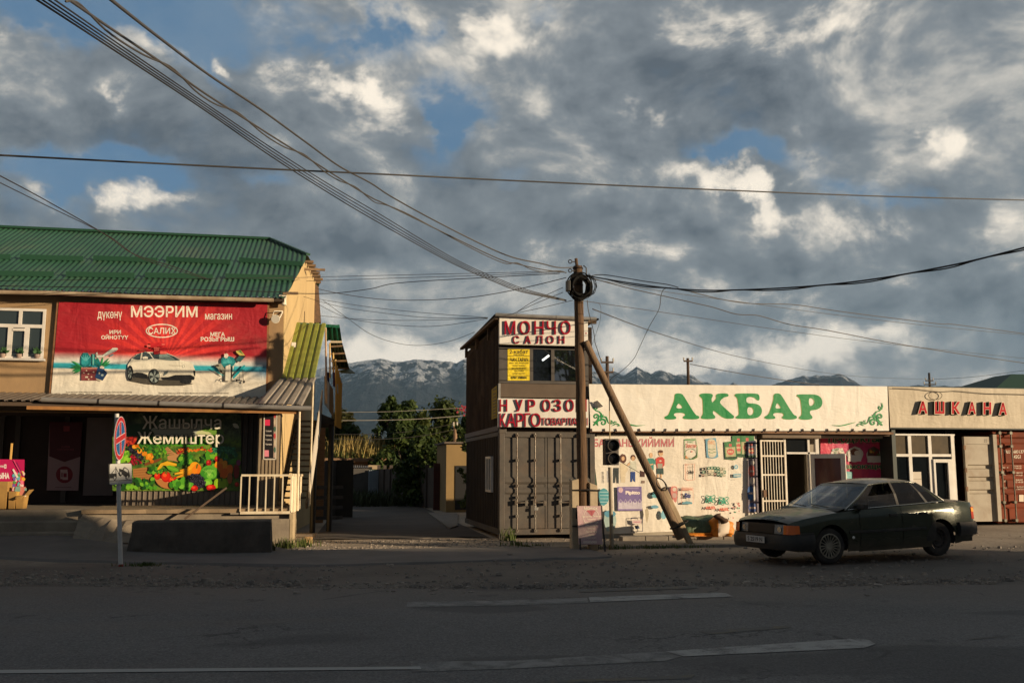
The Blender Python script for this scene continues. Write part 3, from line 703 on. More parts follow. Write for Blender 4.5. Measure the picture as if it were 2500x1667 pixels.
mb = MB(); a = W_('B1', 262, 114, YF-.25); b = W_('B1', 845, 139, YF-.25); mb.tube([a, a.lerp(b, .6), b], .045, 10, galv); mb.tube([a.lerp(b, .595), a.lerp(b, .605)], .052, 10, galv); mb.tube([a.lerp(b, .2), a.lerp(b, .205)], .052, 10, galv); mb.build('gutter', parent=rf, smooth=False)
# window band
WB = YF+.02
mb = MB(); fr = M('dark_window_frame', (.09, .08, .072), (.07, .062, .055), scale=4, rough=.5)
for (x0, y0, x1, y1) in ((282, 305, 800, 316), (282, 498, 800, 514), (282, 316, 330, 498), (459, 316, 479, 498), (584, 316, 603, 498), (765, 316, 800, 498)): rectbox(mb, 'B1', x0, y0, x1, y1, WB, .07, fr)
wo = mb.build('window', parent=cab)
tint = M('tinted_pane', (.006, .008, .010), rough=.03, spec=.9)
mirr = M('mirror_film_pane', (.008, .010, .012), rough=.02, spec=1.0); mirr.node_tree.nodes['Principled BSDF'].inputs['IOR'].default_value = 2.6
for (x0, x1) in ((330, 459), (479, 584), (603, 765)):
    mb = MB(); rectbox(mb, 'B1', x0, 316, x1, 498, WB+.04, .012, mirr if x0 > 600 else tint); mb.build('pane', parent=wo)
mb = MB(); rectbox(mb, 'B1', 290, 516, 800, 596, YF+.0, .06, M('brown_panel', (.125, .092, .066), (.10, .072, .052), scale=2, rough=.45, dirt=(.16, .13, .1), damt=.3)); mb.build('front_panel', parent=cab, bevel=.006)
mb = MB(); rectbox(mb, 'B1', 278, 512, 290, 770, YF-.02, .08, galv); mb.build('corner_trim', parent=cab)
lamp = M('tube_lamp', (.9, .95, 1.0)); lamp.node_tree.nodes['Principled BSDF'].inputs['Emission Color'].default_value = (.85, .95, 1, 1); lamp.node_tree.nodes['Principled BSDF'].inputs['Emission Strength'].default_value = .7
mb = MB(); a = W_('B1', 532, 380, WB+.02); b = W_('B1', 572, 350, WB+.02); mb.beam(a, b, .05, .012, lamp, up=(0, 1, 0)); tag(mb.build('tube_light'), 'lit white tube light behind the dark salon window', 'lamp')

def paper(name, label, cat, z, x0, y0, x1, y1, Y, m, draw=None, group=None, quad=None, eps=.0004):
    mb = MB(); q = quad or [(x0, y0), (x1, y0), (x1, y1), (x0, y1)]
    pts = [W_(z, x, y, Y) for x, y in q]; mb.prism([p + Vector((0, .012, 0)) for p in pts], (0, -.012, 0), m, back=True)
    if draw:
        c = Cv(mb, (0, Y, 0), N0, z, eps=eps); draw(c)
    return tag(mb.build(name, fixn=False), label, cat, group)
BK = ink('#120d08', wr=0)
def d_yellow(c):
    c.text('2-кабат', 350, 207+25, 1085, 365, BK, .06) if 0 else None
    c.text('2-кабат', 375, 215, 1085, 365, BK, .018); c.text('кирүү артынан', 535, 385, 940, 435, BK, .02)
    c.rect(310, 447, 1140, 466, BK); c.text('ЧАЧ ТАРАЧ', 400, 525, 1090, 660, BK, .022)
    for t_, x0, x1, y in (('эркек, аял, балдардын', 350, 1110, 700), ('чачын кыркуу', 490, 985, 800), ('чач жасалгалоо', 460, 1010, 895), ('чач боёо', 560, 910, 995), ('химия кератин', 490, 975, 1100)): c.text(t_, x0, y, x1, y+58, BK, .01)
    c.rect(310, 1196, 1140, 1212, BK); c.text('0707 598004', 425, 1235, 1030, 1330, BK, .02)
yel = M('yellow_poster', (.86, .66, .02), (.78, .58, .01), scale=3, rough=.5, bump=.5, bscale=6, bdist=.05)
paper('poster', 'yellow poster with black writing filling the left salon window', 'poster', 'E3', 305, 195, 1145, 1390, WB-.005, yel, d_yellow)
mb = MB(); q = [onX(*zp('B1', x, y), XL-.035) for x, y in ((240, 548), (270, 525), (270, 712), (240, 722))]; mb.prism(q, (-.01, 0, 0), M('faded_yellow_poster', (.35, .27, .03), (.3, .22, .02), scale=2), back=True)
c = Cv(mb, (XL-.046, 0, 0), (-1, 0, 0), 'B1')
for k, y in enumerate((545, 570, 590, 610, 628, 646, 664, 682, 700)): c.poly([(246, y+5), (265, y-4), (265, y+1), (246, y+10)], BK)
tag(mb.build('poster', fixn=False), 'dim yellow poster on the brown side wall of the salon cabin', 'poster')
# sign boards
def board(name, label, z, x0, y0, x1, y1, Y, m, d=.10):
    t = T(name, label, 'sign', W_(z, x0, y1, Y)); mb = MB(); e = rectbox(mb, z, x0, y0, x1, y1, Y, d, m); mb.build('panel', parent=t, bevel=.006); return t, e
YS = YF-.17
s1, e = board('shop_sign', 'white salon sign with big dark red letters over the upstairs window', 'B1', 283, 137, 797, 292, YS, whitesign)
mb = MB(); ed = M('sign_edge', (.55, .52, .46), rough=.4)
mb.box((e[0], YS-.004, e[2]), (e[1], YS+.012, e[2]+.02), ed); mb.build('edge_trim', parent=s1)
def word(spec, z, y0, y1, depth, par, bold):
    for ch, x0, x1 in spec: letters3d(ch, z, x0, y0, x1, y1, (0, YS, 0), N0, depth, redl, redside, par, bold)
word((('М', 314, 377), ('О', 402, 462), ('Н', 487, 541), ('Ч', 559, 612), ('О', 638, 697)), 'B1', 150, 229, .032, s1, .002)
word((('С', 364, 400), ('А', 430, 467), ('Л', 496, 535), ('О', 560, 600), ('Н', 628, 662)), 'B1', 236, 283, .022, s1, 0.0)
mb = MB(); c = Cv(mb, (0, YS-.002, 0), N0, 'B1'); c.text('.', 782, 218, 790, 227, redl); mb.build('lettering', parent=s1, fixn=False)
s2, e = board('shop_sign', 'white cargo sign with red letters between the salon window and the container doors', 'B1', 276, 602, 800, 767, YS, whitesign)
word((('Н', 286, 330), ('У', 376, 420), ('Р', 448, 492), ('О', 533, 580), ('З', 597, 643), ('О', 668, 716), ('Н', 742, 790)), 'B1', 605, 676, .032, s2, .002)
word((('К', 286, 322), ('А', 326, 378), ('Р', 382, 424), ('Г', 430, 464), ('О', 466, 524)), 'B1', 685, 764, .03, s2, 0.0)
letters3d('ТОВАРЛАРЫ', 'B1', 528, 712, 796, 756, (0, YS, 0), N0, .02, redl, redside, s2, .0)

# --- white shop
cream = M('white_banner_cloth', (.80, .73, .60), (.74, .66, .53), scale=.9, rough=.6)
def mat_cloth(name, c1, c2, wr=.5, dirt=(.45, .36, .24), damt=.35, ds=1.6):
    m, t, b, oc = newmat(name); b.inputs['Roughness'].default_value = .62
    c = t.mix(t.ramp(t.noise(oc, .8, 4), .35, .65), col(c1), col(c2))
    c = t.mix(t.ramp(t.noise(t.mapping(oc, (1, 1, .4)), ds, 8, .7, .5), .56, .80, 0, damt), c, col(dirt))
    spots = t.ramp(t.noise(oc, 5.5, 3, .5), .735, .78, 0, .55); c = t.mix(spots, c, col((.2, .13, .08)))
    t.put(b.inputs['Base Color'], c); t.put(b.inputs['Normal'], wrinkle(t, oc, wr)); return m
bannerA = mat_cloth('white_fascia_cloth', (.84, .81, .74), (.79, .75, .67), .2, damt=.45, ds=1.1)
bannerB = mat_cloth('white_product_cloth', (.80, .75, .66), (.74, .68, .58), .32, damt=.45)
shop = T('white_shop', 'low white-fronted grocery shop with a long cloth fascia and open doorway', 'shop', (6.7, YF, 0))
wallc = M('shop_render', (.40, .36, .29), (.33, .29, .23), scale=1.4, rough=.9, bump=.2)
Xa0, Xa1 = W_('B4', 172, 280).x, W_('B4', 2322, 280).x
mb = MB(); 
mb.box((6.75, YF+.12, 0), (10.95, YF+.32, 3.5), wallc); mb.box((6.75, YF+.32, 0), (6.95, 31, 3.4), wallc); mb.box((14.5, YF+.87, 0), (14.7, 31, 3.4), wallc); mb.box((6.95, 30.8, 0), (14.5, 31, 3.4), wallc)
mb.box((12.75, YF+.72, 0), (14.78, YF+.87, 2.7), wallc); mb.box((10.95, YF+.32, 2.5), (14.78, YF+.5, 3.5), wallc); mb.build('wall', parent=shop)
mb = MB(); mb.box((6.6, YF+.08, 3.5), (14.8, 31.2, 3.6), M('flat_roof', (.15, .14, .13), rough=.9)); mb.build('roof', parent=shop)
mb = MB(); mb.box((10.95, YF+.5, .05), (12.75, 27, .12), wallc); mb.box((10.95, 27, .12), (12.75, 27.1, 2.5), darkin); mb.build('floor', parent=shop)
mb = MB(); rust = M('rusty_angle', (.24, .13, .07), (.15, .085, .05), scale=6, rough=.8)
z_ = W_('B4', 1200, 447).z; mb.box((Xa0-.02, YF-.13, z_-.06), (Xa1+.02, YF+.08, z_), rust); mb.box((Xa0, YF+.02, z_-.10), (Xa1, YF+.1, z_-.062), M('dark_timber', (.09, .06, .04), rough=.9)); mb.build('fascia_beam', parent=shop)
mb = MB(); rectbox(mb, 'B5', 262, 52, 735, 98, YF-.02, .3, M('shutter_box_brown', (.16, .11, .07), (.12, .085, .055), scale=3, rough=.6)); mb.build('shutter_box', parent=shop, bevel=.02)
# door frame and transom
DF = YF+.10
mb = MB()
for (x0, y0, x1, y1) in ((450, 98, 462, 680), (636, 98, 652, 680), (690, 95, 716, 222), (462, 207, 690, 222)): rectbox(mb, 'B5', x0, y0, x1, y1, DF, .07, wf)
fo = mb.build('door_frame', parent=shop)
mb = MB(); rectbox(mb, 'B5', 462, 98, 636, 207, DF+.04, .01, glass); mb.build('transom_pane', parent=fo)
# swung-out glazed door (hinged on its left stile)
def hinged(name, parent, z, xh, yt, yb, width, ang, Y, drawfn):
    p = W_(z, xh, yt, Y); q = W_(z, xh, yb, Y); u = Vector((cos(ang), -sin(ang), 0)); drawfn(p, u, p.z - q.z)
# grocery door leaf
p = W_('B5', 652, 222, DF-.02); ztop = p.z; zb = .16; u = Vector((cos(radians(47)), -sin(radians(47)), 0)); nn = Vector((u.y, -u.x, 0))
def leaf(mb, p0, u, x0, x1, z0, z1, th, m): 
    nn = Vector((u.y, -u.x, 0))*th; a = p0 + u*x0; b = p0 + u*x1
    mb.hexa([(a.x, a.y, z0), (b.x, b.y, z0), (b.x+nn.x, b.y+nn.y, z0), (a.x+nn.x, a.y+nn.y, z0), (a.x, a.y, z1), (b.x, b.y, z1), (b.x+nn.x, b.y+nn.y, z1), (a.x+nn.x, a.y+nn.y, z1)], m)
mb = MB(); Wd = .90
for (a, b, c_, d) in ((0, .10, zb, ztop), (Wd-.12, Wd, zb, ztop), (.10, Wd-.12, ztop-.11, ztop), (.10, Wd-.12, zb, zb+.12), (.10, Wd-.12, 1.0, 1.08)): leaf(mb, p, u, a, b, c_, d, .05, wf)
do = mb.build('door', parent=shop); mb = MB(); leaf(mb, p - Vector((nn.x, nn.y, 0))*(-.02), u, .10, Wd-.12, zb+.12, ztop-.11, .006, M('door_glass', (.10, .035, .035), rough=.08, spec=.7)); mb.build('pane', parent=do)
# white barred gate, swung open against the wall
gt = M('white_gate_paint', (.76, .71, .60), (.66, .58, .46), scale=5, rough=.5, dirt=(.35, .2, .1), damt=.4, dscale=4)
p = W_('B5', 243, 110, YF-.12); ztop = p.z; zb = .18; u = Vector((cos(radians(4)), sin(radians(4)), 0))*1.0; Wd = W_('B5', 452, 115, YF-.12).x - p.x
mb = MB()
for (a, b) in ((0, .045), (Wd-.045, Wd)): leaf(mb, p, u, a, b, zb, ztop, .035, gt)
for z in (zb, .86, 1.52, 2.0, ztop-.04): leaf(mb, p, u, .045, Wd-.045, z, z+.04, .03, gt)
for k in range(7): x = .045 + (Wd-.09)*(k+1)/8; leaf(mb, p + Vector((0, -.004, 0)), u, x-.008, x+.008, zb+.04, ztop-.04, .016, gt)
gate = T('barred_gate', 'white barred security gate swung open beside the grocery doorway', 'gate', (p.x, p.y, zb)); mb.build('bars', parent=gate)
mb = MB(); leaf(mb, p + Vector((0, -.05, 0)), u, .02, .10, .98, 1.16, .05, rust); mb.build('lock', parent=gate)

# --- canteen (two containers with a glazed front)
cant = T('canteen', 'canteen made of containers with a white glazed front and pale fascia', 'restaurant', (14.85, YF, .1))
mb = MB(); gdark = M('dark_green_container', (.02, .035, .032), (.03, .04, .035), scale=3, rough=.5)
mb.box((14.86, YF+.02, .1), (14.97, 31, 2.74), gdark); mb.box((14.97, 30.9, .1), (21, 31, 2.74), gdark); mb.box((14.97, YF+.5, .1), (21, 30.9, .2), gdark); mb.box((14.86, YF+.0, 2.74), (22, 31, 2.80), gdark)
a = W_('B7', 628, 800).x; b = W_('B7', 712, 800).x; mb.box((a+.02, YF+.35, .2), (b, YF+.45, 2.74), black); mb.build('body', parent=cant)
GF = YF+.06
mb = MB()
for (x0, y0, x1, y1) in ((112, 552, 630, 570), (112, 570, 122, 1085), (234, 570, 262, 1085), (405, 570, 432, 1085), (600, 570, 628, 1085), (122, 724, 600, 748)):
    pa = W_('B7', x0, y0, GF); pb = W_('B7', x1, y1, GF)
    xo = W_('B7', (x0+x1)/2, 900, GF).x; 
    if y1 > 1000: mb.box((W_('B7', x0, 650, GF).x, GF, .35), (W_('B7', x1, 650, GF).x, GF+.08, pa.z), wf)
    else: mb.box((pa.x, GF-.004, pb.z), (W_('B7', x1, y1, GF).x, GF+.076, pa.z), wf)
fo = mb.build('window', parent=cant)
upg = M('brown_reflection_pane', (.09, .065, .035), (.06, .045, .025), scale=3, rough=.25, spec=.6)  # brown stands for a reflection, put into the pane colour
xs = [W_('B7', x, 650, GF).x for x in (118, 248, 418, 614)]
zt, zm = W_('B7', 300, 560, GF).z, W_('B7', 300, 736, GF).z
for k in range(3):
    mb = MB(); mb.box((xs[k]+.03, GF+.04, zm), (xs[k+1]-.03, GF+.05, zt), upg); mb.build('pane', parent=fo)
    mb = MB(); mb.box((xs[k]+.03, GF+.04, .4), (xs[k+1]-.03, GF+.05, zm-.05), tint); mb.build('pane', parent=fo)
mb = MB(); za, zb2 = zm-.10, .42
for q in ((xs[2]+.06, zb2, xs[2]+.12, za), (xs[3]-.2, zb2, xs[3]-.06, za), (xs[2]+.12, za-.09, xs[3]-.2, za), (xs[2]+.12, zb2, xs[3]-.2, zb2+.1)): mb.box((q[0], GF-.035, q[1]), (q[2], GF+.02, q[3]), wf)
mb.build('door', parent=cant, bevel=.004)
mb = MB(); e = rectbox(mb, 'B7', 268, 876, 348, 1000, GF+.02, .012, M('white_paper', (.62, .56, .47), rough=.7))
mb.box((e[0], GF+.016, (e[2]+e[3])/2-.01), (e[1], GF+.02, (e[2]+e[3])/2+.01), M('paper_line', (.4, .35, .28))); tag(mb.build('notice'), 'white sheets of paper stuck inside the middle canteen window pane', 'notice')
# pale open container door leaf
beige = M('beige_container_paint', (.40, .35, .27), (.34, .29, .22), scale=2.5, rough=.6, dirt=(.24, .15, .08), damt=.5, dscale=2.5)
BX0, BX1 = W_('B7', 712, 800).x, W_('B7', 985, 800, YF).x; Zt = W_('B7', 800, 578).z; Zb = .30
mb = MB(); zz = [Zb]; dd = [0]
for z in (1.02, 1.36, 1.68): zz += [z, z+.03, z+.10, z+.13]; dd += [0, .045, .045, 0]
zz += [Zt-.2]; dd += [0]
mb.grid([[(x, YF-.02+d, z) for z, d in zip(zz, dd)] for x in (BX0+.06, BX1-.13)], beige)
mb.box((BX0, YF-.05, Zb), (BX0+.06, YF+.04, Zt), beige); mb.box((BX1-.13, YF-.10, Zb), (BX1-.02, YF+.04, Zt+.06), beige); mb.box((BX0+.06, YF-.045, Zt-.2), (BX1-.13, YF+.03, Zt), beige)
pd = mb.build('container_door', parent=cant); pd['label'] = 'beige ribbed container door leaf'
mb = MB()
for k in range(4): mb.box((BX0+.62+.05*(k % 2), YF-.052, Zt-.14+.05*(k//2)), (BX0+.64+.05*(k % 2), YF-.044, Zt-.12+.05*(k//2)), black)
mb.build('rivets', parent=pd)
for z in (.5, 1.1, 1.6, 2.2):
    mb = MB(); mb.box((BX0-.03, YF-.06, z), (BX0+.03, YF-.02, z+.12), rust); mb.build('hinge', parent=pd)
# red container end
red = M('red_container_paint', (.23, .050, .020), (.17, .038, .017), scale=3, rough=.7, spec=.15, dirt=(.10, .045, .03), damt=.5)
rc = T('shipping_container', 'rust-red shipping container with white stencilled numbers at the far end of the row', 'container', (BX1, YF, .2))
RX0 = BX1 + .02; RX1 = RX0 + 2.44
mb = MB(); mb.box((RX0, YF+.12, .25), (RX1, 31, 2.72), red); mb.build('body', parent=rc)
mb = MB(); zz = [.28]; dd = [0]
for z in (.62, 1.0, 1.38, 1.66, 2.36): zz += [z, z+.05, z+.15, z+.20]; dd += [0, .05, .05, 0]
zz += [2.66]; dd += [0]
for (a, b) in ((RX0+.04, RX0+1.2), (RX0+1.22, RX1-.04)): mb.grid([[(x, YF+.05+d, z) for z, d in zip(zz, dd)] for x in (a, b)], red)
dr = mb.build('door', parent=rc)
for q in (.10, .44, 1.6, 2.1):
    mb = MB(); x = RX0+q; mb.tube([(x, YF-.05, .26), (x, YF-.05, 2.72)], .018, 8, M('greenish_rod', (.17, .17, .13), (.10, .08, .05), scale=5, rough=.5, metal=.3))
    for z in (.32, .8, 1.6, 2.3, 2.66): mb.box((x-.04, YF-.07, z-.035), (x+.04, YF+.05, z+.035), M('greenish_rod', 0))
    mb.build('lock_rod', parent=dr, bevel=.003)
mb = MB(); c = Cv(mb, (0, YF+.045, 0), N0, 'E5'); wi = ink('#d8c7b0', wr=0)
c.text('TRLU', 332, 252, 430, 302, wi, .02); c.text('683137', 484, 250, 650, 302, wi, .02); c.text('45G1', 488, 328, 598, 385, wi, .02)
for t_, x0, y0, x1, y1 in (('32.500 KGS', 498, 494, 610, 514), ('71.650 LBS', 498, 526, 610, 550), ('MAX.GR', 306, 516, 400, 540), ('3.860 KGS', 522, 600, 628, 624), ('8.510 LBS', 522, 640, 628, 660), ('TARE', 318, 622, 362, 650), ('28.640 KGS', 515, 712, 632, 740), ('63.140 LBS', 515, 748, 640, 772), ('NET', 330, 734, 362, 760), ('76.4 CU.M', 535, 824, 642, 850), ('2.700 CU.FT', 530, 862, 648, 884), ('CU.CAP', 326, 840, 400, 866)): c.text(t_, x0, y0, x1, y1, wi, .012)
c.rect(572, 962, 645, 1070, wi); mb.build('lettering', parent=dr, fixn=False)
# fascia with raised letters
pale = mat_cloth('pale_fascia_sheet', (.56, .49, .37), (.50, .43, .32), .22, dirt=(.30, .24, .16), damt=.3)
fa = T('shop_sign', 'pale canteen fascia with deep red raised letters at the right end of the row', 'sign', (14.85, YF-.15, 2.8))
fx0 = W_('B7', 72, 300, YF-.12).x; zt_ = W_('B7', 600, 162, YF-.12).z; zb_ = W_('B7', 600, 503, YF-.12).z
mb = MB(); cols = []
for i in range(131):
    x = fx0 + (21.5-fx0)*i/130; d = .010*mnoise.noise((x*2.2, 0, 5)) + .004*mnoise.noise((x*8, 0, 2)); cols.append([(x, YF-.12+d*k_, zb_+(zt_-zb_)*j/4) for j, k_ in enumerate((.2, 1, 1, 1, .2))])
mb.grid(cols, pale); mb.box((fx0, YF-.09, zb_-.03), (21.5, YF+.0, zt_+.02), gdark); mb.build('panel', parent=fa, smooth=False)
rf_ = M('canteen_letter_red', (.46, .003, .015), rough=.6, spec=.15); ls = M('letter_side_olive', (.06, .055, .03), rough=.6); rim = M('letter_rim_cream', (.75, .62, .45), rough=.5)
for ch, x0, x1, dy in (('А', 92, 308, 0), ('Ш', 448, 672, 6), ('К', 808, 1004, 10), ('А', 1150, 1340, 14), ('Н', 1478, 1665, 20), ('А', 1808, 2000, 30)):
    l = letters3d(ch, 'E7', x0, 158+dy, x1, 438+dy, (0, YF-.12, 0), N0, .08, rim, ls, fa, .055)
    for o in l:
        mb = MB(); c = Cv(mb, (0, YF-.12-.0905, 0), N0, 'E7'); c.text(ch, x0+10, 168+dy, x1-10, 428+dy, rf_, .035); mb.build('letter_face', parent=o, fixn=False)
mb = MB(); pts = [W_('B7', x, y, YF-.16) for x, y in ((100, 165), (300, 172), (380, 182), (500, 196), (640, 188), (900, 212), (1220, 218), (1500, 222))]; mb.tube(pts, .009, 5, M('grey_cable', (.2, .17, .13)))
lp = [W_('B7', 465+58*cos(a), 228+34*sin(a), YF-.17) for a in [i*pi/9-.3 for i in range(19)]]; mb.tube(lp, .009, 5, M('grey_cable', 0)); tag(mb.build('cable'), 'thin grey cable with one loop lying on the pale canteen fascia', 'cable')

# ------------------------------------------------------------------ timber utility pole and its brace
wood = None
def mat_wood(name, c1, c2, dark):
    m, t, b, oc = newmat(name); b.inputs['Roughness'].default_value = .85
    s = t.noise(t.mapping(oc, (14, 14, .7)), 1.6, 7, .65, .4); k = t.noise(t.mapping(oc, (40, 40, 1.4)), 1.5, 5, .6); f = t.noise(oc, 1.3, 4)
    c = t.mix(t.ramp(s, .32, .68), col(c1), col(c2)); c = t.mix(t.ramp(k, .55, .72, 0, .7), c, col(dark)); c = t.mix(t.ramp(f, .5, .75, 0, .4), c, col(dark))
    t.put(b.inputs['Base Color'], c); t.put(b.inputs['Normal'], t.bump(t.math('ADD', s, k), .8, .02)); return m
polew = mat_wood('weathered_pole_wood', (.15, .082, .038), (.085, .048, .026), (.03, .02, .014))
bracew = mat_wood('grey_log_wood', (.22, .145, .085), (.14, .09, .055), (.045, .03, .022))
stubc = M('pale_concrete_stub', (.50, .40, .27), (.42, .33, .22), scale=4, rough=.9, bump=.3, dirt=(.22, .17, .12), damt=.5)
PY = 20.0
def pole_pt(px, py): return onY(px, py, PY)
up = T('utility_pole', 'tall timber utility pole with a cable coil near its top in front of the salon', 'utility pole', (5.4, PY, 0))
top, mid_, bot = pole_pt(1411, 650), pole_pt(1413, 900), pole_pt(1424, 1240)
bot = Vector((bot.x, PY, .12)); N_ = 16; pts = [bot.lerp(top, i/N_) + Vector((.012*mnoise.noise((i*.6, 0, 1)), .012*mnoise.noise((i*.6, 4, 1)), 0)) for i in range(N_+1)]
mb = MB(); mb.tube(pts, [.112 - .014*i/N_ + .004*mnoise.noise((i*.9, 2, 2)) for i in range(N_+1)], 18, polew); mb.build('shaft', parent=up, smooth=True, auto=50)
hdw = M('dark_iron', (.035, .03, .028), rough=.6, metal=.5)
mb = MB(); T0 = pts[-1]
mb.tube([T0+Vector((-.02, -.0, -.02)), T0+Vector((-.04, 0, .17))], .035, 8, polew)
for z in (-.05, -.42, -.62): mb.tube([T0+Vector((.106*cos(a), .106*sin(a), z)) for a in [i*pi/8 for i in range(17)]], .012, 5, hdw)
for z in (.08, -.12):
    mb.tube([T0+Vector((-.08, -.06, z)), T0+Vector((-.16, -.07, z))], .012, 5, hdw); mb.tube([T0+Vector((-.19+.04*cos(a), -.07, z+.04*sin(a))) for a in [i*pi/5 for i in range(11)]], .011, 5, hdw)
mb.tube([T0+Vector((.10, -.09, -.0)), T0+Vector((.16, -.1, -.05)), T0+Vector((.165, -.1, -.45))], .014, 6, hdw); mb.build('bracket', parent=up)
for (x0, x1, yt) in ((1394, 1411, 1168), (1438, 1457, 1174)):
    a = onY(x0, 1340, PY-.02); b = onY(x1, 1340, PY-.02); z = onY(x0, yt, PY).z; mb = MB()
    mb.hexa([(a.x, PY-.13, -.05), (b.x, PY-.13, -.05), (b.x, PY+.10, -.05), (a.x, PY+.10, -.05), (a.x, PY-.13, z-.04), (b.x, PY-.13, z if x0 < 1400 else z-.09), (b.x, PY+.10, z if x0 < 1400 else z-.09), (a.x, PY+.10, z)], stubc)
    mb.build('concrete_stub', parent=up, bevel=.012)
for z in (1.24, .5):
    mb = MB(); a, b = onY(1394, 1200, PY).x, onY(1458, 1200, PY).x; mb.tube([(a, PY-.14, z), ((a+b)/2, PY-.19, z+.01), (b, PY-.14, z-.01), (b, PY+.12, z), ((a+b)/2, PY+.19, z), (a, PY+.12, z), (a, PY-.14, z)], .016, 5, hdw); mb.build('wire_band', parent=up)
# coil of spare cable
cc = pole_pt(1411, 703); cc = Vector((cc.x, PY-.2, cc.z)); rubber = M('black_cable_rubber', (.007, .0065, .006), rough=.75, spec=.2)
mb = MB(); R.seed(3)
for k in range(34):
    rx, rz = R.uniform(.15, .265), R.uniform(.17, .285); ox, oz, oy = R.gauss(0, .016), R.gauss(0, .016), R.uniform(-.05, .07); ph = R.uniform(0, 6)
    mb.tube([cc + Vector((ox+rx*cos(a), oy+.03*sin(a*2+ph), oz+rz*sin(a))) for a in [i*2*pi/30 for i in range(31)]], .014, 6, rubber, caps=False)
for k in range(5):
    rx = R.uniform(.22, .30); mb.tube([cc + Vector((.07+rx*cos(a), R.uniform(-.05, .05), .02+rx*sin(a)*R.uniform(.85, 1.0))) for a in [-1.4+i*2.6/14 for i in range(15)]], .006, 5, rubber, caps=False)
coil = mb.build('cable_coil', smooth=True); tag(coil, 'thick black coil of spare cable hung near the top of the timber pole', 'cable coil')
mb = MB(); mb.box((cc.x-.31, PY-.28, cc.z-.12), (cc.x-.24, PY-.12, cc.z+.11), black); tag(mb.build('junction_box', bevel=.008), 'small black junction box on the left of the cable coil', 'junction box')
# brace
br = T('brace_pole', 'slanting log prop leaning against the timber utility pole, tied to a concrete stub', 'pole prop', (8.0, 20.6, 0))
a = pole_pt(1423, 835); a = Vector((a.x+.03, PY-.1, a.z)); b = onY(1662, 1312, 20.55)
mb = MB(); pts = [a.lerp(b, i/12) + Vector((.014*mnoise.noise((i*.7, 9, 1)), 0, 0)) for i in range(13)]; mb.tube(pts, [.078 + .022*i/12 for i in range(13)], 16, bracew); mb.build('log', parent=br, smooth=True, auto=50)
a2, b2 = onY(*zp('B3', 1070, 720), 20.42), onY(*zp('B3', 1385, 1345), 20.62); b2.z = -.03
mb = MB(); mb.beam(a2, b2, .125, .12, M('prop_stub_concrete', (.42, .32, .2), (.33, .25, .16), scale=5, rough=.9, bump=.3, dirt=(.12, .09, .07), damt=.6), up=(0, -1, 0)); mb.build('concrete_stub', parent=br, bevel=.02)
for (x, y) in ((1010, 755), (1225, 1135), (1265, 1110)):
    mb = MB(); q = onY(*zp('B3', x, y), 20.5); d = (b-a).normalized(); sx = d.cross(Vector((0, 1, 0))).normalized()
    mb.tube([q + sx*(.17*cos(k))*1.0 + Vector((0, .14*sin(k), 0)) + d*.02*cos(k) for k in [i*pi/8 for i in range(17)]], .013, 5, hdw); mb.build('wire_tie', parent=br)
mb = MB(); q = onY(*zp('B3', 1050, 680), 20.30); mb.tube([q + Vector((.115*cos(k)-.03*sin(k), .02*cos(3*k), -.085*cos(k)*.55+.125*sin(k))) for k in [i*pi/12 for i in range(25)]], .013, 6, hdw)
mb.tube([q + Vector((.125*cos(k)-.03*sin(k), -.02, -.085*cos(k)*.55+.120*sin(k))) for k in [i*pi/12 for i in range(25)]], .009, 6, hdw)
mb.build('wire_loop', parent=br)

# ------------------------------------------------------------------ two-lamp signal on a post
tl = T('traffic_light', 'dark two-lens signal on a thin post beside the slanting prop', 'traffic light', (6.08, 20.1, 0))
TY = 20.1; hous = M('signal_housing', (.115, .10, .085), (.085, .075, .065), scale=5, rough=.7, bump=.2)
b0 = onY(1494, 1340, TY); t0 = onY(1489, 1140, TY)
mb = MB(); mb.tube([(b0.x, TY, 0), (t0.x, TY, t0.z)], .042, 14, M('signal_post_paint', (.34, .30, .22), (.24, .2, .15), scale=4, rough=.5)); mb.build('post', parent=tl, smooth=True, auto=50)
a = onY(*zp('D6', 888, 275), TY-.1); b = onY(*zp('D6', 1198, 860), TY-.1)
mb = MB(); mb.box((a.x, TY-.08, b.z), (b.x, TY+.14, a.z), hous); mb.build('housing', parent=tl, bevel=.012)
for (cx, cy) in ((1050, 425), (1058, 715)):
    p = onY(*zp('D6', cx, cy), TY-.1); mb = MB(); p.y = TY-.081
    mb.lathe([(.128, 0), (.128, .0), (.134, .10), (.122, .10), (.116, 0)], 28, M('signal_visor', (.09, .08, .07), (.06, .055, .05), scale=6, rough=.75), c=p, ax=(0, -1, 0)); v = mb.build('visor', parent=tl, smooth=True, auto=40)
    mb = MB(); mb.lathe([(.0001, .022), (.05, .018), (.09, .01), (.117, .002)], 28, M('dark_lens', (.012, .012, .012), rough=.25), c=p, ax=(0, -1, 0)); mb.build('lens', parent=tl, smooth=True)
mb = MB(); mb.tube([(b.x-.16, TY+.05, a.z), onY(*zp('D2', 880, 0), TY+.05)], .012, 6, M('pale_conduit', (.5, .38, .2), rough=.5)); mb.build('conduit', parent=tl)

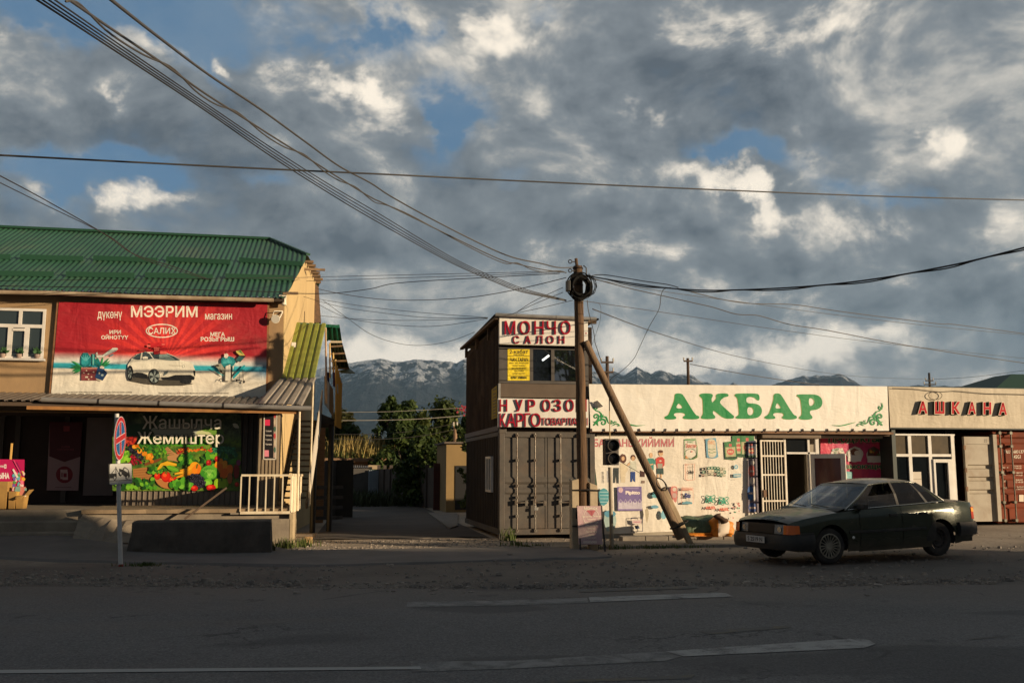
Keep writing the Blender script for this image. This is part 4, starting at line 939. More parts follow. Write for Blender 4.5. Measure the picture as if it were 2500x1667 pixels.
# ------------------------------------------------------------------ A-frame board, sacks
af = T('a_frame_sign', 'small dusty mauve pavement board with white writing at the foot of the pole', 'sign', (5.7, 20.1, 0))
AY = 19.58; mv = M('mauve_board', (.46, .29, .30), (.52, .36, .35), scale=2.2, rough=.55, dirt=(.55, .42, .40), damt=.4, bump=.3, bscale=3, bdist=.1)
cs = [onY(*zp('E2', x, y), AY) for x, y in ((135, 345), (705, 345), (700, 1255), (130, 1255))]; tilt = .10
cs = [c + Vector((0, tilt*(c.z-cs[3].z)*2.0, 0)) for c in cs]; nrm = (cs[1]-cs[0]).cross(cs[3]-cs[0]); nrm = nrm if nrm.y < 0 else -nrm; nrm.normalize()
mb = MB(); mb.prism([c - nrm*.02 for c in cs], nrm*.02, mv, back=True); mb.build('board', parent=af)
mb = MB(); c = Cv(mb, cs[0], nrm, 'E2'); wh = ink('#e8d8c8', wr=0); pk = ink('#b0595f', wr=0); pk2 = ink('#9c4a52', wr=0)
c.poly([(300, 440), (530, 440), (440, 590)], pk); c.poly([(390, 440), (460, 440), (440, 580)], pk2)
c.ring(425, 610, 190, 215, 10, wh)
for t_, x0, x1, y0, y1 in (('Мончок', 250, 580, 350, 435), ('Химчистка', 195, 435, 570, 612), ('Лазерный', 462, 660, 562, 608), ('Педикюр', 320, 530, 640, 682), ('Маникюр / Наращ', 265, 598, 716, 756), ('Бровь покраска', 280, 570, 790, 830), ('Татто био', 330, 520, 860, 898), ('Чистка лица', 295, 560, 940, 978), ('Шеллак', 360, 500, 1010, 1048), ('Кудри кудри', 315, 545, 1082, 1120), ('0505030985', 235, 555, 1175, 1235)): c.text(t_, x0, y0, x1, y1, wh, .03)
mb.build('lettering', parent=af, fixn=False)
lg = M('board_leg', (.03, .028, .028), rough=.7)
for (x, k) in ((115, 0), (690, 1)):
    a = onY(*zp('E2', x+5, 330), AY+.12); mb = MB(); mb.beam((a.x, AY+.21, a.z), (a.x, AY-.03, .0), .03, .03, lg); mb.build('leg', parent=af)
    mb = MB(); mb.beam((a.x, AY+.23, a.z-.05), (a.x, AY+.52, .0), .03, .03, lg); mb.build('leg', parent=af)

def sack(name, label, c, size, m, seed, mats2=None, rotz=0, slump=.5):
    mb = MB(); n, k = 22, 16; P = []
    for j in range(k+1):
        v = -pi/2 + pi*j/k; row = []
        for i in range(n+1):
            u = 2*pi*i/n; x, y, z = cos(v)*cos(u), cos(v)*sin(u), sin(v)
            sg = lambda q, p: (abs(q)**p)*(1 if q > 0 else -1)
            x, y, z = sg(x, .55), sg(y, .6), sg(z, .5)
            f = 1 + .30*mnoise.noise((x*1.6+seed, y*1.6, z*1.6)) + .13*mnoise.noise((x*4+seed, y*4, z*4)) + .06*mnoise.noise((x*9+seed, y*9, z*9))
            X, Y_, Z = x*size[0]*f, y*size[1]*f, (z*f+1)*size[2]; Z = max(Z, 0); Z *= 1 - slump*max(0, x*.5)
            row.append((c[0]+X*cos(rotz)-Y_*sin(rotz), c[1]+X*sin(rotz)+Y_*cos(rotz), c[2]+Z))
        P.append(row)
    mb.grid(P, m, mats2); o = mb.build(name, smooth=True, auto=60); return tag(o, label, 'sack', 'sacks piled by the shop wall')
orange = M('orange_woven_sack', (.72, .26, .02), (.62, .20, .015), scale=6, rough=.55, bump=.6, bscale=14, bdist=.03, dirt=(.2, .1, .03), damt=.35, dscale=4)
greens = M('green_plastic_sack', (.06, .12, .07), (.10, .17, .11), scale=7, rough=.4, bump=.7, bscale=9, bdist=.05, dirt=(.2, .16, .06), damt=.4, dscale=4)
pS = onZ(*zp('B3', 1740, 1245), .13)
sack('sack', 'upright orange sack with a dark open mouth beside the parked car', (pS.x+.02, pS.y+.25, .10), (.25, .24, .23), orange, 1, mats2=lambda j, i: M('sack_white_band', (.62, .52, .42), rough=.6) if i in (15, 16, 17) else orange, slump=.55)
pS = onZ(*zp('B3', 1500, 1245), .12); sack('sack', 'slumped green sack lying over the orange ground sheet', (pS.x+.03, pS.y+.35, .12), (.50, .28, .21), greens, 5, slump=-.45)
sack('sack', 'flat orange sack spread on the ground under the green one', (pS.x-.02, pS.y+.25, .09), (.58, .30, .055), orange, 9, slump=0)
mb = MB(); q = onY(*zp('B3', 1700, 1030), 21.6); R.seed(5)
def dark_rag():
    n = 14; P = []
    for j in range(9):
        v = -pi/2 + pi*j/8; P.append([(q.x + .17*cos(v)*cos(u)*(1+.5*mnoise.noise((u, v, 2))), q.y + .12*cos(v)*sin(u), q.z-.05 + (.07*sin(v)+.05*cos(u)*-1)*(1+.4*mnoise.noise((u*1.5, v*2, 7)))) for u in [2*pi*i/n for i in range(n+1)]])
    mb.grid(P, M('dark_rag', (.05, .032, .025), (.09, .05, .03), scale=9, rough=.95))
dark_rag(); tag(mb.build('rag', smooth=True), 'dark crumpled rag on top of the orange sack', 'rag')
# ------------------------------------------------------------------ left shop building
SK = .09                                            # its side wall leans a little off the street grid
def LX(y): return -1.02 + SK*(y-24.2)
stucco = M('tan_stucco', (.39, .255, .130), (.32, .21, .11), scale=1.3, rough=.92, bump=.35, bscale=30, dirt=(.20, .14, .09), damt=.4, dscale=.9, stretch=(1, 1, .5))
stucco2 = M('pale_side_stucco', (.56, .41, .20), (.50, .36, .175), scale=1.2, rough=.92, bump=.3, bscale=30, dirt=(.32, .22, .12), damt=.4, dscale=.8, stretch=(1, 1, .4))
greenroof = M('green_roof_sheet', (.034, .105, .062), (.024, .08, .046), scale=.5, rough=.45, spec=.4, dirt=(.085, .11, .075), damt=.55, dscale=1.1, stretch=(1, .25, 1))
greend = M('green_ridge_trim', (.016, .065, .036), rough=.45)
YU, ZE = 24.2, 5.86
lb = T('shop_building', 'two-storey tan stucco shop with a green ribbed metal roof on the left', 'building', (-6, YU, 0))
Lx = -16.0
# roof geometry from the surveyed corners
eR = onY(696, 729, 23.85); Xe = eR.x
hip = onY(752.5, 625, 28.0); sl = (hip.z - eR.z)/(hip.y - 23.85)
def on_roof(px, py):
    r = ray(px, py); n = Vector((0, -sl, 1)); p = Vector((0, 23.85, eR.z)); return EYE + r*((p-EYE).dot(n)/r.dot(n))
rg = on_roof(661, 587); YR = rg.y; ZR = rg.z; YBK = 32.3
pz = lambda y: eR.z + sl*(y-23.85)
mb = MB()
zb_ = lambda y: pz(y) if y <= YR else ZR - sl*(y-YR)
mb.box((Lx, YU, 3.0), (-1.04, YU+.25, ZE-.02), stucco); mb.box((Lx, YU+.25, 0), (-4.9, YU+.3, .1), stucco); mb.build('front_wall', parent=lb)
mb = MB(); ys = [24.204, hip.y, YR, min(2*YR-hip.y, 31.9), 32.0]
zt2 = [pz(24.2)-.06, hip.z-.1, hip.z-.05, zb_(min(2*YR-hip.y, 31.9))-.12 if 2*YR-hip.y > 31.9 else hip.z-.1, zb_(32.0)-.12]; print('YR', YR, 'hip', hip, 'ZR', ZR, 'Xe', Xe, 'back', zb_(32.0))
pts = [Vector((LX(24.2), 24.2, .0)), Vector((LX(ys[-1]), ys[-1], 0))] + [Vector((LX(y), y, z)) for y, z in reversed(list(zip(ys, zt2)))]
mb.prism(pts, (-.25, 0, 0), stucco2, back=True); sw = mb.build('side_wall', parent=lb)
slot = M('slot_shadow', (.05, .035, .02), rough=.9)
for px0, px1, yt, yb in ((733.5, 736.5, 681, 757), (739, 742.5, 698, 767)):
    y = onX((px0+px1)/2, 720, LX(27.2)).y; x = LX(y); z1 = onX((px0+px1)/2, yt, x).z; z0 = onX((px0+px1)/2, yb, x).z
    mb = MB(); mb.box((x-.02, y-.10, z0), (x+.006, y+.10, z1), slot); mb.build('slot_window', parent=sw)
w = MB(); y0, y1 = 25.6, 26.6; x = LX(26.1); z1 = onX(701, 784, x).z
w.hexa([(LX(y0)-.05, y0, z1-1.5), (LX(y0)+.02, y0, z1-1.5), (LX(y1)+.02, y1, z1-1.5), (LX(y1)-.05, y1, z1-1.5), (LX(y0)-.05, y0, z1), (LX(y0)+.02, y0, z1), (LX(y1)+.02, y1, z1), (LX(y1)-.05, y1, z1)], glass); wo = w.build('window', parent=sw)
w = MB(); 
for (q0, q1, a, b) in ((y0-.06, y0, z1-1.5, z1), (y1, y1+.06, z1-1.5, z1), (y0, y1, z1, z1+.06)): w.box((LX(26.1)-.03, q0, a), (LX(26.1)+.08, q1, b), wf)
w.build('frame', parent=wo)
mb = MB(); nrib = 112; us = []; per = 6
Xl = Lx
for i in range(nrib*per+1):
    x = Xl + (Xe + SK*4.2 - Xl)*i/(nrib*per); h = .018*(.5-.5*cos(2*pi*i/per))*1.6
    lim = YR
    if x > rg.x: lim = YR - (YR-hip.y)*(x-rg.x)/max(.01, hip.x-rg.x)
    y0 = 23.85
    # rake edge runs from the eave corner to the hip corner
    if x > Xe: y0 = 23.85 + (hip.y-23.85)*(x-Xe)/(hip.x-Xe)
    if y0 > lim: continue
    us.append([(x, y0 + (lim-y0)*k/3, pz(y0 + (lim-y0)*k/3) + h) for k in range(4)])
mb.grid(us, greenroof)
# hip end and back slope
mb.poly([(rg.x, YR, ZR), (hip.x, hip.y, hip.z), (hip.x+.35, min(2*YR-hip.y, 31.8), zb_(min(2*YR-hip.y, 31.8)))], greenroof)
mb.poly([(Xl, YR, ZR), (rg.x, YR, ZR), (hip.x+.35, min(2*YR-hip.y, 31.8), zb_(min(2*YR-hip.y, 31.8))), (Xe+.65, YBK, zb_(YBK)), (Xl, YBK, zb_(YBK))], greenroof)
rf = mb.build('roof', parent=lb)
mb = MB(); mb.beam((Xl, YR, ZR+.05), (rg.x, YR, ZR+.05), .16, .07, greend); mb.beam((rg.x, YR-.02, ZR+.05), (hip.x, hip.y, hip.z+.045), .14, .06, greend); mb.build('ridge_cap', parent=rf)
for row, (py, segs) in enumerate(((0, [(-25, 25), (49, 203), (228, 384), (406, 562), (584, 739)]), (1, [(-120, 131), (161, 328), (354, 519), (550, 716)]))):
    for a, b in segs:
        ya = (628 + .0125*a) if row == 0 else (669 + .0115*a); yb = (628 + .0235*b) if row == 0 else (669 + .0155*b)
        p, q = on_roof(a, ya + 6), on_roof(b, yb + 6); mb = MB(); mb.beam(p + Vector((0, -.01, .075)), q + Vector((0, -.01, .075)), .05, .13, greend); mb.build('snow_guard', parent=rf)
timb = M('old_timber', (.22, .14, .075), (.13, .085, .05), scale=5, rough=.9)
mb = MB(); mb.box((Lx, 23.9, ZE-.12), (Xe-.02, YU, ZE-.03), M('dark_soffit', (.05, .035, .025), rough=.9)); mb.build('soffit', parent=rf)
# rafter ends and boards showing under the back of the gable
for k in range(7):
    mb = MB(); y = hip.y + .25 + (31.6-hip.y)*k/7; z = min(zb_(y), hip.z) - .12; x = Xe + SK*(y-23.85)
    mb.beam((x-.55, y, z), (x+.12+R.uniform(0, .12), y, z), .09, .07, timb); mb.build('rafter', parent=rf)
for k in range(5): mb = MB(); mb.beam((Xe+.22+.02*k, hip.y+.3, hip.z-.1), (Xe+.62, YBK-.1, zb_(YBK)-.1), 0.05, .16, timb); mb.build('barge_board', parent=rf)
mb = MB(); a = onX(735, 655, hip.x); mb.beam(onY(740, 657, hip.y+.1), onY(793, 659, hip.y+.3), .07, .06, timb); mb.build('loose_board', parent=rf); mb = MB()
mb.beam(onY(690, 716, 24.0), onY(727, 716, 24.1), .07, .06, timb); mb.build('loose_board', parent=rf)
mb = MB(); bk = M('brick_gable_back', (.16, .10, .065), (.10, .07, .05), scale=9, rough=.9)
q = [onY(765, 690, 31.5), onY(778, 705, 31.5), onY(784, 790, 31.5), onY(766, 790, 31.5)]; mb.prism(q, (0, -.3, 0), bk, back=True); mb.build('back_gable', parent=lb)
mb = MB(); g0, g1, g2 = onY(0, 713, 23.78), onY(150, 716, 23.78), onY(668, 733, 23.78)
mb.tube([g0 + Vector((-6, 0, .02)), g0, g1, g1.lerp(g2, .4) + Vector((0, 0, -.02)), g2], .05, 10, M('gutter_pipe', (.48, .38, .26), (.30, .22, .14), scale=2, rough=.6))
for k in range(8): p = g1.lerp(g2, k/7.5); mb.beam(p + Vector((0, .0, .09)), p + Vector((0, .12, .0)), .02, .02, hdw)
mb.build('gutter', parent=rf)
# upstairs window
WX0, WX1 = onY(-30, 800, YU).x, onY(*zp('A1', 303, 700), YU).x; WZ1, WZ0 = onY(*zp('A1', 150, 533), YU).z, onY(*zp('A1', 150, 868), YU).z
mb = MB(); mb.box((WX0, YU-.012, WZ0), (WX1, YU+.0, WZ1), M('room_glass', (.035, .05, .055), rough=.06, spec=.8)); 
wo = mb.build('window', parent=lb)
mb = MB(); xm = onY(*zp('A1', 140, 600), YU).x; zt_ = onY(*zp('A1', 150, 650), YU).z; xs_ = [onY(*zp('A1', x, 760), YU).x for x in (68, 180)]
B = lambda a, b, c, d, pr=.05: mb.box((a, YU-pr, b), (c, YU-.013, d), wf)
B(WX0, WZ1-.06, WX1, WZ1); B(WX0, WZ0, WX1, WZ0+.05); B(WX1-.06, WZ0+.05, WX1, WZ1-.06); B(WX0, zt_-.04, WX1-.06, zt_+.04, .048); B(xm-.035, zt_+.04, xm+.035, WZ1-.06)
for x in xs_: B(x-.05, WZ0+.05, x+.05, zt_-.04)
B(xs_[0]+.05, zt_-.12, xs_[1]-.05, zt_-.06, .06); mb.build('frame', parent=wo)
mb = MB(); B(WX0-.05, WZ0-.05, WX1+.05, WZ0, .12); mb.build('sill', parent=wo)
leafm = M('house_plant', (.03, .09, .03), (.05, .13, .04), scale=20, rough=.7); potm = M('plant_pot', (.30, .22, .18), rough=.7)
for px in (8, 48, 92):
    p = onY(px, 872, YU-.02); pl = T('potted_plant', ['small leafy pot plant at the left of the upstairs window sill', 'small pot plant in the middle of the upstairs window', 'small pot plant at the right of the upstairs window'][(8, 48, 92).index(px)], 'potted plant', (p.x, YU-.08, WZ0+.0), 'pot plants on the upstairs sill')
    mb = MB(); mb.lathe([(.001, 0), (.05, 0), (.065, .10), (.001, .10)], 12, potm, c=(p.x, YU-.075, WZ0), ax=(0, 0, 1)); mb.build('pot', parent=pl)
    mb = MB()
    for k in range(26): 
        a, e = R.uniform(0, 6.28), R.uniform(.2, 1.4); d = Vector((cos(a)*cos(e), .5*sin(a)*cos(e), sin(e)))*R.uniform(.06, .15); c = Vector((p.x, YU-.075, WZ0+.12)) + d*.7; t_ = d.cross(Vector((0, 1, 0))).normalized()*.025
        mb.poly([c-d*.4, c+t_, c+d*.5, c-t_], leafm)
    mb.build('leaves', parent=pl)
# ground floor under the porch
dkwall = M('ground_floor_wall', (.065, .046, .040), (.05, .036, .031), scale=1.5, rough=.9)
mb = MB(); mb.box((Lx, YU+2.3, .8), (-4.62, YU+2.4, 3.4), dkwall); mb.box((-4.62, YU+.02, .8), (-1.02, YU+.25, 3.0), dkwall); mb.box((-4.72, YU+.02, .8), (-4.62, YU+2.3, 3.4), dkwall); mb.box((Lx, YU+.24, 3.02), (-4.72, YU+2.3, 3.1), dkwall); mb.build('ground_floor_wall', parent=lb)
clad = M('dark_ribbed_cladding', (.075, .06, .048), (.06, .048, .038), scale=2, rough=.5, dirt=(.14, .11, .08), damt=.4)
mb = MB(); corr(mb, (-4.62, YU-.0, .84), (-1.93, YU-.0, .84), (-1.93, YU-.0, 3.0), (-4.62, YU-.0, 3.0), 22, .03, M('ribbed_wall_sheet', (.20, .165, .125), (.16, .13, .10), scale=2, rough=.5), kind_='rib', nrm=(0, -1, 0)); mb.build('wall_cladding', parent=lb)
mb = MB(); corr(mb, (-1.90, YU-.12, .84), (-1.28, YU-.12, .84), (-1.28, YU-.12, 3.05), (-1.90, YU-.12, 3.05), 5, .04, clad, nrm=(0, -1, 0))
PX0, PX1 = onY(*zp('A3', 1340, 700), 23.5).x, onY(*zp('A3', 1530, 700), 23.5).x
corr(mb, (PX0, 23.5, .84), (PX1, 23.5, .84), (PX1, 23.5, 3.05), (PX0, 23.5, 3.05), 6, .03, M('tan_ribbed_post', (.30, .23, .15), (.25, .19, .125), scale=2, rough=.5), nrm=(0, -1, 0)); mb.box((PX0, 23.51, .84), (PX1, YU-.13, 3.05), clad); mb.build('entrance_post', parent=lb)
# dark doorway things in the shade
mb = MB(); 
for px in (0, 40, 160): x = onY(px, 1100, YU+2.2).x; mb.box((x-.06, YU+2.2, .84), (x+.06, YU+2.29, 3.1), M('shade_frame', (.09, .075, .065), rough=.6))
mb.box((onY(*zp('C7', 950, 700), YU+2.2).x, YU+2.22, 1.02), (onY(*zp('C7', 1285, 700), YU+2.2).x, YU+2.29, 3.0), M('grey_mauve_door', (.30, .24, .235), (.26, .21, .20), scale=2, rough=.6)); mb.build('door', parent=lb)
# porch roof
porch = M('porch_sheet', (.17, .145, .12), (.12, .10, .085), scale=3, rough=.5, metal=.2)
zg = onY(400, 992, 22.35).z
mb = MB(); corr(mb, (Lx, 22.38, zg+.10), (-.55, 22.38, zg+.06), (-.55, YU, zg+.36), (Lx, YU, zg+.40), 90, .03, porch, nrm=(0, 0, 1)); mb.box((Lx, 22.42, zg-.02), (-.6, 22.50, zg+.06), M('dark_timber', 0)); mb.box((Lx, 22.5, zg-.02), (-.6, YU, zg+.0), M('dark_soffit', 0)); pr = mb.build('porch_roof', parent=lb)
mb = MB(); a, b = onY(102, 975, 22.32), onY(760, 997, 22.32); mb.tube([a, b], .055, 12, M('grey_gutter', (.25, .24, .23), (.19, .18, .17), scale=3, rough=.45)); 
for k in (.2, .42, .66): mb.tube([a.lerp(b, k), a.lerp(b, k+.006)], .063, 12, hdw)
mb.build('gutter', parent=pr, auto=50)
mb = MB(); a, b = onY(66, 995, 22.45), onY(735, 1006, 22.45); mb.beam(a, b, .07, .075, M('orange_primer_beam', (.40, .19, .06), (.30, .14, .05), scale=5, rough=.6)); 
for k in range(9): p = a.lerp(b, (k+.5)/9); mb.beam(p + Vector((0, 0, .02)), p + Vector((0, 0, .13)), .03, .04, rust)
mb.build('porch_beam', parent=pr)
mb = MB(); p = onY(*zp('A3', 1718, 300), 22.4); mb.tube([(p.x, 22.4, .76), (p.x-.02, 22.4, zg)], .028, 10, M('cream_pipe', (.72, .62, .44), (.6, .5, .34), scale=4, rough=.5)); mb.build('porch_post', parent=pr)
# terrace and steps
conc = M('rough_concrete', (.30, .25, .185), (.23, .19, .145), scale=2.2, rough=.93, bump=.5, bscale=26, dirt=(.13, .105, .08), damt=.55, dscale=1.5)
te = T('terrace', 'cracked concrete shop terrace with steps on the left', 'terrace', (-3, 23, 0))
mb = MB(); mb.box((-4.95, 22.25, -.1), (-.64, YU+.02, .735), conc); mb.build('plinth', parent=te, bevel=.01)
mb = MB(); n = 20; P = []
for k in range(n+1):
    x = -5.0 + (4.32)*k/n; d = .05*mnoise.noise((x*2.3, 1, 1)); P.append([(x, 22.16+d, .735), (x, 22.14+d, .82 + .012*mnoise.noise((x*5, 0, 0))), (x, YU, .84)])
mb.grid(P, M('worn_slab', (.33, .24, .15), (.26, .19, .12), scale=4, rough=.95, bump=.5, bscale=30)); mb.box((-1.95, 22.12, .70), (-.62, YU, .735), conc); mb.build('slab', parent=te)
mb = MB(); mb.box((-1.5, 22.1, -.1), (-.66, 22.25, .60), conc); mb.box((-.70, 22.1, -.1), (-.6, 24.6, .72), M('lit_block_wall', (.46, .36, .22), (.40, .31, .19), scale=5, rough=.93, bump=.5, bscale=18)); mb.build('corner_wall', parent=te, bevel=.015)
for (z, y, x1) in ((.82, 22.35, -4.96), (.60, 22.0, -4.6), (.39, 21.65, -4.3)):
    mb = MB(); n = 30; P = []
    for k in range(n+1):
        x = Lx + (x1-Lx)*k/n; d = .02*mnoise.noise((x*1.8, z*9, 3)); P.append([(x, y+d, 0), (x, y+d+.01, z-.03), (x, y+.03+d, z + .01*mnoise.noise((x*3, z, 1))), (x, 26.4, z)])
    mb.grid(P, conc); mb.poly([P[-1][0], P[-1][3], (x1, 26.4, 0)], conc); mb.poly([P[-1][0], P[-1][1], P[-1][2], P[-1][3]], conc); mb.build('step', parent=te)
mb = MB(); P = []
for k in range(9):
    x = -4.95 + 1.15*k/8; P.append([(x, 21.2 - .15*k/8 + .12*mnoise.noise((k*.8, 0, 2)), .2), (x, 21.7, .34 + .36*(1-k/8)*.8 + .08*mnoise.noise((k*1.1, 1, 2))), (x, 22.1, .50 + .24*(1-k/8) + .1*mnoise.noise((k*1.3, 3, 2))), (x, 22.26, .60)])
mb.grid(P, conc); mb.build('broken_ramp', parent=te)
mb = MB(); a = onY(*zp('A3', 715, 1092), 21.9); b = onY(*zp('A3', 1080, 820), 22.1); mb.beam(a, b, .05, .04, M('dark_timber', 0)); tag(mb.build('plank'), 'dark thin plank leaning against the terrace edge below the vegetable banner', 'plank')
# concrete block at the kerb
BYb = 20.1; mb = MB(); ax, bx = onY(*zp('A3', 195, 1390), BYb).x, onY(*zp('A3', 1470, 1400), BYb).x; zt_ = onY(*zp('A3', 800, 1108), BYb).z; P = []
blk = M('dark_old_concrete', (.125, .105, .085), (.085, .073, .062), scale=3, rough=.95, bump=.6, bscale=22, dirt=(.06, .05, .042), damt=.6)
for i in range(81):
    u = i/80; x = ax + (bx-ax)*u; e = .10*max(0, 1-u*14) + .03*max(0, 1-(1-u)*16); c1 = .05*mnoise.noise((x*1.5, 0, 4)) + .05*max(0, mnoise.noise((x*3, 2, 4)))
    row = [(x, BYb+.15, -.05), (x, BYb+.03+c1, .0), (x+e*.5*(1-2*u), BYb+.02, .16), (x+e*(1-2*u), BYb, zt_*.6), (x+e*(1-2*u), BYb+.015, zt_-.03-.02*abs(c1)*4), (x+e*1.3*(1-2*u), BYb+.05, zt_+.012*mnoise.noise((x*3, 5, 5))), (x+e*1.3*(1-2*u), BYb+.55, zt_), (x, BYb+.6, 0)]
    P.append([Vector(p) + Vector((0, .028*mnoise.noise((x*5, p[2]*6, 3)) + .012*mnoise.noise((x*14, p[2]*15, 3)), 0)) for p in row])
mb.grid(P, blk); mb.poly(P[0], blk); mb.poly(P[-1], blk); tag(mb.build('concrete_block'), 'long dark chipped concrete block in front of the terrace', 'concrete block')
# white railing of the terrace
rwhite = M('cream_railing_paint', (.76, .66, .48), (.68, .57, .40), scale=5, rough=.5, dirt=(.35, .2, .1), damt=.35, dscale=5)
ra = T('railing', 'cream metal railing round the corner of the terrace', 'railing', (-1.2, 22.15, .72))
x0, x1, zt2, zb2 = onY(*zp('A3', 1203, 900), 22.12).x, onY(*zp('A3', 1638, 900), 22.12).x, 1.545, .735
mb = MB(); mb.beam((x0, 22.12, zt2), (x1, 22.12, zt2), .04, .045, rwhite); mb.beam((x0, 22.12, zb2), (x1, 22.12, zb2), .04, .06, rwhite); mb.build('rail', parent=ra)
for k in range(7):
    x = x0 + (x1-x0)*k/6; mb = MB(); mb.box((x-.014, 22.105, zb2+.03), (x+.014, 22.135, zt2-.023), rwhite); mb.build('baluster', parent=ra)
xe, ye = LX(24.4)+.62-.1, 24.55
mb = MB(); corr(mb, (x1+.015, 22.12, zb2-.02), (xe-.02, ye, zb2-.0), (xe-.02, ye, zt2), (x1+.015, 22.12, zt2+.02), 9, .02, rwhite, nrm=(1, 0, 0)); mb.beam((x1+.01, 22.12, zt2+.01), (xe, ye, zt2-.01), .05, .05, rwhite); mb.build('side_panel', parent=ra)

# ------------------------------------------------------------------ outside staircase along the side wall
st = T('outdoor_staircase', 'steep covered outdoor staircase up the side of the tan shop', 'staircase', (-.6, 25, .8))
dst = M('dark_steel_stair', (.045, .035, .028), (.03, .025, .02), scale=4, rough=.7)
S0, S1, ZS0, ZS1 = 24.3, 27.0, .86, 3.0; ns = 14
def SX(y, s): return LX(y) + .04 + s*.62
for k in range(ns):
    y = S0 + (S1-S0)*k/ns; z = ZS0 + (ZS1-ZS0)*(k+1)/ns; mb = MB(); mb.hexa([(SX(y, 0), y, z-.04), (SX(y, 1), y, z-.04), (SX(y, 1), y+.30, z-.04), (SX(y, 0), y+.30, z-.04), (SX(y, 0), y, z), (SX(y, 1), y, z), (SX(y, 1), y+.30, z), (SX(y, 0), y+.30, z)], dst); mb.build('step', parent=st)
for s in (.02, .98):
    mb = MB(); mb.beam((SX(S0, s), S0-.1, ZS0-.05), (SX(S1, s), S1, ZS1-.05), .05, .2, dst); mb.build('stringer', parent=st)
white_sheet = M('white_sheet_panel', (.66, .60, .50), (.56, .50, .42), scale=2, rough=.55, dirt=(.3, .24, .18), damt=.4)
mb = MB(); q = [(SX(S0, 1)+.03, S0-.0, .80), (SX(S0, 1)+.03, S0, 1.56), (SX(S1, 1)+.03, S1, 3.85), (SX(S1, 1)+.03, S1, 3.05)]; mb.prism([Vector(p) for p in q], (.025, 0, 0), white_sheet, back=True); mb.build('side_panel', parent=st)
cp = M('cream_pipe', 0)
mb = MB(); q = onY(762, 1000, 24.45); mb.tube([(q.x, 24.45, .8), (q.x+.01, 24.45, 4.1)], .022, 8, cp); mb.build('post', parent=st)
mb = MB(); mb.tube([onY(797, 985, 26.6), onY(795, 800, 26.6)], .025, 8, M('rusty_white_pipe', (.55, .38, .25), (.4, .25, .15), scale=6)); mb.build('post', parent=st)
# canopy sheets
ylg = M('yellow_green_sheet', (.27, .29, .045), (.20, .23, .04), scale=2.2, rough=.45, dirt=(.10, .14, .03), damt=.5, dscale=1.4)
gsh = M('bare_zinc_sheet', (.36, .32, .27), (.28, .25, .215), scale=2.5, rough=.5, metal=.15, dirt=(.2, .16, .12), damt=.4)
c1 = [onY(*p, y) for p, y in (((681, 925), 24.15), ((768, 925), 24.15), ((796, 792), 26.75), ((718, 790), 26.75))]
mb = MB(); corr(mb, *c1, 5, .045, ylg, seg=6, nrm=(0, -.6, .8)); mb.build('canopy_sheet', parent=st)
c2 = [onY(*p, y) for p, y in (((622, 986), 22.4), ((737, 990), 22.4), ((772, 921), 24.25), ((680, 922), 24.25))]
mb = MB(); corr(mb, *[p - Vector((0, 0, .03)) for p in c2], 5, .05, gsh, seg=6, nrm=(0, -.5, .86)); mb.build('canopy_sheet', parent=st)
emg = M('emerald_sheet', (.015, .14, .075), (.012, .11, .06), scale=2, rough=.4)
ug = M('canopy_underside', (.05, .075, .03), (.04, .06, .025), scale=3, rough=.6)
A4 = lambda x, y, Y: onY(*zp('A4', x, y), Y)
mb = MB(); q = [A4(595, 640, 27.05), A4(1085, 670, 27.05), A4(1085, 700, 27.05), A4(590, 672, 27.05)]; mb.prism(q, (0, -.03, 0), emg, back=True)
q = [A4(945, 690, 27.10), A4(1085, 672, 27.10), A4(1112, 850, 27.70), A4(945, 838, 27.70)]; corr(mb, q[0], q[1], q[2], q[3], 3, .03, emg, seg=2); mb.build('canopy_sheet', parent=st)
mb = MB(); q = [A4(985, 858, 27.70), A4(1112, 852, 27.70), A4(1195, 1150, 29.10), A4(1010, 1120, 29.10)]; corr(mb, q[0], q[1], q[2], q[3], 4, .03, ug, seg=3); q = [A4(1080, 1160, 29.10), A4(1195, 1142, 29.10), A4(1248, 1185, 28.10), A4(1100, 1180, 28.30)]; mb.prism(q, (0, 0, .03), ug, back=True)
mb.beam(A4(985, 848, 27.60), A4(1112, 848, 27.60), .05, .06, M('pale_batten', (.5, .42, .3)))
for y in (0, .33, .66, 1.0): mb.beam(A4(985+15*y, 900+230*y, 27.80+1.2*y), A4(1118+70*y, 890+240*y, 27.80+1.2*y), .05, .05, timb)
mb.build('canopy_sheet', parent=st)
# landing
A5 = lambda x, y, Y: onY(*zp('A5', x, y), Y)
mb = MB(); q = [A5(610, 430, 26.80), A5(735, 410, 26.80), A5(735, 385, 26.80), A5(610, 330, 26.80)]; mb.prism(q, (0, .1, 0), dst, back=True)
l0, l1 = A5(610, 425, 26.80), A5(738, 405, 26.80); mb.box((l0.x, 26.80, l1.z-.06), (l1.x, 29.30, l1.z+.06), dst); mb.build('landing', parent=st)
ybd = M('yellow_board', (.62, .36, .06), (.50, .28, .05), scale=6, rough=.55, stretch=(1, 1, .2))
gbd = M('grey_white_board', (.42, .41, .40), (.36, .35, .34), scale=3, rough=.6)
mb = MB(); q = [A5(664, 50, 26.75), A5(700, 110, 26.75), A5(702, 322, 26.75), A5(664, 270, 26.75)]; mb.prism(q, (0, -.02, 0), gbd, back=True)
q = [A5(702, 112, 26.76), A5(732, 160, 26.78), A5(738, 385, 26.78), A5(702, 325, 26.76)]; mb.prism(q, (0, -.02, 0), M('brown_board', (.20, .13, .06), (.16, .1, .05), scale=5), back=True); mb.build('front_board', parent=st)
xs_ = l1.x + .02
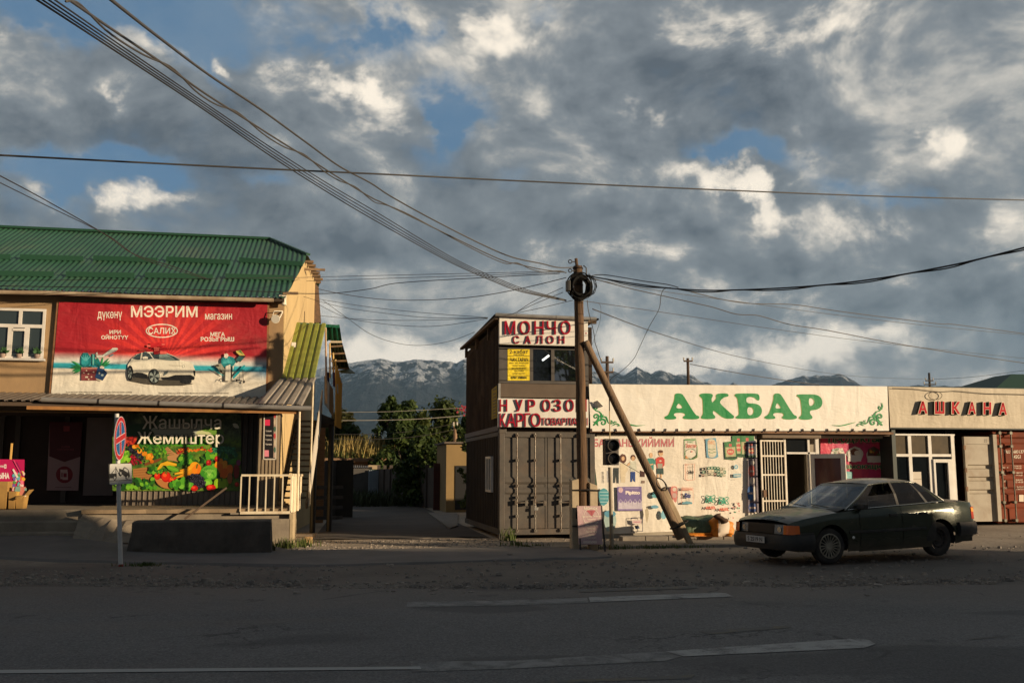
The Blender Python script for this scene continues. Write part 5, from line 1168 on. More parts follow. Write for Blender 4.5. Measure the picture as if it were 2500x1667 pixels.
for k in range(7):
    y = 26.82 + k*.34; x = xs_ + SK*(y-26.80); mb = MB(); mb.box((x, y, l1.z-.10+.0*k), (x+.03, y+.30, l1.z+1.55 - .05*k), ybd); mb.build('side_board', parent=st)
yp = M('yellow_pipe', (.66, .42, .10), (.5, .32, .08), scale=5, rough=.5)
for (x, y0, y1, Y) in ((980, 860, 1230, 26.90), (1018, 960, 1300, 27.30), (1042, 1035, 1330, 27.80), (1058, 1100, 1360, 28.30), (1075, 1150, 1390, 28.80)):
    mb = MB(); a = A4(x, y0, Y); b = A4(x+4, y1, Y); mb.tube([a, b], .022, 8, yp); mb.build('baluster', parent=st)
for (x0_, x1_, yb, Y) in ((708, 732, 1085, 27.00), (585, 605, 1010, 26.90)):
    mb = MB(); a = A5((x0_+x1_)/2, 410, Y); mb.tube([(a.x, Y, 0), (a.x, Y, a.z)], .075, 8, black); mb.build('post', parent=st)
mb = MB(); a = A5(737, 400, 27.10); b = A5(733, 560, 27.10); mb.tube([a, b], .03, 8, yp); mb.build('drain_pipe', parent=st)
mb = MB()
for (x0_, y0_, x1_, y1_, m_) in ((940, 1165, 975, 1300, '#1d2a5a'), (1010, 1165, 1035, 1330, '#5a4a7a'), (1052, 1290, 1068, 1400, '#c8c0b0')):
    q = [A4(x0_, y0_, 27.00), A4(x1_, y0_+10, 27.00), A4(x1_+4, y1_, 27.02), A4(x0_+6, y1_-12, 27.00)]; mb = MB(); mb.prism(q, (0, -.01, 0), M('cloth_'+{'1': 'navy', '5': 'violet', 'c': 'cream'}[m_[1]], m_, rough=.9), back=True)
    tag(mb.build('hanging_cloth'), {'1': 'navy blue cloth hung on the stair landing rail', '5': 'violet cloth hung on the stair landing rail', 'c': 'pale small cloth hung low on the stair landing rail'}[m_[1]], 'cloth')
# rubble under the stairs
R.seed(11)
for k in range(7):
    p = Vector((R.uniform(-1.1, -.75), 23.2 + R.uniform(0, .7), .84)); s = R.uniform(.05, .11); mb = MB(); mb.box((p.x-s, p.y-s*.6, p.z), (p.x+s, p.y+s*.6, p.z+s*.9), M('broken_brick', (.42, .26, .12), (.3, .2, .1), scale=9, rough=.95)); o = mb.build('brick', bevel=.012); tag(o, 'broken brick lying on the terrace at the foot of the stairs', 'brick', 'bricks at the foot of the stairs')
p = onZ(752, 1326, .0); mb = MB(); mb.box((p.x-.08, p.y, -.02), (p.x+.10, p.y+.14, .15), M('broken_brick', 0)); tag(mb.build('brick', bevel=.02), 'single brick on the gravel at the corner of the terrace wall', 'brick')
# lamp and camera on the front corner
wl = T('wall_lamp', 'round white floodlight on a bent bracket at the top corner of the shop front', 'lamp', (-1.3, YU, 5.3)); c = onY(*zp('A4', 402, 605), YU-.24)
mb = MB(); mb.lathe([(.001, -.06), (.06, -.05), (.10, 0), (.105, .03), (.095, .035)], 24, M('lamp_white', (.74, .68, .55), rough=.4), c=c, ax=(.15, -1, -.1)); mb.build('housing', parent=wl, smooth=True, auto=40)
mb = MB(); mb.lathe([(.001, .03), (.095, .03)], 24, M('lamp_glass', (.45, .42, .36), rough=.2), c=c, ax=(.15, -1, -.1)); mb.build('lens', parent=wl)
mb = MB(); p1 = onY(*zp('A4', 478, 520), YU-.02); p2 = onY(*zp('A4', 388, 520), YU-.22); mb.tube([p1, p2, c + Vector((-.08, .02, .05))], .012, 6, M('lamp_white', 0)); mb.tube([p1 + Vector((0, 0, -.02)), c + Vector((.1, .05, .04))], .018, 6, M('lamp_white', 0)); mb.build('bracket', parent=wl)
sc_ = T('security_camera', 'small white security camera under the roof corner', 'camera', (-1.1, YU, 5.7)); c = onY(*zp('A4', 492, 405), YU-.15)
mb = MB(); mb.box((c.x-.12, YU-.2, c.z+.02), (c.x+.06, YU-.05, c.z+.12), M('lamp_white', 0)); mb.build('bracket', parent=sc_, bevel=.01)
mb = MB(); mb.tube([c + Vector((0, 0, .04)), c + Vector((.01, -.02, -.13))], [.055, .06], 12, M('lamp_white', 0)); mb.build('housing', parent=sc_, bevel=.006)
# ------------------------------------------------------------------ alley, yard walls, trees, far poles
A6 = lambda x, y, Y: onY(*zp('A6', x, y), Y)
alley = M('alley_dirt', (.085, .068, .055), (.058, .047, .039), scale=.8, rough=.95, bump=.5, bscale=12)
mb = MB(); P = []
for i in range(30):
    y = 24.0 + i*1.1; xl = -.2 + .045*(y-24); xr = 4.1 + .02*(y-24)
    P.append([(xl + (xr-xl)*k/8, y, .012 + .02*mnoise.noise((k*.9, y*.5, 2)) + (.02 if k in (1, 7) else 0)) for k in range(9)])
mb.grid(P, alley); kind(mb.build('path', smooth=True), 'structure')
mb = MB(); q = [onZ(*zp('A6', x, y), .03) for x, y in ((740, 1210), (945, 1215), (945, 1300), (890, 1320))]; mb.prism(q, (0, 0, .03), M('alley_slab', (.21, .185, .16), (.17, .15, .13), scale=3, rough=.95)); kind(mb.build('pavement'), 'structure')
darkw = M('dark_board_fence', (.055, .042, .033), (.035, .028, .023), scale=5, rough=.9)
# dark board fence and gate on the left
def fence(name, label, a, b, z, m, n, posts=2, cat='fence'):
    t = T(name, label, cat, a); mb = MB(); a = Vector(a); b = Vector(b); u = (b-a)/n
    for k in range(n):
        p = a + u*k; q = a + u*(k+.96); h = z + R.uniform(-.03, .03); nn = Vector((-u.y, u.x, 0)).normalized()*.03
        mb.hexa([p, q, q+nn, p+nn, p+Vector((0, 0, h)), q+Vector((0, 0, h)), q+nn+Vector((0, 0, h)), p+nn+Vector((0, 0, h))], m)
    mb.build('panel', parent=t)
    for k in range(posts+1):
        p = a.lerp(b, k/posts); mb = MB(); mb.box((p.x-.05, p.y-.05, 0), (p.x+.05, p.y+.04, z+.06), m); mb.build('post', parent=t)
    return t
fence('board_fence', 'dark vertical board fence closing the yard left of the alley', (LX(31)+.15, 33.5, 0), (.72, 35.5, 0), 2.0, darkw, 16)
mb = MB(); p = A6(170, 1100, 35.0); mb.box((p.x-.28, 35.0, 0), (p.x+.30, 35.15, 2.02), M('dark_gate_leaf', (.040, .033, .022), (.03, .025, .018), scale=4, rough=.8)); tag(mb.build('gate_leaf', bevel=.01), 'dark gate leaf standing at the end of the board fence', 'gate')
# slatted lower barrier under the stairs
mb = MB()
for z in (.25, .55, .85, 1.15): mb.beam((LX(30)+.35, 29.6, z), (.62, 30.0, z), .05, .10, M('grey_slat', (.10, .09, .08), (.07, .06, .055), scale=4))
tag(mb.build('slat_barrier'), 'low slatted barrier under the stair landing', 'barrier')
# brick pier at the back of the shop
mb = MB(); a, b = A5(612, 450, 31.8), A5(662, 900, 31.8)
mt, t, bb, oc = newmat('orange_brick'); br_ = t.new('ShaderNodeTexBrick'); t.l.new(t.mapping(oc, (1, 1, 1), rot=(pi/2, 0, 0)), br_.inputs['Vector']); br_.inputs['Scale'].default_value = 4.2
br_.inputs['Color1'].default_value = (.34, .17, .075, 1); br_.inputs['Color2'].default_value = (.26, .13, .06, 1); br_.inputs['Mortar'].default_value = (.30, .24, .16, 1); br_.inputs['Mortar Size'].default_value = .012
t.put(bb.inputs['Base Color'], br_.outputs[0]); bb.inputs['Roughness'].default_value = .9
mb.box((a.x, 31.8, 0), (b.x, 32.1, a.z), mt); tag(mb.build('brick_pier', bevel=.01), 'sunlit orange brick pier behind the stairs', 'pier')
# far yard: block wall, pale gate, brick shed with grass roof, fence along the lane
blkw = M('grey_block_wall', (.11, .10, .09), (.08, .074, .068), scale=1.5, rough=.95, bump=.4)
YW = 52.0
mb = MB(); a, b = A6(150, 1000, YW), A6(338, 1000, YW); mb.box((a.x, YW, 0), (b.x, YW+.2, A6(250, 905, YW).z), blkw)
for k in range(1, 8): mb.box((a.x, YW-.006, k*.2), (b.x, YW-.001, k*.2+.015), M('mortar_line', (.09, .085, .08)))
tag(mb.build('block_wall'), 'grey concrete block wall at the end of the alley', 'wall')
mb = MB(); a, b = A6(335, 915, YW-.1), A6(402, 1020, YW-.1); corr(mb, (a.x, YW-.1, .1), (b.x, YW-.1, .1), (b.x, YW-.1, a.z), (a.x, YW-.1, a.z), 6, .04, M('pale_blue_metal', (.30, .34, .38), (.25, .29, .33), scale=3, rough=.5)); tag(mb.build('metal_gate'), 'pale blue-grey ribbed metal gate at the end of the alley', 'gate')
mb = MB(); a, b = A6(335, 882, YW+.3), A6(415, 910, YW+.3); mb.box((a.x, YW+.3, b.z), (b.x, YW+.4, a.z), M('bright_board', (.42, .32, .20), (.36, .27, .17), scale=3)); tag(mb.build('board'), 'sunlit plain board above the pale gate', 'board')
a, b = A6(405, 1000, YW), A6(800, 1100, 40.5)
fe = T('panel_fence', 'brown panel fence with posts running along the right of the alley', 'fence', (a.x, YW, 0)); fm = M('brown_panel_fence', (.095, .072, .055), (.07, .053, .042), scale=2.5, rough=.9, dirt=(.08, .065, .05), damt=.5)
p0, p1 = Vector((a.x, YW, 0)), Vector((4.85, 42.3, 0)); mb = MB(); mb.beam(p0 + Vector((0, 0, .85)), p1 + Vector((0, 0, .9)), .06, 1.75, fm); mb.build('panel', parent=fe)
for k in range(9):
    p = p0.lerp(p1, k/8); mb = MB(); mb.box((p.x-.09, p.y-.12, 0), (p.x+.07, p.y+.03, 1.92), M('dark_fence_post', (.07, .055, .045), rough=.9)); mb.build('post', parent=fe)
sh = T('brick_shed', 'long low brick shed with dry grass growing on its flat roof', 'shed', (2, 57, 0))
a, b = A6(-60, 840, 57.0), A6(490, 840, 57.0); zt_ = A6(250, 832, 57).z
mb = MB(); mb.box((a.x, 57, 0), (b.x, 61, zt_-.25), mt); mb.build('wall', parent=sh)
mb = MB(); mb.box((a.x-.2, 56.7, zt_-.25), (b.x+.25, 61.3, zt_-.02), M('clay_roof_edge', (.26, .15, .08), (.20, .12, .07), scale=3, rough=.95, bump=.6, bscale=8)); mb.build('roof', parent=sh, bevel=.05)
mb = MB(); corr(mb, (A6(195, 905, 53.5).x, 53.5, A6(195, 905, 53.5).z), (A6(335, 912, 53.5).x, 53.5, A6(335, 905, 53.5).z), (A6(335, 895, 56).x, 56, A6(335, 893, 56).z), (A6(195, 888, 56).x, 56, A6(195, 888, 56).z), 10, .06, M('asbestos_sheet', (.30, .29, .28), (.22, .21, .2), scale=3)); mb.build('lean_to_roof', parent=sh)
def blades(mb, n, xf, yf, zf, h, m, w=.02, lean=.35):
    for i in range(n):
        x, y = xf(), yf(); z = zf(x, y); a = R.uniform(0, 6.28); hh = h*R.uniform(.5, 1.2); lx, ly = cos(a)*lean*hh, sin(a)*lean*hh; wx, wy = -sin(a)*w, cos(a)*w
        mb.add([(x-wx, y-wy, z), (x+wx, y+wy, z), (x+lx*.4+wx*.6, y+ly*.4+wy*.6, z+hh*.6), (x+lx*.4-wx*.6, y+ly*.4-wy*.6, z+hh*.6), (x+lx, y+ly, z+hh)], [(0, 1, 2, 3), (3, 2, 4)], m)
dryg = M('dry_grass', (.42, .30, .10), (.30, .24, .08), scale=1.5, rough=.9); grg = M('green_weed', (.065, .10, .02), (.10, .12, .03), scale=2, rough=.9)
mb = MB(); xa, xb = A6(130, 800, 58).x, A6(500, 800, 58).x
blades(mb, 900, lambda: min(xb, R.gauss((xa+xb)/2-.3, (xb-xa)*.27)), lambda: R.uniform(57, 60.5), lambda x, y: zt_-.05, 1.25, dryg, .03); blades(mb, 700, lambda: R.uniform(xa-.6, xb), lambda: R.uniform(56.9, 60.5), lambda x, y: zt_-.05, .55, grg, .03)
kind(tag(mb.build('dry_grass'), 'tall dry yellow grass growing on the brick shed roof', 'grass'), 'stuff')
# tan kiosk behind the container
ki = T('kiosk', 'small plain tan rendered outbuilding with a dark doorway behind the container', 'outbuilding', (4.9, 39, 0)); tan = M('tan_render', (.30, .20, .085), (.26, .175, .075), scale=1.5, rough=.9, bump=.1)
ka = A6(868, 735, 38.9); mb = MB(); zt_ = ka.z
mb.box((ka.x, 38.9, 0), (ka.x+3, 42.2, zt_), tan); mb.build('wall', parent=ki)
mb = MB(); mb.box((ka.x-.1, 38.75, zt_), (ka.x+3.1, 42.4, zt_+.07), M('kiosk_roof', (.14, .11, .09), rough=.9)); mb.build('roof', parent=ki)
mb = MB(); d0, d1 = A6(928, 1000, 38.88).x, A6(1004, 1000, 38.88).x; mb.box((d0, 38.87, .1), (d1, 38.9, A6(960, 886, 38.88).z), black); mb.build('door', parent=ki)
mb = MB(); a = A6(780, 1000, 41); mb.box((a.x, 41, 0), (a.x+.45, 41.1, 1.95), M('dark_red_gate', (.09, .025, .02), (.06, .02, .018), scale=3)); tag(mb.build('gate_leaf'), 'dark red gate leaf beside the tan outbuilding', 'gate')

# trees
bark = M('tree_bark', (.07, .05, .035), (.045, .034, .026), scale=6, rough=.95)
def leafmat(name, a, b_):
    m, t, b, oc = newmat(name); b.inputs['Roughness'].default_value = .65; b.inputs['Specular IOR Level'].default_value = .25
    oi = t.new('ShaderNodeNewGeometry'); c = t.mix(oi.outputs['Random Per Island'], col(a), col(b_)); c = t.mix(t.ramp(t.noise(oc, .9, 3), .35, .65), c, col(a)); t.put(b.inputs['Base Color'], c)
    tr = t.new('ShaderNodeBsdfTranslucent'); t.put(tr.inputs['Color'], c); mx = t.new('ShaderNodeMixShader'); mx.inputs[0].default_value = .3
    t.l.new(b.outputs[0], mx.inputs[1]); t.l.new(tr.outputs[0], mx.inputs[2]); t.l.new(mx.outputs[0], m.node_tree.nodes['Material Output'].inputs[0]); return m
poplar = leafmat('poplar_leaf', (.024, .046, .010), (.10, .14, .03)); walnut = leafmat('broad_leaf', (.035, .055, .012), (.15, .165, .035)); oliveL = leafmat('olive_leaf', (.06, .065, .018), (.13, .115, .03))
def tree(name, label, x, y, H, w, m, base=.2, n=2600, leaf=.17, seed=1, shape='oval', group=None):
    rr = random.Random(seed); t = T(name, label, 'tree', (x, y, 0), group); mb = MB(); pts = [(x + .15*rr.uniform(-1, 1)*k/5, y, H*.8*k/5) for k in range(6)]
    mb.tube(pts, [.16*H/6*(1-.16*k) for k in range(6)], 8, bark); clumps = []
    for k in range(46):
        u = rr.random()**.8; z = H*(base + (1-base)*u)
        prof = {'oval': sin(pi*min(1, .12+.88*u))**.6, 'cone': (1-u)**.75*1.1+.05, 'broad': max(.1, 1-(2*u-.75)**2)}[shape]
        a = rr.uniform(0, 2*pi); r = w/2*prof*rr.uniform(.25, 1.0); c = Vector((x + r*cos(a), y + r*sin(a), z)); clumps.append((c, rr.uniform(.28, .6)*w/4))
        if k < 14: mb.tube([(x, y, z*.55), Vector((x, y, z*.62)).lerp(c, .55), c], [.05*H/6, .03*H/6, .01], 5, bark)
    mb.build('trunk', parent=t); mb = MB()
    for i in range(n):
        c, q = clumps[rr.randrange(len(clumps))]; d = Vector((rr.gauss(0, 1), rr.gauss(0, 1), rr.gauss(0, .85))); d = d.normalized()*q*(rr.random()**.4)*1.15; p = c + d
        s = leaf*rr.choice((.45, .7, .9, 1.25))*rr.uniform(.8, 1.15); nn = (d.normalized() + Vector((rr.gauss(0, .6), rr.gauss(0, .6), rr.gauss(0, .6)+.3))).normalized(); uu = nn.orthogonal().normalized(); vv = nn.cross(uu); a = rr.uniform(0, 6.28); u2 = uu*cos(a)+vv*sin(a); v2 = nn.cross(u2)
        mb.add([p-u2*s, p-v2*s*.55+nn*s*.1, p+u2*s, p+v2*s*.55+nn*s*.1], [(0, 1, 2, 3)], m)
    o = mb.build('crown', parent=t, fixn=False); return t
def tpx(x, ytop, Y): p = A6(x, ytop, Y); return p.x, p.z
G_ = 'trees beyond the alley'
for (px, pyt, Y, w, m, nm, lab, base, n, lf, sd, sh_) in (
    (495, 440, 60, 2.6, poplar, 'poplar_tree', 'tallest dark green tree at the left of the clump beyond the alley', .12, 3400, .17, 3, 'oval'),
    (610, 470, 61, 2.4, poplar, 'poplar_tree', 'slightly shorter pointed tree in the middle of the clump beyond the alley', .12, 3200, .17, 5, 'oval'),
    (555, 590, 57, 4.0, poplar, 'broadleaf_tree', 'low dark bushy tree under the two pointed trees beyond the alley', .02, 3600, .18, 8, 'broad'),
    (700, 540, 58, 3.2, walnut, 'broadleaf_tree', 'dark rounded tree between the pointed trees and the broad sunlit crown', .08, 3000, .18, 9, 'broad'),
    (690, 640, 45, 3.0, poplar, 'broadleaf_tree', 'low dark tree hanging over the alley fence in front of the clump', .06, 3000, .15, 12, 'broad'),
    (860, 500, 62, 6.0, walnut, 'broadleaf_tree', 'broad sunlit tree crown behind the tan outbuilding', .1, 5200, .2, 14, 'broad'),
    (775, 640, 47, 1.7, walnut, 'broadleaf_tree', 'narrow sunlit tree beside the tan outbuilding', .12, 2000, .13, 17, 'oval'),
    (150, 560, 66, 5.0, oliveL, 'broadleaf_tree', 'olive green tree behind the shed, nearest the stairs', .1, 3600, .19, 21, 'broad'),
    (215, 640, 62, 3.6, poplar, 'broadleaf_tree', 'dark round tree behind the shed', .05, 2800, .18, 22, 'broad'),
    (40, 640, 64, 3.5, walnut, 'broadleaf_tree', 'green tree partly hidden by the stair landing', .05, 2200, .18, 23, 'broad'),
    (1005, 560, 47, 1.6, poplar, 'broadleaf_tree', 'dark narrow tree close behind the container stack', .1, 1600, .14, 25, 'oval'),
    (1030, 560, 36, 1.2, walnut, 'shrub', 'tall shrub against the back corner of the container', .05, 1100, .11, 26, 'oval'),
    (300, 690, 72, 2.2, oliveL, 'broadleaf_tree', 'small pale yellowish tree in the gap behind the shed', .1, 1300, .17, 27, 'broad')):
    x, z = tpx(px, pyt, Y); tree(nm, lab, x, Y, z, w, m, base, n, lf, sd, sh_, G_)
tree('broadleaf_tree', 'tall loose tree across the road, behind the camera', 15.5, -13, 12.5, 6.5, poplar, .2, 1500, .24, 33, 'oval')
mb = MB(); p = A6(990, 497, 45)
for k in range(26): 
    d = Vector((R.gauss(0, .16), R.gauss(0, .1), R.gauss(0, .13))); q = p + d; s = .06; mb.add([q+Vector((-s, 0, 0)), q+Vector((0, -.02, -s)), q+Vector((s, 0, 0)), q+Vector((0, .02, s))], [(0, 1, 2, 3)], M('red_blossom', (.28, .03, .05), rough=.8))
kind(tag(mb.build('blossom'), 'dark red blossom beside the upper container corner', 'blossom'), 'stuff')
mb = MB(); blades(mb, 1500, lambda: R.uniform(.4, 5.0), lambda: R.uniform(45, 51.5), lambda x, y: 0, .7, M('dark_weed', (.03, .045, .015), (.05, .06, .02), scale=1, rough=.9), .03, .5); kind(tag(mb.build('undergrowth'), 'dark weeds at the end of the alley', 'weeds'), 'stuff')
# weeds by the kerb, walls and posts
mb = MB()
for (cx, cy, r, n, h) in ((-.75, 21.7, .25, 130, .22), (-.35, 22.0, .2, 90, .2), (-1.0, 20.6, .12, 50, .25), (-3.05, 18.2, .35, 110, .07), (4.25, 21.4, .3, 70, .13), (4.5, 20.6, .35, 80, .12), (4.35, 22.9, .15, 60, .3), (6.2, 20.15, .3, 90, .10), (7.0, 20.12, .6, 150, .09), (7.9, 20.2, .4, 80, .07), (5.9, 20.3, .3, 70, .1)):
    blades(mb, n, lambda: R.gauss(cx, r*.6), lambda: R.gauss(cy, .09), lambda x, y: gz(x, y), h, grg, .012, .5)
kind(tag(mb.build('weeds'), 'small green weeds along the kerb, walls and posts', 'weeds'), 'stuff')
# far poles
def far_pole(name, label, z, x, yt, Y, arms, wood_, H=None):
    p = onY(*zp(z, x, yt), Y); t = T(name, label, 'utility pole', (p.x, Y, 0), 'far utility poles'); mb = MB(); mb.tube([(p.x, Y, 0), (p.x, Y, p.z)], [.15, .10], 8, wood_); mb.build('shaft', parent=t)
    for (x0, x1, ya) in arms:
        a, b = onY(*zp(z, x0, ya), Y-.12), onY(*zp(z, x1, ya), Y-.12); mb = MB(); mb.beam(a, b, .09, .10, wood_)
        for q in (a, b): mb.tube([q + Vector((0, 0, .05)), q + Vector((0, 0, .25))], .05, 6, M('insulator', (.55, .5, .42), rough=.3))
        mb.build('crossarm', parent=t)
fw = M('far_pole_wood', (.10, .06, .04), (.07, .045, .03), scale=2, rough=.9)
far_pole('utility_pole', 'distant pole with two crossarms seen beside the slanting prop', 'B2', 477, 845, 55, ((432, 524, 892), (432, 524, 966)), fw)
far_pole('utility_pole', 'distant single-arm pole rising behind the middle of the white fascia', 'C6', 628, 660, 62, ((608, 652, 675),), fw)
far_pole('utility_pole', 'distant pole top with insulators behind the join of the two fascias', 'C6', 1865, 735, 80, ((1848, 1886, 775), (1840, 1900, 795)), M('far_pole_dark', (.04, .035, .03)))
far_pole('utility_pole', 'thin distant pole standing among the trees above the tan outbuilding', 'A6', 928, 590, 52, ((916, 940, 620),), M('far_pole_pale', (.26, .16, .09)))
gh = T('house', 'distant house whose green roof shows above the canteen at the far right', 'house', (50, 62, 0)); a = onY(2425, 949, 62); b = onY(2560, 915, 62)
mb = MB(); mb.box((a.x+.8, 62.4, 0), (b.x+14, 70, a.z-.05), M('house_plaster', 0)); mb.build('wall', parent=gh)
mb = MB(); zz = a.z; mb.hexa([(a.x, 62, zz-.1), (b.x+15, 62, zz-.1), (b.x+15, 71, zz-.1), (a.x, 71, zz-.1), (a.x+4.4, 65.5, zz+1.5), (b.x+15, 65.5, zz+1.5), (b.x+15, 67.5, zz+1.5), (a.x+4.4, 67.5, zz+1.5)], M('far_green_roof', (.02, .06, .035), rough=.6)); mb.build('roof', parent=gh)

# ------------------------------------------------------------------ overhead wires (each its own)
wireb = M('black_wire', (.018, .016, .015), rough=.5); wireg = M('grey_wire', (.06, .055, .05), rough=.5)
def wire(label, pts, r=.010, m=None, group='overhead wires', twist=0):
    """pts: (zoom, x, y, depth Y)"""
    P = [onY(*zp(z, x, y), Y) for z, x, y, Y in pts]; Q = []
    n = len(P)
    for i in range(n-1):
        p0, p1, p2, p3 = P[max(i-1, 0)], P[i], P[i+1], P[min(i+2, n-1)]
        for k in range(8):
            t = k/8; Q.append(.5*((2*p1) + (p2-p0)*t + (2*p0-5*p1+4*p2-p3)*t*t + (3*p1-p0-3*p2+p3)*t**3))
    Q.append(P[-1]); mb = MB(); mb.tube(Q, r, 6, m or wireb)
    if twist:
        Q2 = [q + Vector((0, .02*cos(i*.9), -.02 + .035*sin(i*.45)*twist)) for i, q in enumerate(Q)]; mb.tube(Q2, r*.8, 6, m or wireb)
    return tag(mb.build('overhead_wire', smooth=True), label, 'wire', group)
# thick bundles from upper left, coming over the road towards the pole
wire('thick twisted cable from the upper left corner to the pole top, tied at intervals', [('C3', 300, -12, 6.5), ('C3', 484, 115, 7.6), ('C3', 754, 297, 9.0), ('C3', 937, 427, 10.0), ('C3', 1107, 535, 11.1), ('C3', 1294, 654, 12.4), ('C3', 1446, 747, 13.6), ('C3', 1580, 832, 14.7), ('C3', 1706, 908, 15.9), ('C3', 1812, 958, 16.8), ('C5', 1580, 207, 18.2), ('C5', 1780, 268, 18.8), ('C5', 1960, 308, 19.3), ('C5', 2140, 330, 19.8)], .011, wireg, twist=1)
wire('thick cable above the tied one, sweeping from the top edge to the pole top', [('C3', 495, -12, 6.5), ('C3', 720, 165, 8.2), ('C3', 960, 345, 10), ('C3', 1200, 505, 11.8), ('C3', 1400, 650, 13.4), ('C3', 1560, 765, 14.8), ('C3', 1700, 840, 15.8), ('C3', 1800, 905, 16.7), ('C3', 1990, 1010, 17.8), ('C5', 1500, 118, 18.5), ('C5', 1730, 214, 19.0), ('C5', 1950, 262, 19.5), ('C5', 2080, 292, 19.8), ('C5', 2215, 290, 20)], .013, wireg)
for k, (o, lab) in enumerate(((0, 'lowest of the four thin wires crossing the sky from the upper left'), (16, 'second lowest of the four thin wires crossing the sky from the upper left'), (34, 'third of the four thin wires crossing the sky from the upper left'), (52, 'highest of the four thin wires crossing the sky from the upper left'))):
    s_ = (1 - k*.08)
    wire(lab, [('C3', 150+o*1.6, -12, 7.5), ('C3', 560+o*.5, 255-o*.45, 9.5), ('C3', 930+o*.3, 500-o*.45, 11.6), ('C3', 1240+o*.4, 715-o*.5, 13.6), ('C3', 1480+o*.6, 868-o*.4, 15.2), ('C3', 1700+o*.7, 1000-o*.4, 16.6), ('C5', 1230+o*1.0, 240-o*.3, 18.0), ('C5', 1600+o*.9, 405-o*.3, 19.0), ('C5', 1800+o*.8, 478-o*.3, 19.4), ('C5', 2140, 548-o*.15, 19.9)], .0075 if k else .009, wireb)
wire('long nearly level dark wire crossing the whole sky', [('C3', -30, 712, 12.5), ('C3', 600, 745, 13.2), ('C3', 1200, 775, 13.8), ('C3', 1800, 803, 14.4), ('C4', 0, 830, 15.1), ('C4', 1000, 875, 16.1), ('C4', 1700, 902, 16.9), ('C4', 2400, 921, 17.7)], .013, wireb)
wire('upper of two thin wires passing over the green roof at the left edge', [('C3', -30, 792, 14), ('C3', 200, 915, 16.5), ('C3', 480, 1075, 19), ('A1', 900, 165, 21.2), ('A1', 1180, 255, 22.6), ('A1', 1400, 335, 23.4)], .009, wireb)
wire('lower of two thin wires passing over the green roof at the left edge', [('C3', -30, 825, 14), ('C3', 200, 938, 16.5), ('C3', 500, 1085, 19), ('A1', 940, 190, 21.2), ('A1', 1240, 290, 22.6), ('A1', 1400, 340, 23.4)], .007, wireb)
for i, (lab, pts) in enumerate((
    ('top thin wire from the pole towards the shop gable', [('C5', 2120, 322, 20), ('C5', 1500, 335, 22), ('C5', 800, 351, 25), ('C5', 180, 366, 27), ('A1', 1900, 325, 23.6), ('A1', 0, 345, 23.2)]),
    ('second thin wire from the pole towards the shop gable', [('C5', 2110, 328, 20), ('C5', 1500, 352, 22), ('C5', 800, 374, 25), ('C5', 150, 396, 27)]),
    ('sagging wire from the pole to the roof edge of the shop', [('C5', 2090, 338, 20), ('C5', 1500, 370, 21.5), ('C5', 860, 410, 23), ('C5', 640, 455, 23.5), ('C5', 350, 489, 23.7), ('C5', 60, 490, 23.8), ('A1', 1850, 420, 23.6), ('A1', 900, 395, 23.4), ('A1', 0, 380, 23.2)]),
    ('deep sagging wire from the coil to the shop gable', [('C5', 2140, 370, 20), ('C5', 1760, 460, 21), ('C5', 1400, 520, 22.5), ('C5', 1000, 542, 24.5), ('C5', 700, 533, 26), ('C5', 420, 494, 27.5), ('C5', 235, 455, 28.5)]),
    ('thin wire from the salon roof to the shop wall, topmost', [('C5', 1540, 675, 24.5), ('C5', 1000, 634, 25.5), ('C5', 600, 590, 26.5), ('C5', 250, 535, 28)]),
    ('thin wire from the salon roof to the shop wall, second', [('C5', 1540, 677, 24.6), ('C5', 1100, 676, 25.4), ('C5', 700, 635, 26.4), ('C5', 400, 590, 27), ('C5', 130, 515, 28)]),
    ('thin wire from the salon roof to the shop wall, nearly level', [('C5', 1540, 680, 24.7), ('C5', 1000, 696, 25.4), ('C5', 600, 690, 26.4), ('C5', 250, 660, 28)]),
    ('thin wire from the salon roof to the shop wall, lowest of four', [('C5', 1535, 685, 24.8), ('C5', 1200, 735, 25.4), ('C5', 950, 741, 26.0), ('C5', 650, 712, 27), ('C5', 440, 670, 27.5), ('C5', 235, 570, 28.2)]),
    ('long slack loop of wire hanging over the alley in front of the mountains', [('C5', 1440, 785, 26), ('C5', 1250, 855, 26.2), ('C5', 1020, 888, 26.5), ('C5', 820, 865, 27), ('C5', 640, 800, 27.5), ('C5', 480, 690, 28), ('C5', 280, 545, 28.5)]),
    ('wire dropping steeply from the coil to the salon roof', [('C5', 2115, 445, 20), ('C5', 1900, 545, 21.8), ('C5', 1750, 640, 23.3)]),
    ('second wire dropping from the coil to the salon roof', [('C5', 2115, 482, 20), ('C5', 1900, 570, 22), ('C5', 1690, 665, 23.4)]),
    ('wire from the pole below the coil to the salon gutter', [('C5', 2190, 543, 20), ('C5', 1950, 600, 21.8), ('C5', 1760, 640, 23.3)]))):
    wire(lab, pts, .0065 if i not in (2, 3) else .009, wireb)
wire('thick black cable sagging from the pole to the right edge of the view', [('C6', 100, 236, 19.9), ('C6', 300, 270, 19), ('C6', 500, 298, 18.2), ('C6', 700, 312, 17.5), ('C6', 900, 310, 16.8), ('C6', 1160, 298, 16), ('C6', 1400, 278, 15.2), ('C6', 1650, 245, 14.6), ('C6', 1900, 200, 14), ('C6', 2100, 158, 13.6), ('C6', 2360, 92, 13)], .015, wireb, twist=.5)
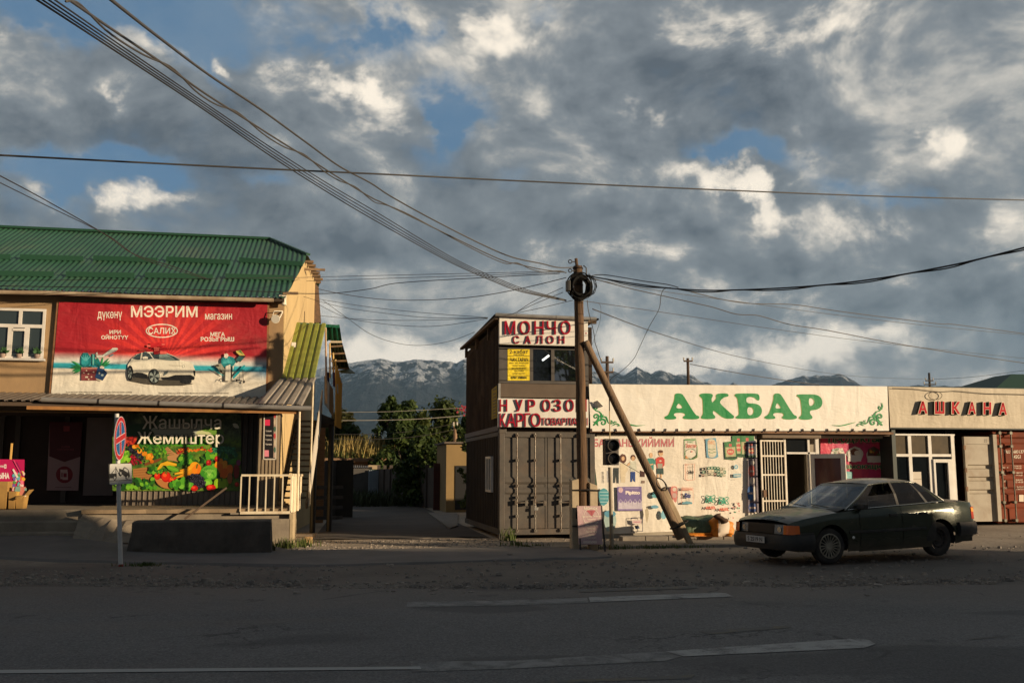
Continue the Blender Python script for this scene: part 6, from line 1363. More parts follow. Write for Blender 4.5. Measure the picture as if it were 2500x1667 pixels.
for lab, pts, r in (
    ('upper cable leaving the pole to the right, merging with the thick black one', [('C6', 130, 240, 19.9), ('C6', 200, 233, 19.8), ('C6', 400, 265, 19), ('C6', 520, 282, 18.4), ('C6', 580, 298, 18)], .010),
    ('beaded wire falling gently right above the white fascia, upper of two', [('C6', 600, 308, 18.2), ('C6', 800, 358, 18.6), ('C6', 950, 380, 19), ('C6', 1160, 385, 19.4), ('C6', 1340, 410, 19.8), ('C6', 1480, 430, 20.2), ('C6', 1900, 482, 21), ('C6', 2000, 488, 21.2), ('C6', 2360, 535, 22)], .009),
    ('beaded wire falling right above the white fascia, lower of two', [('C6', 110, 242, 19.9), ('C6', 300, 295, 20), ('C6', 520, 345, 20.2), ('C6', 660, 377, 20.3), ('C6', 760, 400, 20.4), ('C6', 880, 435, 20.5), ('C6', 990, 442, 20.6), ('C6', 1150, 487, 20.8), ('C6', 1340, 517, 21), ('C6', 1640, 575, 21.4), ('C6', 1960, 628, 21.8), ('C6', 2360, 686, 22.4)], .010),
    ('straight thin wire between the two beaded wires', [('C6', 110, 250, 19.9), ('C6', 500, 318, 20.5), ('C6', 900, 372, 21.5), ('C6', 1400, 440, 22.5), ('C6', 1900, 498, 23.5), ('C6', 2360, 541, 24.5)], .006),
    ('thin wire from the pole falling right below the coil', [('C6', 90, 368, 19.9), ('C6', 130, 372, 19.9), ('C6', 600, 440, 22), ('C6', 1100, 515, 25), ('C6', 1640, 585, 28), ('C6', 2360, 662, 32)], .007),
    ('thin wire falling from beside the pole to the far poles', [('C6', 140, 408, 20.5), ('C6', 500, 540, 30), ('C6', 900, 655, 42), ('C6', 1300, 730, 58), ('C6', 1550, 757, 68), ('C6', 1860, 768, 80)], .012),
    ('wire running right from the single-arm distant pole', [('C6', 640, 690, 62), ('C6', 850, 730, 62), ('C6', 1100, 770, 63), ('C6', 1300, 797, 64)], .025),
    ('far thin wire rising to the right of the distant insulator pole', [('C6', 1890, 768, 80), ('C6', 2100, 755, 78), ('C6', 2360, 722, 75)], .018),
    ('slack drop wire curving down from the thick cable to the white fascia', [('C6', 540, 298, 18.3), ('C6', 505, 308, 18.6), ('C6', 490, 345, 19), ('C6', 480, 410, 19.8), ('C6', 430, 500, 20.8), ('C6', 385, 595, 21.8), ('C6', 350, 665, 22.4), ('C6', 290, 725, 23), ('C6', 240, 760, 23.2), ('C6', 224, 790, 23.28)], .007),
    ('wavy wire hanging from the coil beside the pole', [('B2', 325, 415, 19.85), ('B2', 335, 500, 19.85), ('B2', 358, 590, 20), ('B2', 380, 690, 20.2), ('B2', 385, 740, 20.3), ('B2', 405, 800, 20.5), ('B2', 420, 850, 20.6), ('B2', 437, 882, 20.7)], .008),
    ('thin dangling wire end right of the coil', [('B2', 370, 430, 20), ('B2', 425, 455, 20.1), ('B2', 425, 560, 20.2), ('B2', 400, 650, 20.3), ('B2', 350, 790, 20.4)], .004),
    ('lit overhead wire crossing in front of the alley trees, upper', [('A6', 140, 578, 48), ('A6', 440, 575, 48), ('A6', 700, 566, 48), ('A6', 1000, 543, 48)], .018),
    ('lit overhead wire crossing in front of the alley trees, high', [('A6', 140, 522, 52), ('A6', 500, 516, 52), ('A6', 1000, 490, 52)], .012),
    ('lower wire crossing in front of the alley trees', [('A6', 90, 672, 46), ('A6', 350, 670, 46), ('A6', 640, 650, 46), ('A6', 920, 600, 46)], .012),
    ('lowest wire crossing in front of the alley trees', [('A6', 60, 700, 44), ('A6', 300, 708, 44), ('A6', 640, 690, 44), ('A6', 920, 640, 44)], .012)):
    wire(lab, pts, r, wireg if 'lit' not in lab else M('pale_wire', (.35, .32, .27), rough=.5))
# guy wire from prop to signal
wire('thin straight wire between the signal head and the slanting prop', [('B3', 598, 430, 20.1), ('B3', 815, 555, 20.5)], .006, wireg)
# ------------------------------------------------------------------ printed banners
def cloth(name, label, cat, z, quad, Y, m, draw, eps=.0004, tilt=None):
    mb = MB(); pts = [W_(z, x, y, Y) for x, y in quad]; mb.prism([p + Vector((0, .01, 0)) for p in pts], (0, -.01, 0), m, back=True)
    c = Cv(mb, (0, Y, 0), N0, z, eps=eps); draw(c); return tag(mb.build(name, fixn=False), label, cat)
WH = ink('#efe6d6')
def pts_blob(cx, cy, rx, ry, n=10, j=.25, rot=0):
    o = []
    for i in range(n):
        a = 2*pi*i/n; k = 1 + R.uniform(-j, j); x, y = rx*k*cos(a), ry*k*sin(a); o.append((cx + x*cos(rot)-y*sin(rot), cy + x*sin(rot)+y*cos(rot)))
    return o
def leafp(c, x, y, L, w, a, m, vein=None):
    u = (cos(a), sin(a)); v = (-sin(a), cos(a)); f = lambda s, t: (x + u[0]*L*s + v[0]*w*t, y + u[1]*L*s + v[1]*w*t)
    c.poly([f(0, 0), f(.25, .8), f(.55, 1), f(.85, .5), f(1, 0), f(.85, -.5), f(.55, -1), f(.25, -.8)], m)
    if vein: c.stroke([f(.05, 0), f(.9, 0)], w*.12, vein)
# --- red raffle banner
BU = YU-.09
rx0, rx1 = W_('A1', 365, 800, BU).x, W_('A1', 1792, 800, BU).x; rz0, rz1 = W_('A1', 1000, 1145, BU).z, W_('A1', 1000, 482, BU).z
def mat_red():
    m, t, b, oc = newmat('red_banner_print'); b.inputs['Roughness'].default_value = .55
    X, Y, Z = t.sep(oc); u = t.ramp(X, rx0, rx1, smooth=False); v = t.ramp(Z, rz0, rz1, smooth=False)
    dx = t.math('MULTIPLY', t.math('SUBTRACT', u, .515), 2.13); dy = t.math('SUBTRACT', v, .40)
    an = t.math('ARCTAN2', dy, dx); rad = t.math('SQRT', t.math('ADD', t.math('MULTIPLY', dx, dx), t.math('MULTIPLY', dy, dy)))
    ray_ = t.math('MULTIPLY', t.ramp(t.math('SINE', t.math('MULTIPLY', an, 30)), -.35, .35), t.ramp(rad, .95, .15))
    redc = t.mix(t.ramp(rad, .1, 1.0), (.56, .025, .028, 1), (.36, .012, .022, 1)); redc = t.mix(t.math('MULTIPLY', ray_, .85), redc, (.80, .045, .035, 1))
    sand = t.mix(t.ramp(v, .0, .30), (.66, .64, .56, 1), (.78, .72, .60, 1))
    pale = t.mix(t.ramp(v, .36, .43), (.62, .66, .62, 1), (.72, .60, .55, 1))
    c = t.mix(t.ramp(v, .295, .31), sand, (.03, .40, .50, 1)); c = t.mix(t.ramp(v, .345, .37), c, pale)
    c = t.mix(t.math('MULTIPLY', t.ramp(t.math('ABSOLUTE', t.math('SUBTRACT', v, .31)), .14, .0), t.math('MULTIPLY', t.ramp(u, .88, 1.0), .9)), c, (.03, .16, .30, 1))
    c = t.mix(t.ramp(v, .385, .475), c, redc)
    c = t.mix(t.ramp(t.noise(oc, 1.2, 6, .65), .5, .8, 0, .25), c, (.30, .20, .16, 1))
    t.put(b.inputs['Base Color'], c); t.put(b.inputs['Normal'], wrinkle(t, oc, .4)); return m
def d_red(c):
    c.z = 'A1'
    c.text('МЭЭРИМ', 880, 513, 1327, 590, WH, .018); c.text('дүкөнү', 655, 552, 820, 612, WH, .008); c.text('магазин', 1377, 566, 1558, 606, WH, .008)
    c.text('ИРИ', 735, 676, 812, 702, WH, .026); c.text('ОЙНОТҮҮ', 680, 705, 862, 738, WH, .026); c.text('МЕГА', 1413, 690, 1510, 718, WH, .026); c.text('РОЗЫГРЫШ', 1348, 722, 1572, 752, WH, .026)
    c.ring(1087, 681, 108, 47, 7, WH, 36); c.text('САЛИХ', 995, 660, 1182, 702, WH, .01)
    for x0, x1 in ((995, 1022), (1155, 1186)):
        for y in (659, 702): c.rect(x0, y-2, x1, y+2, WH)
    tx = ink('#6a645a')
    c.text('Толук маалымат 20.04.2024 Башкы мелдештин шарттары жана байгелер тизмеси дүкөндө', 443, 1086, 888, 1100, tx, .01); c.text('Период розыгрыша до 20.04.2024. Всю информацию можно уточнить на кассах магазинов', 1066, 1093, 1535, 1107, tx, .01)
    # suitcase, passports, leaves, aeroplane
    c.z = 'D3'; te1, te2, gr1, gr2 = ink('#157a80'), ink('#2a99a0'), ink('#1e7a45'), ink('#2f9a58')
    R.seed(2)
    for a in range(9): leafp(c, 620, 800, R.uniform(250, 400), 24, pi + R.uniform(-.75, .6), (gr1, gr2)[a % 2])
    for a in range(11): leafp(c, 1130, 780, R.uniform(230, 380), 26, -pi/2 + R.uniform(-1.0, 1.2), (gr1, gr2, te1)[a % 3])
    c.poly(pts_blob(700, 580, 150, 210, 16, .12), te1); c.poly(pts_blob(680, 620, 100, 130, 12, .1), te2)
    for a in range(5): leafp(c, 700, 620, 230, 14, -pi/2 + (a-2)*.35, ink('#5ab5b8'))
    c.rect(880, 400, 970, 730, te1); c.rect(905, 420, 935, 720, ink('#7cc4b4'))
    c.poly([(1000, 430), (1180, 440), (1480, 230), (1600, 225), (1635, 265), (1560, 330), (1200, 490), (1020, 510)], ink('#cfd2c8')); c.poly([(1240, 440), (1560, 300), (1590, 310), (1250, 480)], ink('#8e969a')); c.poly([(985, 400), (1030, 340), (1060, 430)], ink('#dcd8cc')); c.poly([(1380, 450), (1480, 400), (1520, 420), (1420, 480)], ink('#5f7f8c'))
    c.rect(570, 790, 1040, 1160, ink('#7d3a3c')); c.rect(575, 785, 1040, 830, ink('#c98d7c')); c.rect(600, 840, 690, 1150, ink('#8c4648')); c.rect(900, 840, 990, 1150, ink('#6e2f34'))
    for x, y in ((725, 880), (780, 975), (870, 1060), (650, 945), (790, 1130), (930, 920)): c.ell(x, y, 24, 22, ink('#d6bfa8'), 8)
    c.rect(690, 1045, 770, 1085, ink('#cfc8b4')); c.ell(840, 770, 50, 22, ink('#1e4a3a'), 10)
    c.poly([(1045, 800), (1240, 830), (1180, 1165), (970, 1080)], ink('#1d3f6a')); c.poly([(1230, 860), (1335, 945), (1190, 1165), (1100, 1090)], ink('#16335a'))
    c.poly([(1110, 770), (1160, 735), (1240, 770), (1225, 830), (1110, 810)], ink('#e2d2c4')); c.poly([(1240, 850), (1270, 825), (1330, 890), (1310, 920)], ink('#d8ccc0')); c.poly([(1000, 1105), (1180, 1165), (1140, 1180), (1000, 1130)], ink('#d4cbb4'))
    c.ell(1095, 950, 26, 34, ink('#b8b4a0'), 8); c.ell(1180, 1010, 40, 34, ink('#8fa0a0'), 8)
    # white car with a bow
    c.z = 'D4'; wc, ws, gl, bkk = ink('#e0dccb'), ink('#c4bfae'), ink('#33444a'), ink('#15171a')
    c.poly([(240, 1150), (420, 1080), (800, 1140), (1300, 1150), (1600, 1160), (1960, 1250), (1700, 1290), (1200, 1295), (700, 1250), (300, 1170)], ink('#4a463e'))
    c.poly([(240, 760), (340, 600), (480, 480), (700, 415), (900, 425), (1260, 450), (1480, 540), (1640, 640), (1850, 680), (1940, 740), (1990, 880), (1990, 1060), (1900, 1080), (1160, 1110), (700, 1050), (380, 980), (240, 900)], wc)
    c.poly([(355, 595), (480, 490), (640, 425), (720, 425), (810, 470), (890, 590), (760, 625), (480, 628)], gl); c.poly([(590, 440), (630, 435), (600, 625), (565, 625)], ws)
    c.poly([(815, 440), (1240, 460), (1450, 540), (1610, 640), (1350, 650), (1000, 605), (925, 595)], gl); c.poly([(1060, 490), (1230, 470), (1400, 560), (1480, 630), (1300, 640), (1060, 600)], ink('#7f9490'))
    c.poly([(620, 560), (700, 535), (765, 555), (770, 605), (640, 610)], wc)
    c.poly([(1300, 755), (1680, 770), (1680, 795), (1340, 785)], ws); c.ell(1690, 795, 38, 38, ink('#8d938a'), 14); c.ell(1690, 795, 26, 26, wc, 12)
    c.poly([(1220, 890), (1960, 905), (1985, 1060), (1880, 1020), (1480, 1020), (1260, 1080), (1090, 1080)], ink('#d2cdbc'))
    c.poly([(1150, 1050), (1190, 940), (1300, 900), (1280, 980), (1200, 1030)], ink('#5a6668')); c.poly([(1940, 910), (2005, 905), (2000, 1060), (1970, 1040)], bkk)
    c.poly([(1080, 1085), (1300, 1075), (1480, 1020), (1880, 1018), (1990, 1080), (1970, 1150), (1600, 1165), (1250, 1150)], bkk)
    c.poly([(385, 975), (480, 955), (620, 965), (760, 1020), (760, 1130), (430, 1080)], bkk)
    for cx, cy, rx, ry in ((305, 970, 78, 195), (925, 1060, 150, 200), (1760, 1190, 150, 60)): c.ell(cx, cy, rx, ry, bkk, 24)
    for cx, cy, rx, ry in ((295, 975, 52, 130), (935, 1055, 128, 165)):
        c.ell(cx, cy, rx, ry, ink('#8d9894'), 22)
        for k in range(5): a = k*2*pi/5 + .2; c.poly([(cx, cy), (cx + rx*.98*cos(a), cy + ry*.98*sin(a)), (cx + rx*.98*cos(a+.6), cy + ry*.98*sin(a+.6))], ink('#20282c'))
    rd1, rd2, rd3 = ink('#c8232a'), ink('#e5655a'), ink('#8a0f18')
    for x0, y0, x1, y1, m_ in ((540, 370, 760, 395, rd2), (720, 350, 910, 420, rd1), (735, 235, 840, 300, rd2), (830, 190, 1010, 320, rd1), (960, 175, 1210, 290, rd1), (920, 300, 1080, 400, rd2), (915, 400, 1060, 485, rd3), (1080, 300, 1270, 400, rd1), (1080, 400, 1260, 480, rd2), (1060, 330, 1090, 480, rd3), (1120, 205, 1220, 250, rd2)): c.poly([(x0, y0+8), (x0+20, y0), (x1-15, y0+5), (x1, y0+18), (x1-8, y1-6), (x0+12, y1)], m_)
    # gadgets on the right
    c.z = 'D5'
    for k in range(9): a = pi + .55 + k*.02; leafp(c, 420+k*35, 880+k*22, 150, 12, pi+.35, te2)
    c.poly(pts_blob(810, 650, 215, 165, 18, .1), te1); 
    for k in range(9): leafp(c, 800, 690, 190, 15, -pi + k*.37, ink('#4ab0b4'))
    c.poly(pts_blob(755, 470, 62, 78, 12, .1), ink('#e0d2c4')); c.ell(740, 405, 22, 14, ink('#7a5a48'), 8)
    c.poly([(1040, 330), (1180, 300), (1310, 460), (1160, 465), (1060, 380)], ink('#c8b860')); c.poly([(1100, 340), (1180, 310), (1260, 430)], ink('#5a7a40')); c.poly([(1150, 465), (1335, 475), (1170, 660), (1030, 600)], ink('#2a5a5c')); c.poly([(1150, 462), (1335, 470), (1290, 520), (1160, 490)], bkk)
    c.poly([(400, 750), (600, 690), (740, 890), (650, 990), (580, 970), (520, 850)], ink('#9a9a88')); c.poly([(410, 760), (520, 720), (560, 780), (430, 790)], ink('#3a3026')); c.poly([(560, 850), (640, 920), (660, 990), (590, 980)], ink('#3a3026'))
    c.poly([(945, 1090), (1250, 760), (1300, 735), (1325, 770), (1010, 1120), (960, 1150)], ink('#129aa4'), round_=1)
    c.poly([(740, 780), (880, 720), (890, 1215), (730, 1205)], ink('#dcd6c6')); c.poly([(890, 780), (945, 785), (915, 1215), (888, 1220)], ink('#26201e')); c.poly([(945, 770), (1000, 740), (960, 900)], ink('#d0d0c0')); c.poly([(735, 1205), (890, 1222), (910, 1232), (740, 1216)], ink('#2a2620'))
    c.stroke([(535, 1220), (570, 1150), (670, 1150), (700, 1225)], 22, ink('#3a302a')); c.stroke([(1245, 890), (1255, 1150), (1280, 1230)], 16, ink('#4a3a34')); c.stroke([(1215, 890), (1290, 895)], 14, bkk); c.stroke([(1050, 1180), (1230, 1205)], 32, bkk); c.ell(1278, 1235, 34, 40, ink('#2a2422'), 14); c.ell(1060, 1185, 20, 34, ink('#2a2422'), 10)
rb = cloth('banner', 'wide red raffle banner with white car and Cyrillic lettering on the tan shop front', 'banner', 'A1', [(396, 488), (1796, 492), (1784, 1150), (340, 1142)], BU, mat_red(), d_red)
rustf = M('rusty_banner_frame', (.28, .13, .05), (.20, .10, .05), scale=8, rough=.7)
for (a, b) in (((391, 488), (335, 1142)), ((1802, 492), (1790, 1150))): fr_ = MB(); fr_.beam(W_('A1', *a, YU-.05), W_('A1', *b, YU-.05), .05, .06, rustf); fr_.build('frame_bar', parent=rb)
# --- vegetable banner
VY = YU-.055
vx0, vx1 = W_('E1', -40, 800, VY).x, W_('E1', 2270, 800, VY).x
def mat_veg():
    m, t, b, oc = newmat('garden_print'); b.inputs['Roughness'].default_value = .4
    n = t.noise(oc, 5, 6, .65); n2 = t.noise(oc, 16, 4, .6); X, Y, Z = t.sep(oc); v = t.ramp(Z, W_('E1', 1000, 1455, VY).z, W_('E1', 1000, 60, VY).z, smooth=False)
    c = t.mix(t.ramp(n, .35, .65), (.03, .085, .014, 1), (.17, .31, .03, 1)); c = t.mix(t.ramp(n2, .5, .7, 0, .5), c, (.02, .05, .01, 1)); c = t.mix(t.ramp(v, .62, .78), c, t.mix(t.ramp(n, .4, .6), (.04, .07, .03, 1), (.16, .22, .10, 1)))
    t.put(b.inputs['Base Color'], c); return m
def d_veg(c):
    c.z = 'E1'; R.seed(21); I = lambda h: ink(h, .35, 0)
    g = [I('#2f6b1c'), I('#4f9a24'), I('#74b52e'), I('#1f4d1a'), I('#3a8028')]
    c.poly([(640, 300), (1350, 230), (1900, 300), (1900, 470), (640, 480)], I('#b9bfae'), round_=2); c.poly(pts_blob(1750, 400, 230, 120, 14, .2), I('#6f9a3e')); c.poly(pts_blob(1600, 430, 120, 60, 10, .3), I('#c9cf9a'))
    c.poly(pts_blob(450, 420, 260, 180, 14, .2), g[3]); c.poly(pts_blob(800, 560, 300, 110, 14, .2), g[0]); c.poly(pts_blob(1300, 590, 400, 70, 14, .15), g[1])
    # path
    c.poly([(880, 660), (940, 660), (1060, 760), (1310, 880), (1130, 930), (950, 900), (940, 780)], I('#b98a5a')); c.poly([(330, 1060), (720, 1010), (760, 1090), (640, 1200), (700, 1300), (420, 1300), (330, 1180)], I('#a8743f'))
    for k in range(5): c.poly([(885+k*9, 680+k*32), (950+k*28, 676+k*30), (955+k*28, 684+k*30), (886+k*9, 690+k*32)], I('#6a4526'))
    for k in range(5): c.stroke([(340, 1090+k*45), (740-k*20, 1060+k*45)], 7, I('#7c5028'))
    c.poly([(530, 960), (840, 860), (850, 890), (760, 940), (540, 1010)], I('#7a4a24')); c.poly([(1090, 720), (1300, 760), (1320, 870), (1110, 790)], I('#9a6038'))
    for k in range(40): leafp(c, R.uniform(600, 930), R.uniform(640, 900), R.uniform(40, 110), R.uniform(10, 24), R.uniform(-2.6, -.5), g[R.randrange(5)])
    # grapes, oranges and berries of the left stall
    for k in range(40): c.ell(R.uniform(200, 390), R.gauss(560, 40), 26, 26, I(('#b0281c', '#c8402a', '#7d1a18')[k % 3]), 9)
    for k in range(90): u = R.random(); c.ell(200+330*u + R.gauss(0, 35), 660+230*u + R.gauss(0, 48), 17, 17, I(('#17151c', '#22202a', '#3a3848')[k % 3]), 8)
    for k in range(36): u = R.random(); c.ell(340+330*u, 640+210*u + R.gauss(0, 34), 36, 34, I(('#e08a1a', '#f0a428', '#c86a12')[k % 3]), 10)
    for k in range(20): leafp(c, R.uniform(420, 700), R.uniform(560, 740), 70, 20, R.uniform(0, 6), g[R.choice((0, 3, 4))])
    for k in range(50): c.ell(R.gauss(345, 45), R.gauss(905, 36), 17, 17, I(('#8c1226', '#b01c34', '#5a0c1a')[k % 3]), 8)
    for k in range(30): leafp(c, R.uniform(90, 240), R.uniform(800, 960), 80, 28, R.uniform(-2.4, -.6), I(('#7ec22e', '#5aa024', '#98d23c')[k % 3]))
    # far rows on the right, broccoli
    c.poly([(1110, 700), (1840, 690), (1800, 780), (1380, 800)], I('#4f7a28'))
    for k in range(60): c.ell(R.uniform(1140, 1820), R.gauss(725, 18), 20, 16, I(('#c83a1c', '#e0701e', '#a81c18', '#d89a2a')[k % 4]), 8)
    c.poly(pts_blob(1960, 800, 230, 150, 18, .1), I('#226b48'))
    for k in range(170): c.ell(1960 + R.uniform(-215, 200), 790 + R.uniform(-135, 120), R.uniform(12, 24), R.uniform(10, 20), I(('#2f8a5c', '#1c5c40', '#49a070', '#2a7550')[k % 4]), 7)
    # leaves behind the big fruit
    for k in range(60): leafp(c, R.uniform(1080, 2140), R.uniform(860, 1040), R.uniform(70, 150), R.uniform(28, 52), R.uniform(-2.6, -.5), g[R.randrange(5)], g[2] if k % 3 == 0 else None)
    for k in range(44): leafp(c, R.choice((R.uniform(110, 330), R.uniform(420, 700))), R.uniform(1270, 1440), R.uniform(70, 130), R.uniform(24, 48), R.uniform(-3.1, 0), g[R.randrange(5)], None)
    for k in range(26): leafp(c, R.uniform(640, 900), R.uniform(1040, 1160), R.uniform(60, 110), R.uniform(24, 40), R.uniform(-3.1, 0), g[R.randrange(5)], None)
    # bananas
    for k in range(3): c.stroke([(770+k*20, 1075-k*10), (840+k*12, 985-k*6), (950, 945+k*18), (1115, 975+k*12)], [22, 50, 54, 18], I(('#d8a01c', '#f0c030', '#e0aa20')[k]))
    leafp(c, 920, 1010, 260, 50, .35, I('#62a828'), I('#8acc40'))
    # pumpkin squash with long necks
    for k, (x0, y0, x1, y1) in enumerate(((1170, 1090, 1420, 1000), (1080, 1150, 1430, 1030), (1085, 1220, 1440, 1060), (1140, 1280, 1450, 1090))): c.stroke([(x0, y0), ((x0+x1)/2, (y0+y1)/2+26), (x1, y1)], [20, 58, 66], I(('#e8a020', '#f4b42c', '#e39a1c', '#d88a18')[k]))
    for cx, cy, rx, ry, cc_ in ((1440, 1010, 85, 75, '#f0a822'), (1490, 1060, 66, 90, '#ea7a18'), (1440, 1080, 50, 70, '#f08a1c')): c.ell(cx, cy, rx, ry, I(cc_), 20)
    c.stroke([(1470, 1050), (1490, 970)], 26, I('#5a6a1e'))
    for k, (cx, cy, rx, ry, rot) in enumerate(((1870, 960, 60, 100, .6), (1940, 1020, 62, 125, .55), (1870, 1050, 70, 100, .5), (2000, 1110, 75, 130, .45), (2060, 1090, 60, 110, .2), (1960, 1140, 62, 100, .4))): c.ell(cx, cy, rx, ry, I(('#f0941e', '#f4a62a', '#e87a16', '#f49a22', '#ee7c1a', '#e86e12')[k]), 18, rot)
    for cx, cy in ((1690, 950), (1840, 880)): 
        c.ell(cx, cy, 46, 55, I('#a81418'), 16); c.ell(cx-10, cy-14, 18, 20, I('#e0483a'), 10)
    # cabbage
    c.ell(1705, 1130, 170, 130, I('#3f8a26'), 26)
    for k, (dx, dy, r) in enumerate(((0, -20, 150), (-20, 10, 130), (20, 20, 110), (0, 40, 88), (10, 55, 62))): c.ell(1705+dx, 1130+dy, r, r*.76, I(('#5aa832', '#3f8e28', '#6cb83a', '#4a9a2c', '#78c242')[k]), 22)
    for k in range(7): c.stroke([(1590+k*34, 1050+abs(k-3)*10), (1650+k*16, 1110), (1700, 1190)], 5, I('#a4d868'))
    c.poly(pts_blob(1680, 1300, 80, 70, 12, .12), I('#6fbe34')); c.poly(pts_blob(1670, 1310, 50, 42, 10, .12), I('#8fd448'))
    # bowl of tomatoes
    c.poly([(700, 1165), (760, 1190), (900, 1270), (1150, 1330), (1120, 1390), (1000, 1420), (860, 1400), (750, 1310)], I('#b87a44'), round_=1); c.poly([(705, 1170), (900, 1290), (1140, 1345), (1130, 1330), (900, 1268)], I('#d89a60'))
    for cx, cy, rx, ry in ((770, 1190, 58, 62), (925, 1200, 88, 98), (1050, 1265, 88, 76)):
        c.ell(cx, cy, rx, ry, I('#b81810'), 20); c.ell(cx-rx*.08, cy-ry*.1, rx*.82, ry*.8, I('#dc2a14'), 18); c.ell(cx-rx*.25, cy-ry*.3, rx*.4, ry*.36, I('#f0602a'), 12)
        for k in range(5): leafp(c, cx, cy-ry*.75, rx*.45, 7, k*1.25, g[0])
    # black grapes
    for k in range(260):
        a = R.uniform(0, 2*pi); u = R.random()**.5; x, y = 1440 + 190*u*cos(a), 1275 + 135*u*sin(a) + .1*(1440-1275)
        c.ell(x, y, 19, 19, I(('#16131c', '#201c28', '#2c2838')[k % 3]), 8); c.ell(x-5, y-6, 6, 6, I('#6a6880'), 6)
    # pepper, tomatoes at the front
    for dx, rx, cc_ in ((-75, 55, '#8cb820'), (75, 55, '#7fae1c'), (-30, 60, '#a0cc2c'), (35, 60, '#96c226')): c.ell(1915+dx, 1320, rx, 88, I(cc_), 18)
    c.stroke([(1925, 1280), (1925, 1210)], 26, I('#4a7a1a'))
    for cx, cy, rx, ry in ((1435, 1405, 65, 50), (1735, 1395, 85, 58), (2195, 1335, 40, 42)): c.ell(cx, cy, rx, ry, I('#c01a12'), 18); c.ell(cx-rx*.2, cy-ry*.25, rx*.5, ry*.45, I('#ee4a2a'), 12)
    for k in range(16): leafp(c, R.uniform(1000, 1300), R.uniform(1330, 1450), R.uniform(90, 150), R.uniform(34, 54), R.uniform(-2.4, -.2), I(('#5aa82c', '#78c03c', '#3a8022')[k % 3]))
    c.ell(2070, 1230, 46, 100, I('#b06a38'), 16); c.poly([(2130, 980), (2240, 1000), (2240, 1200), (2150, 1250)], I('#8a2418'), round_=1); c.ell(2225, 950, 40, 55, I('#8c3a68'), 12)
    wt, dg = I('#f2ecd8'), I('#1d3a16')
    c.text('Жашылча', 500, 110, 1920, 350, wt, .012, dg, .028); c.text('Жемиштер', 410, 395, 1965, 668, wt, .012, dg, .028)
    leafp(c, 2120, 250, 140, 40, .6, I('#d8dcc8')); leafp(c, 1950, 290, 120, 25, .5, I('#5a6a4a'))
vb = cloth('banner', 'green fruit and vegetable banner on the ribbed wall under the porch', 'banner', 'E1', [(-40, 60), (2265, 60), (2275, 1455), (-40, 1452)], VY, mat_veg(), d_veg, eps=.00004)
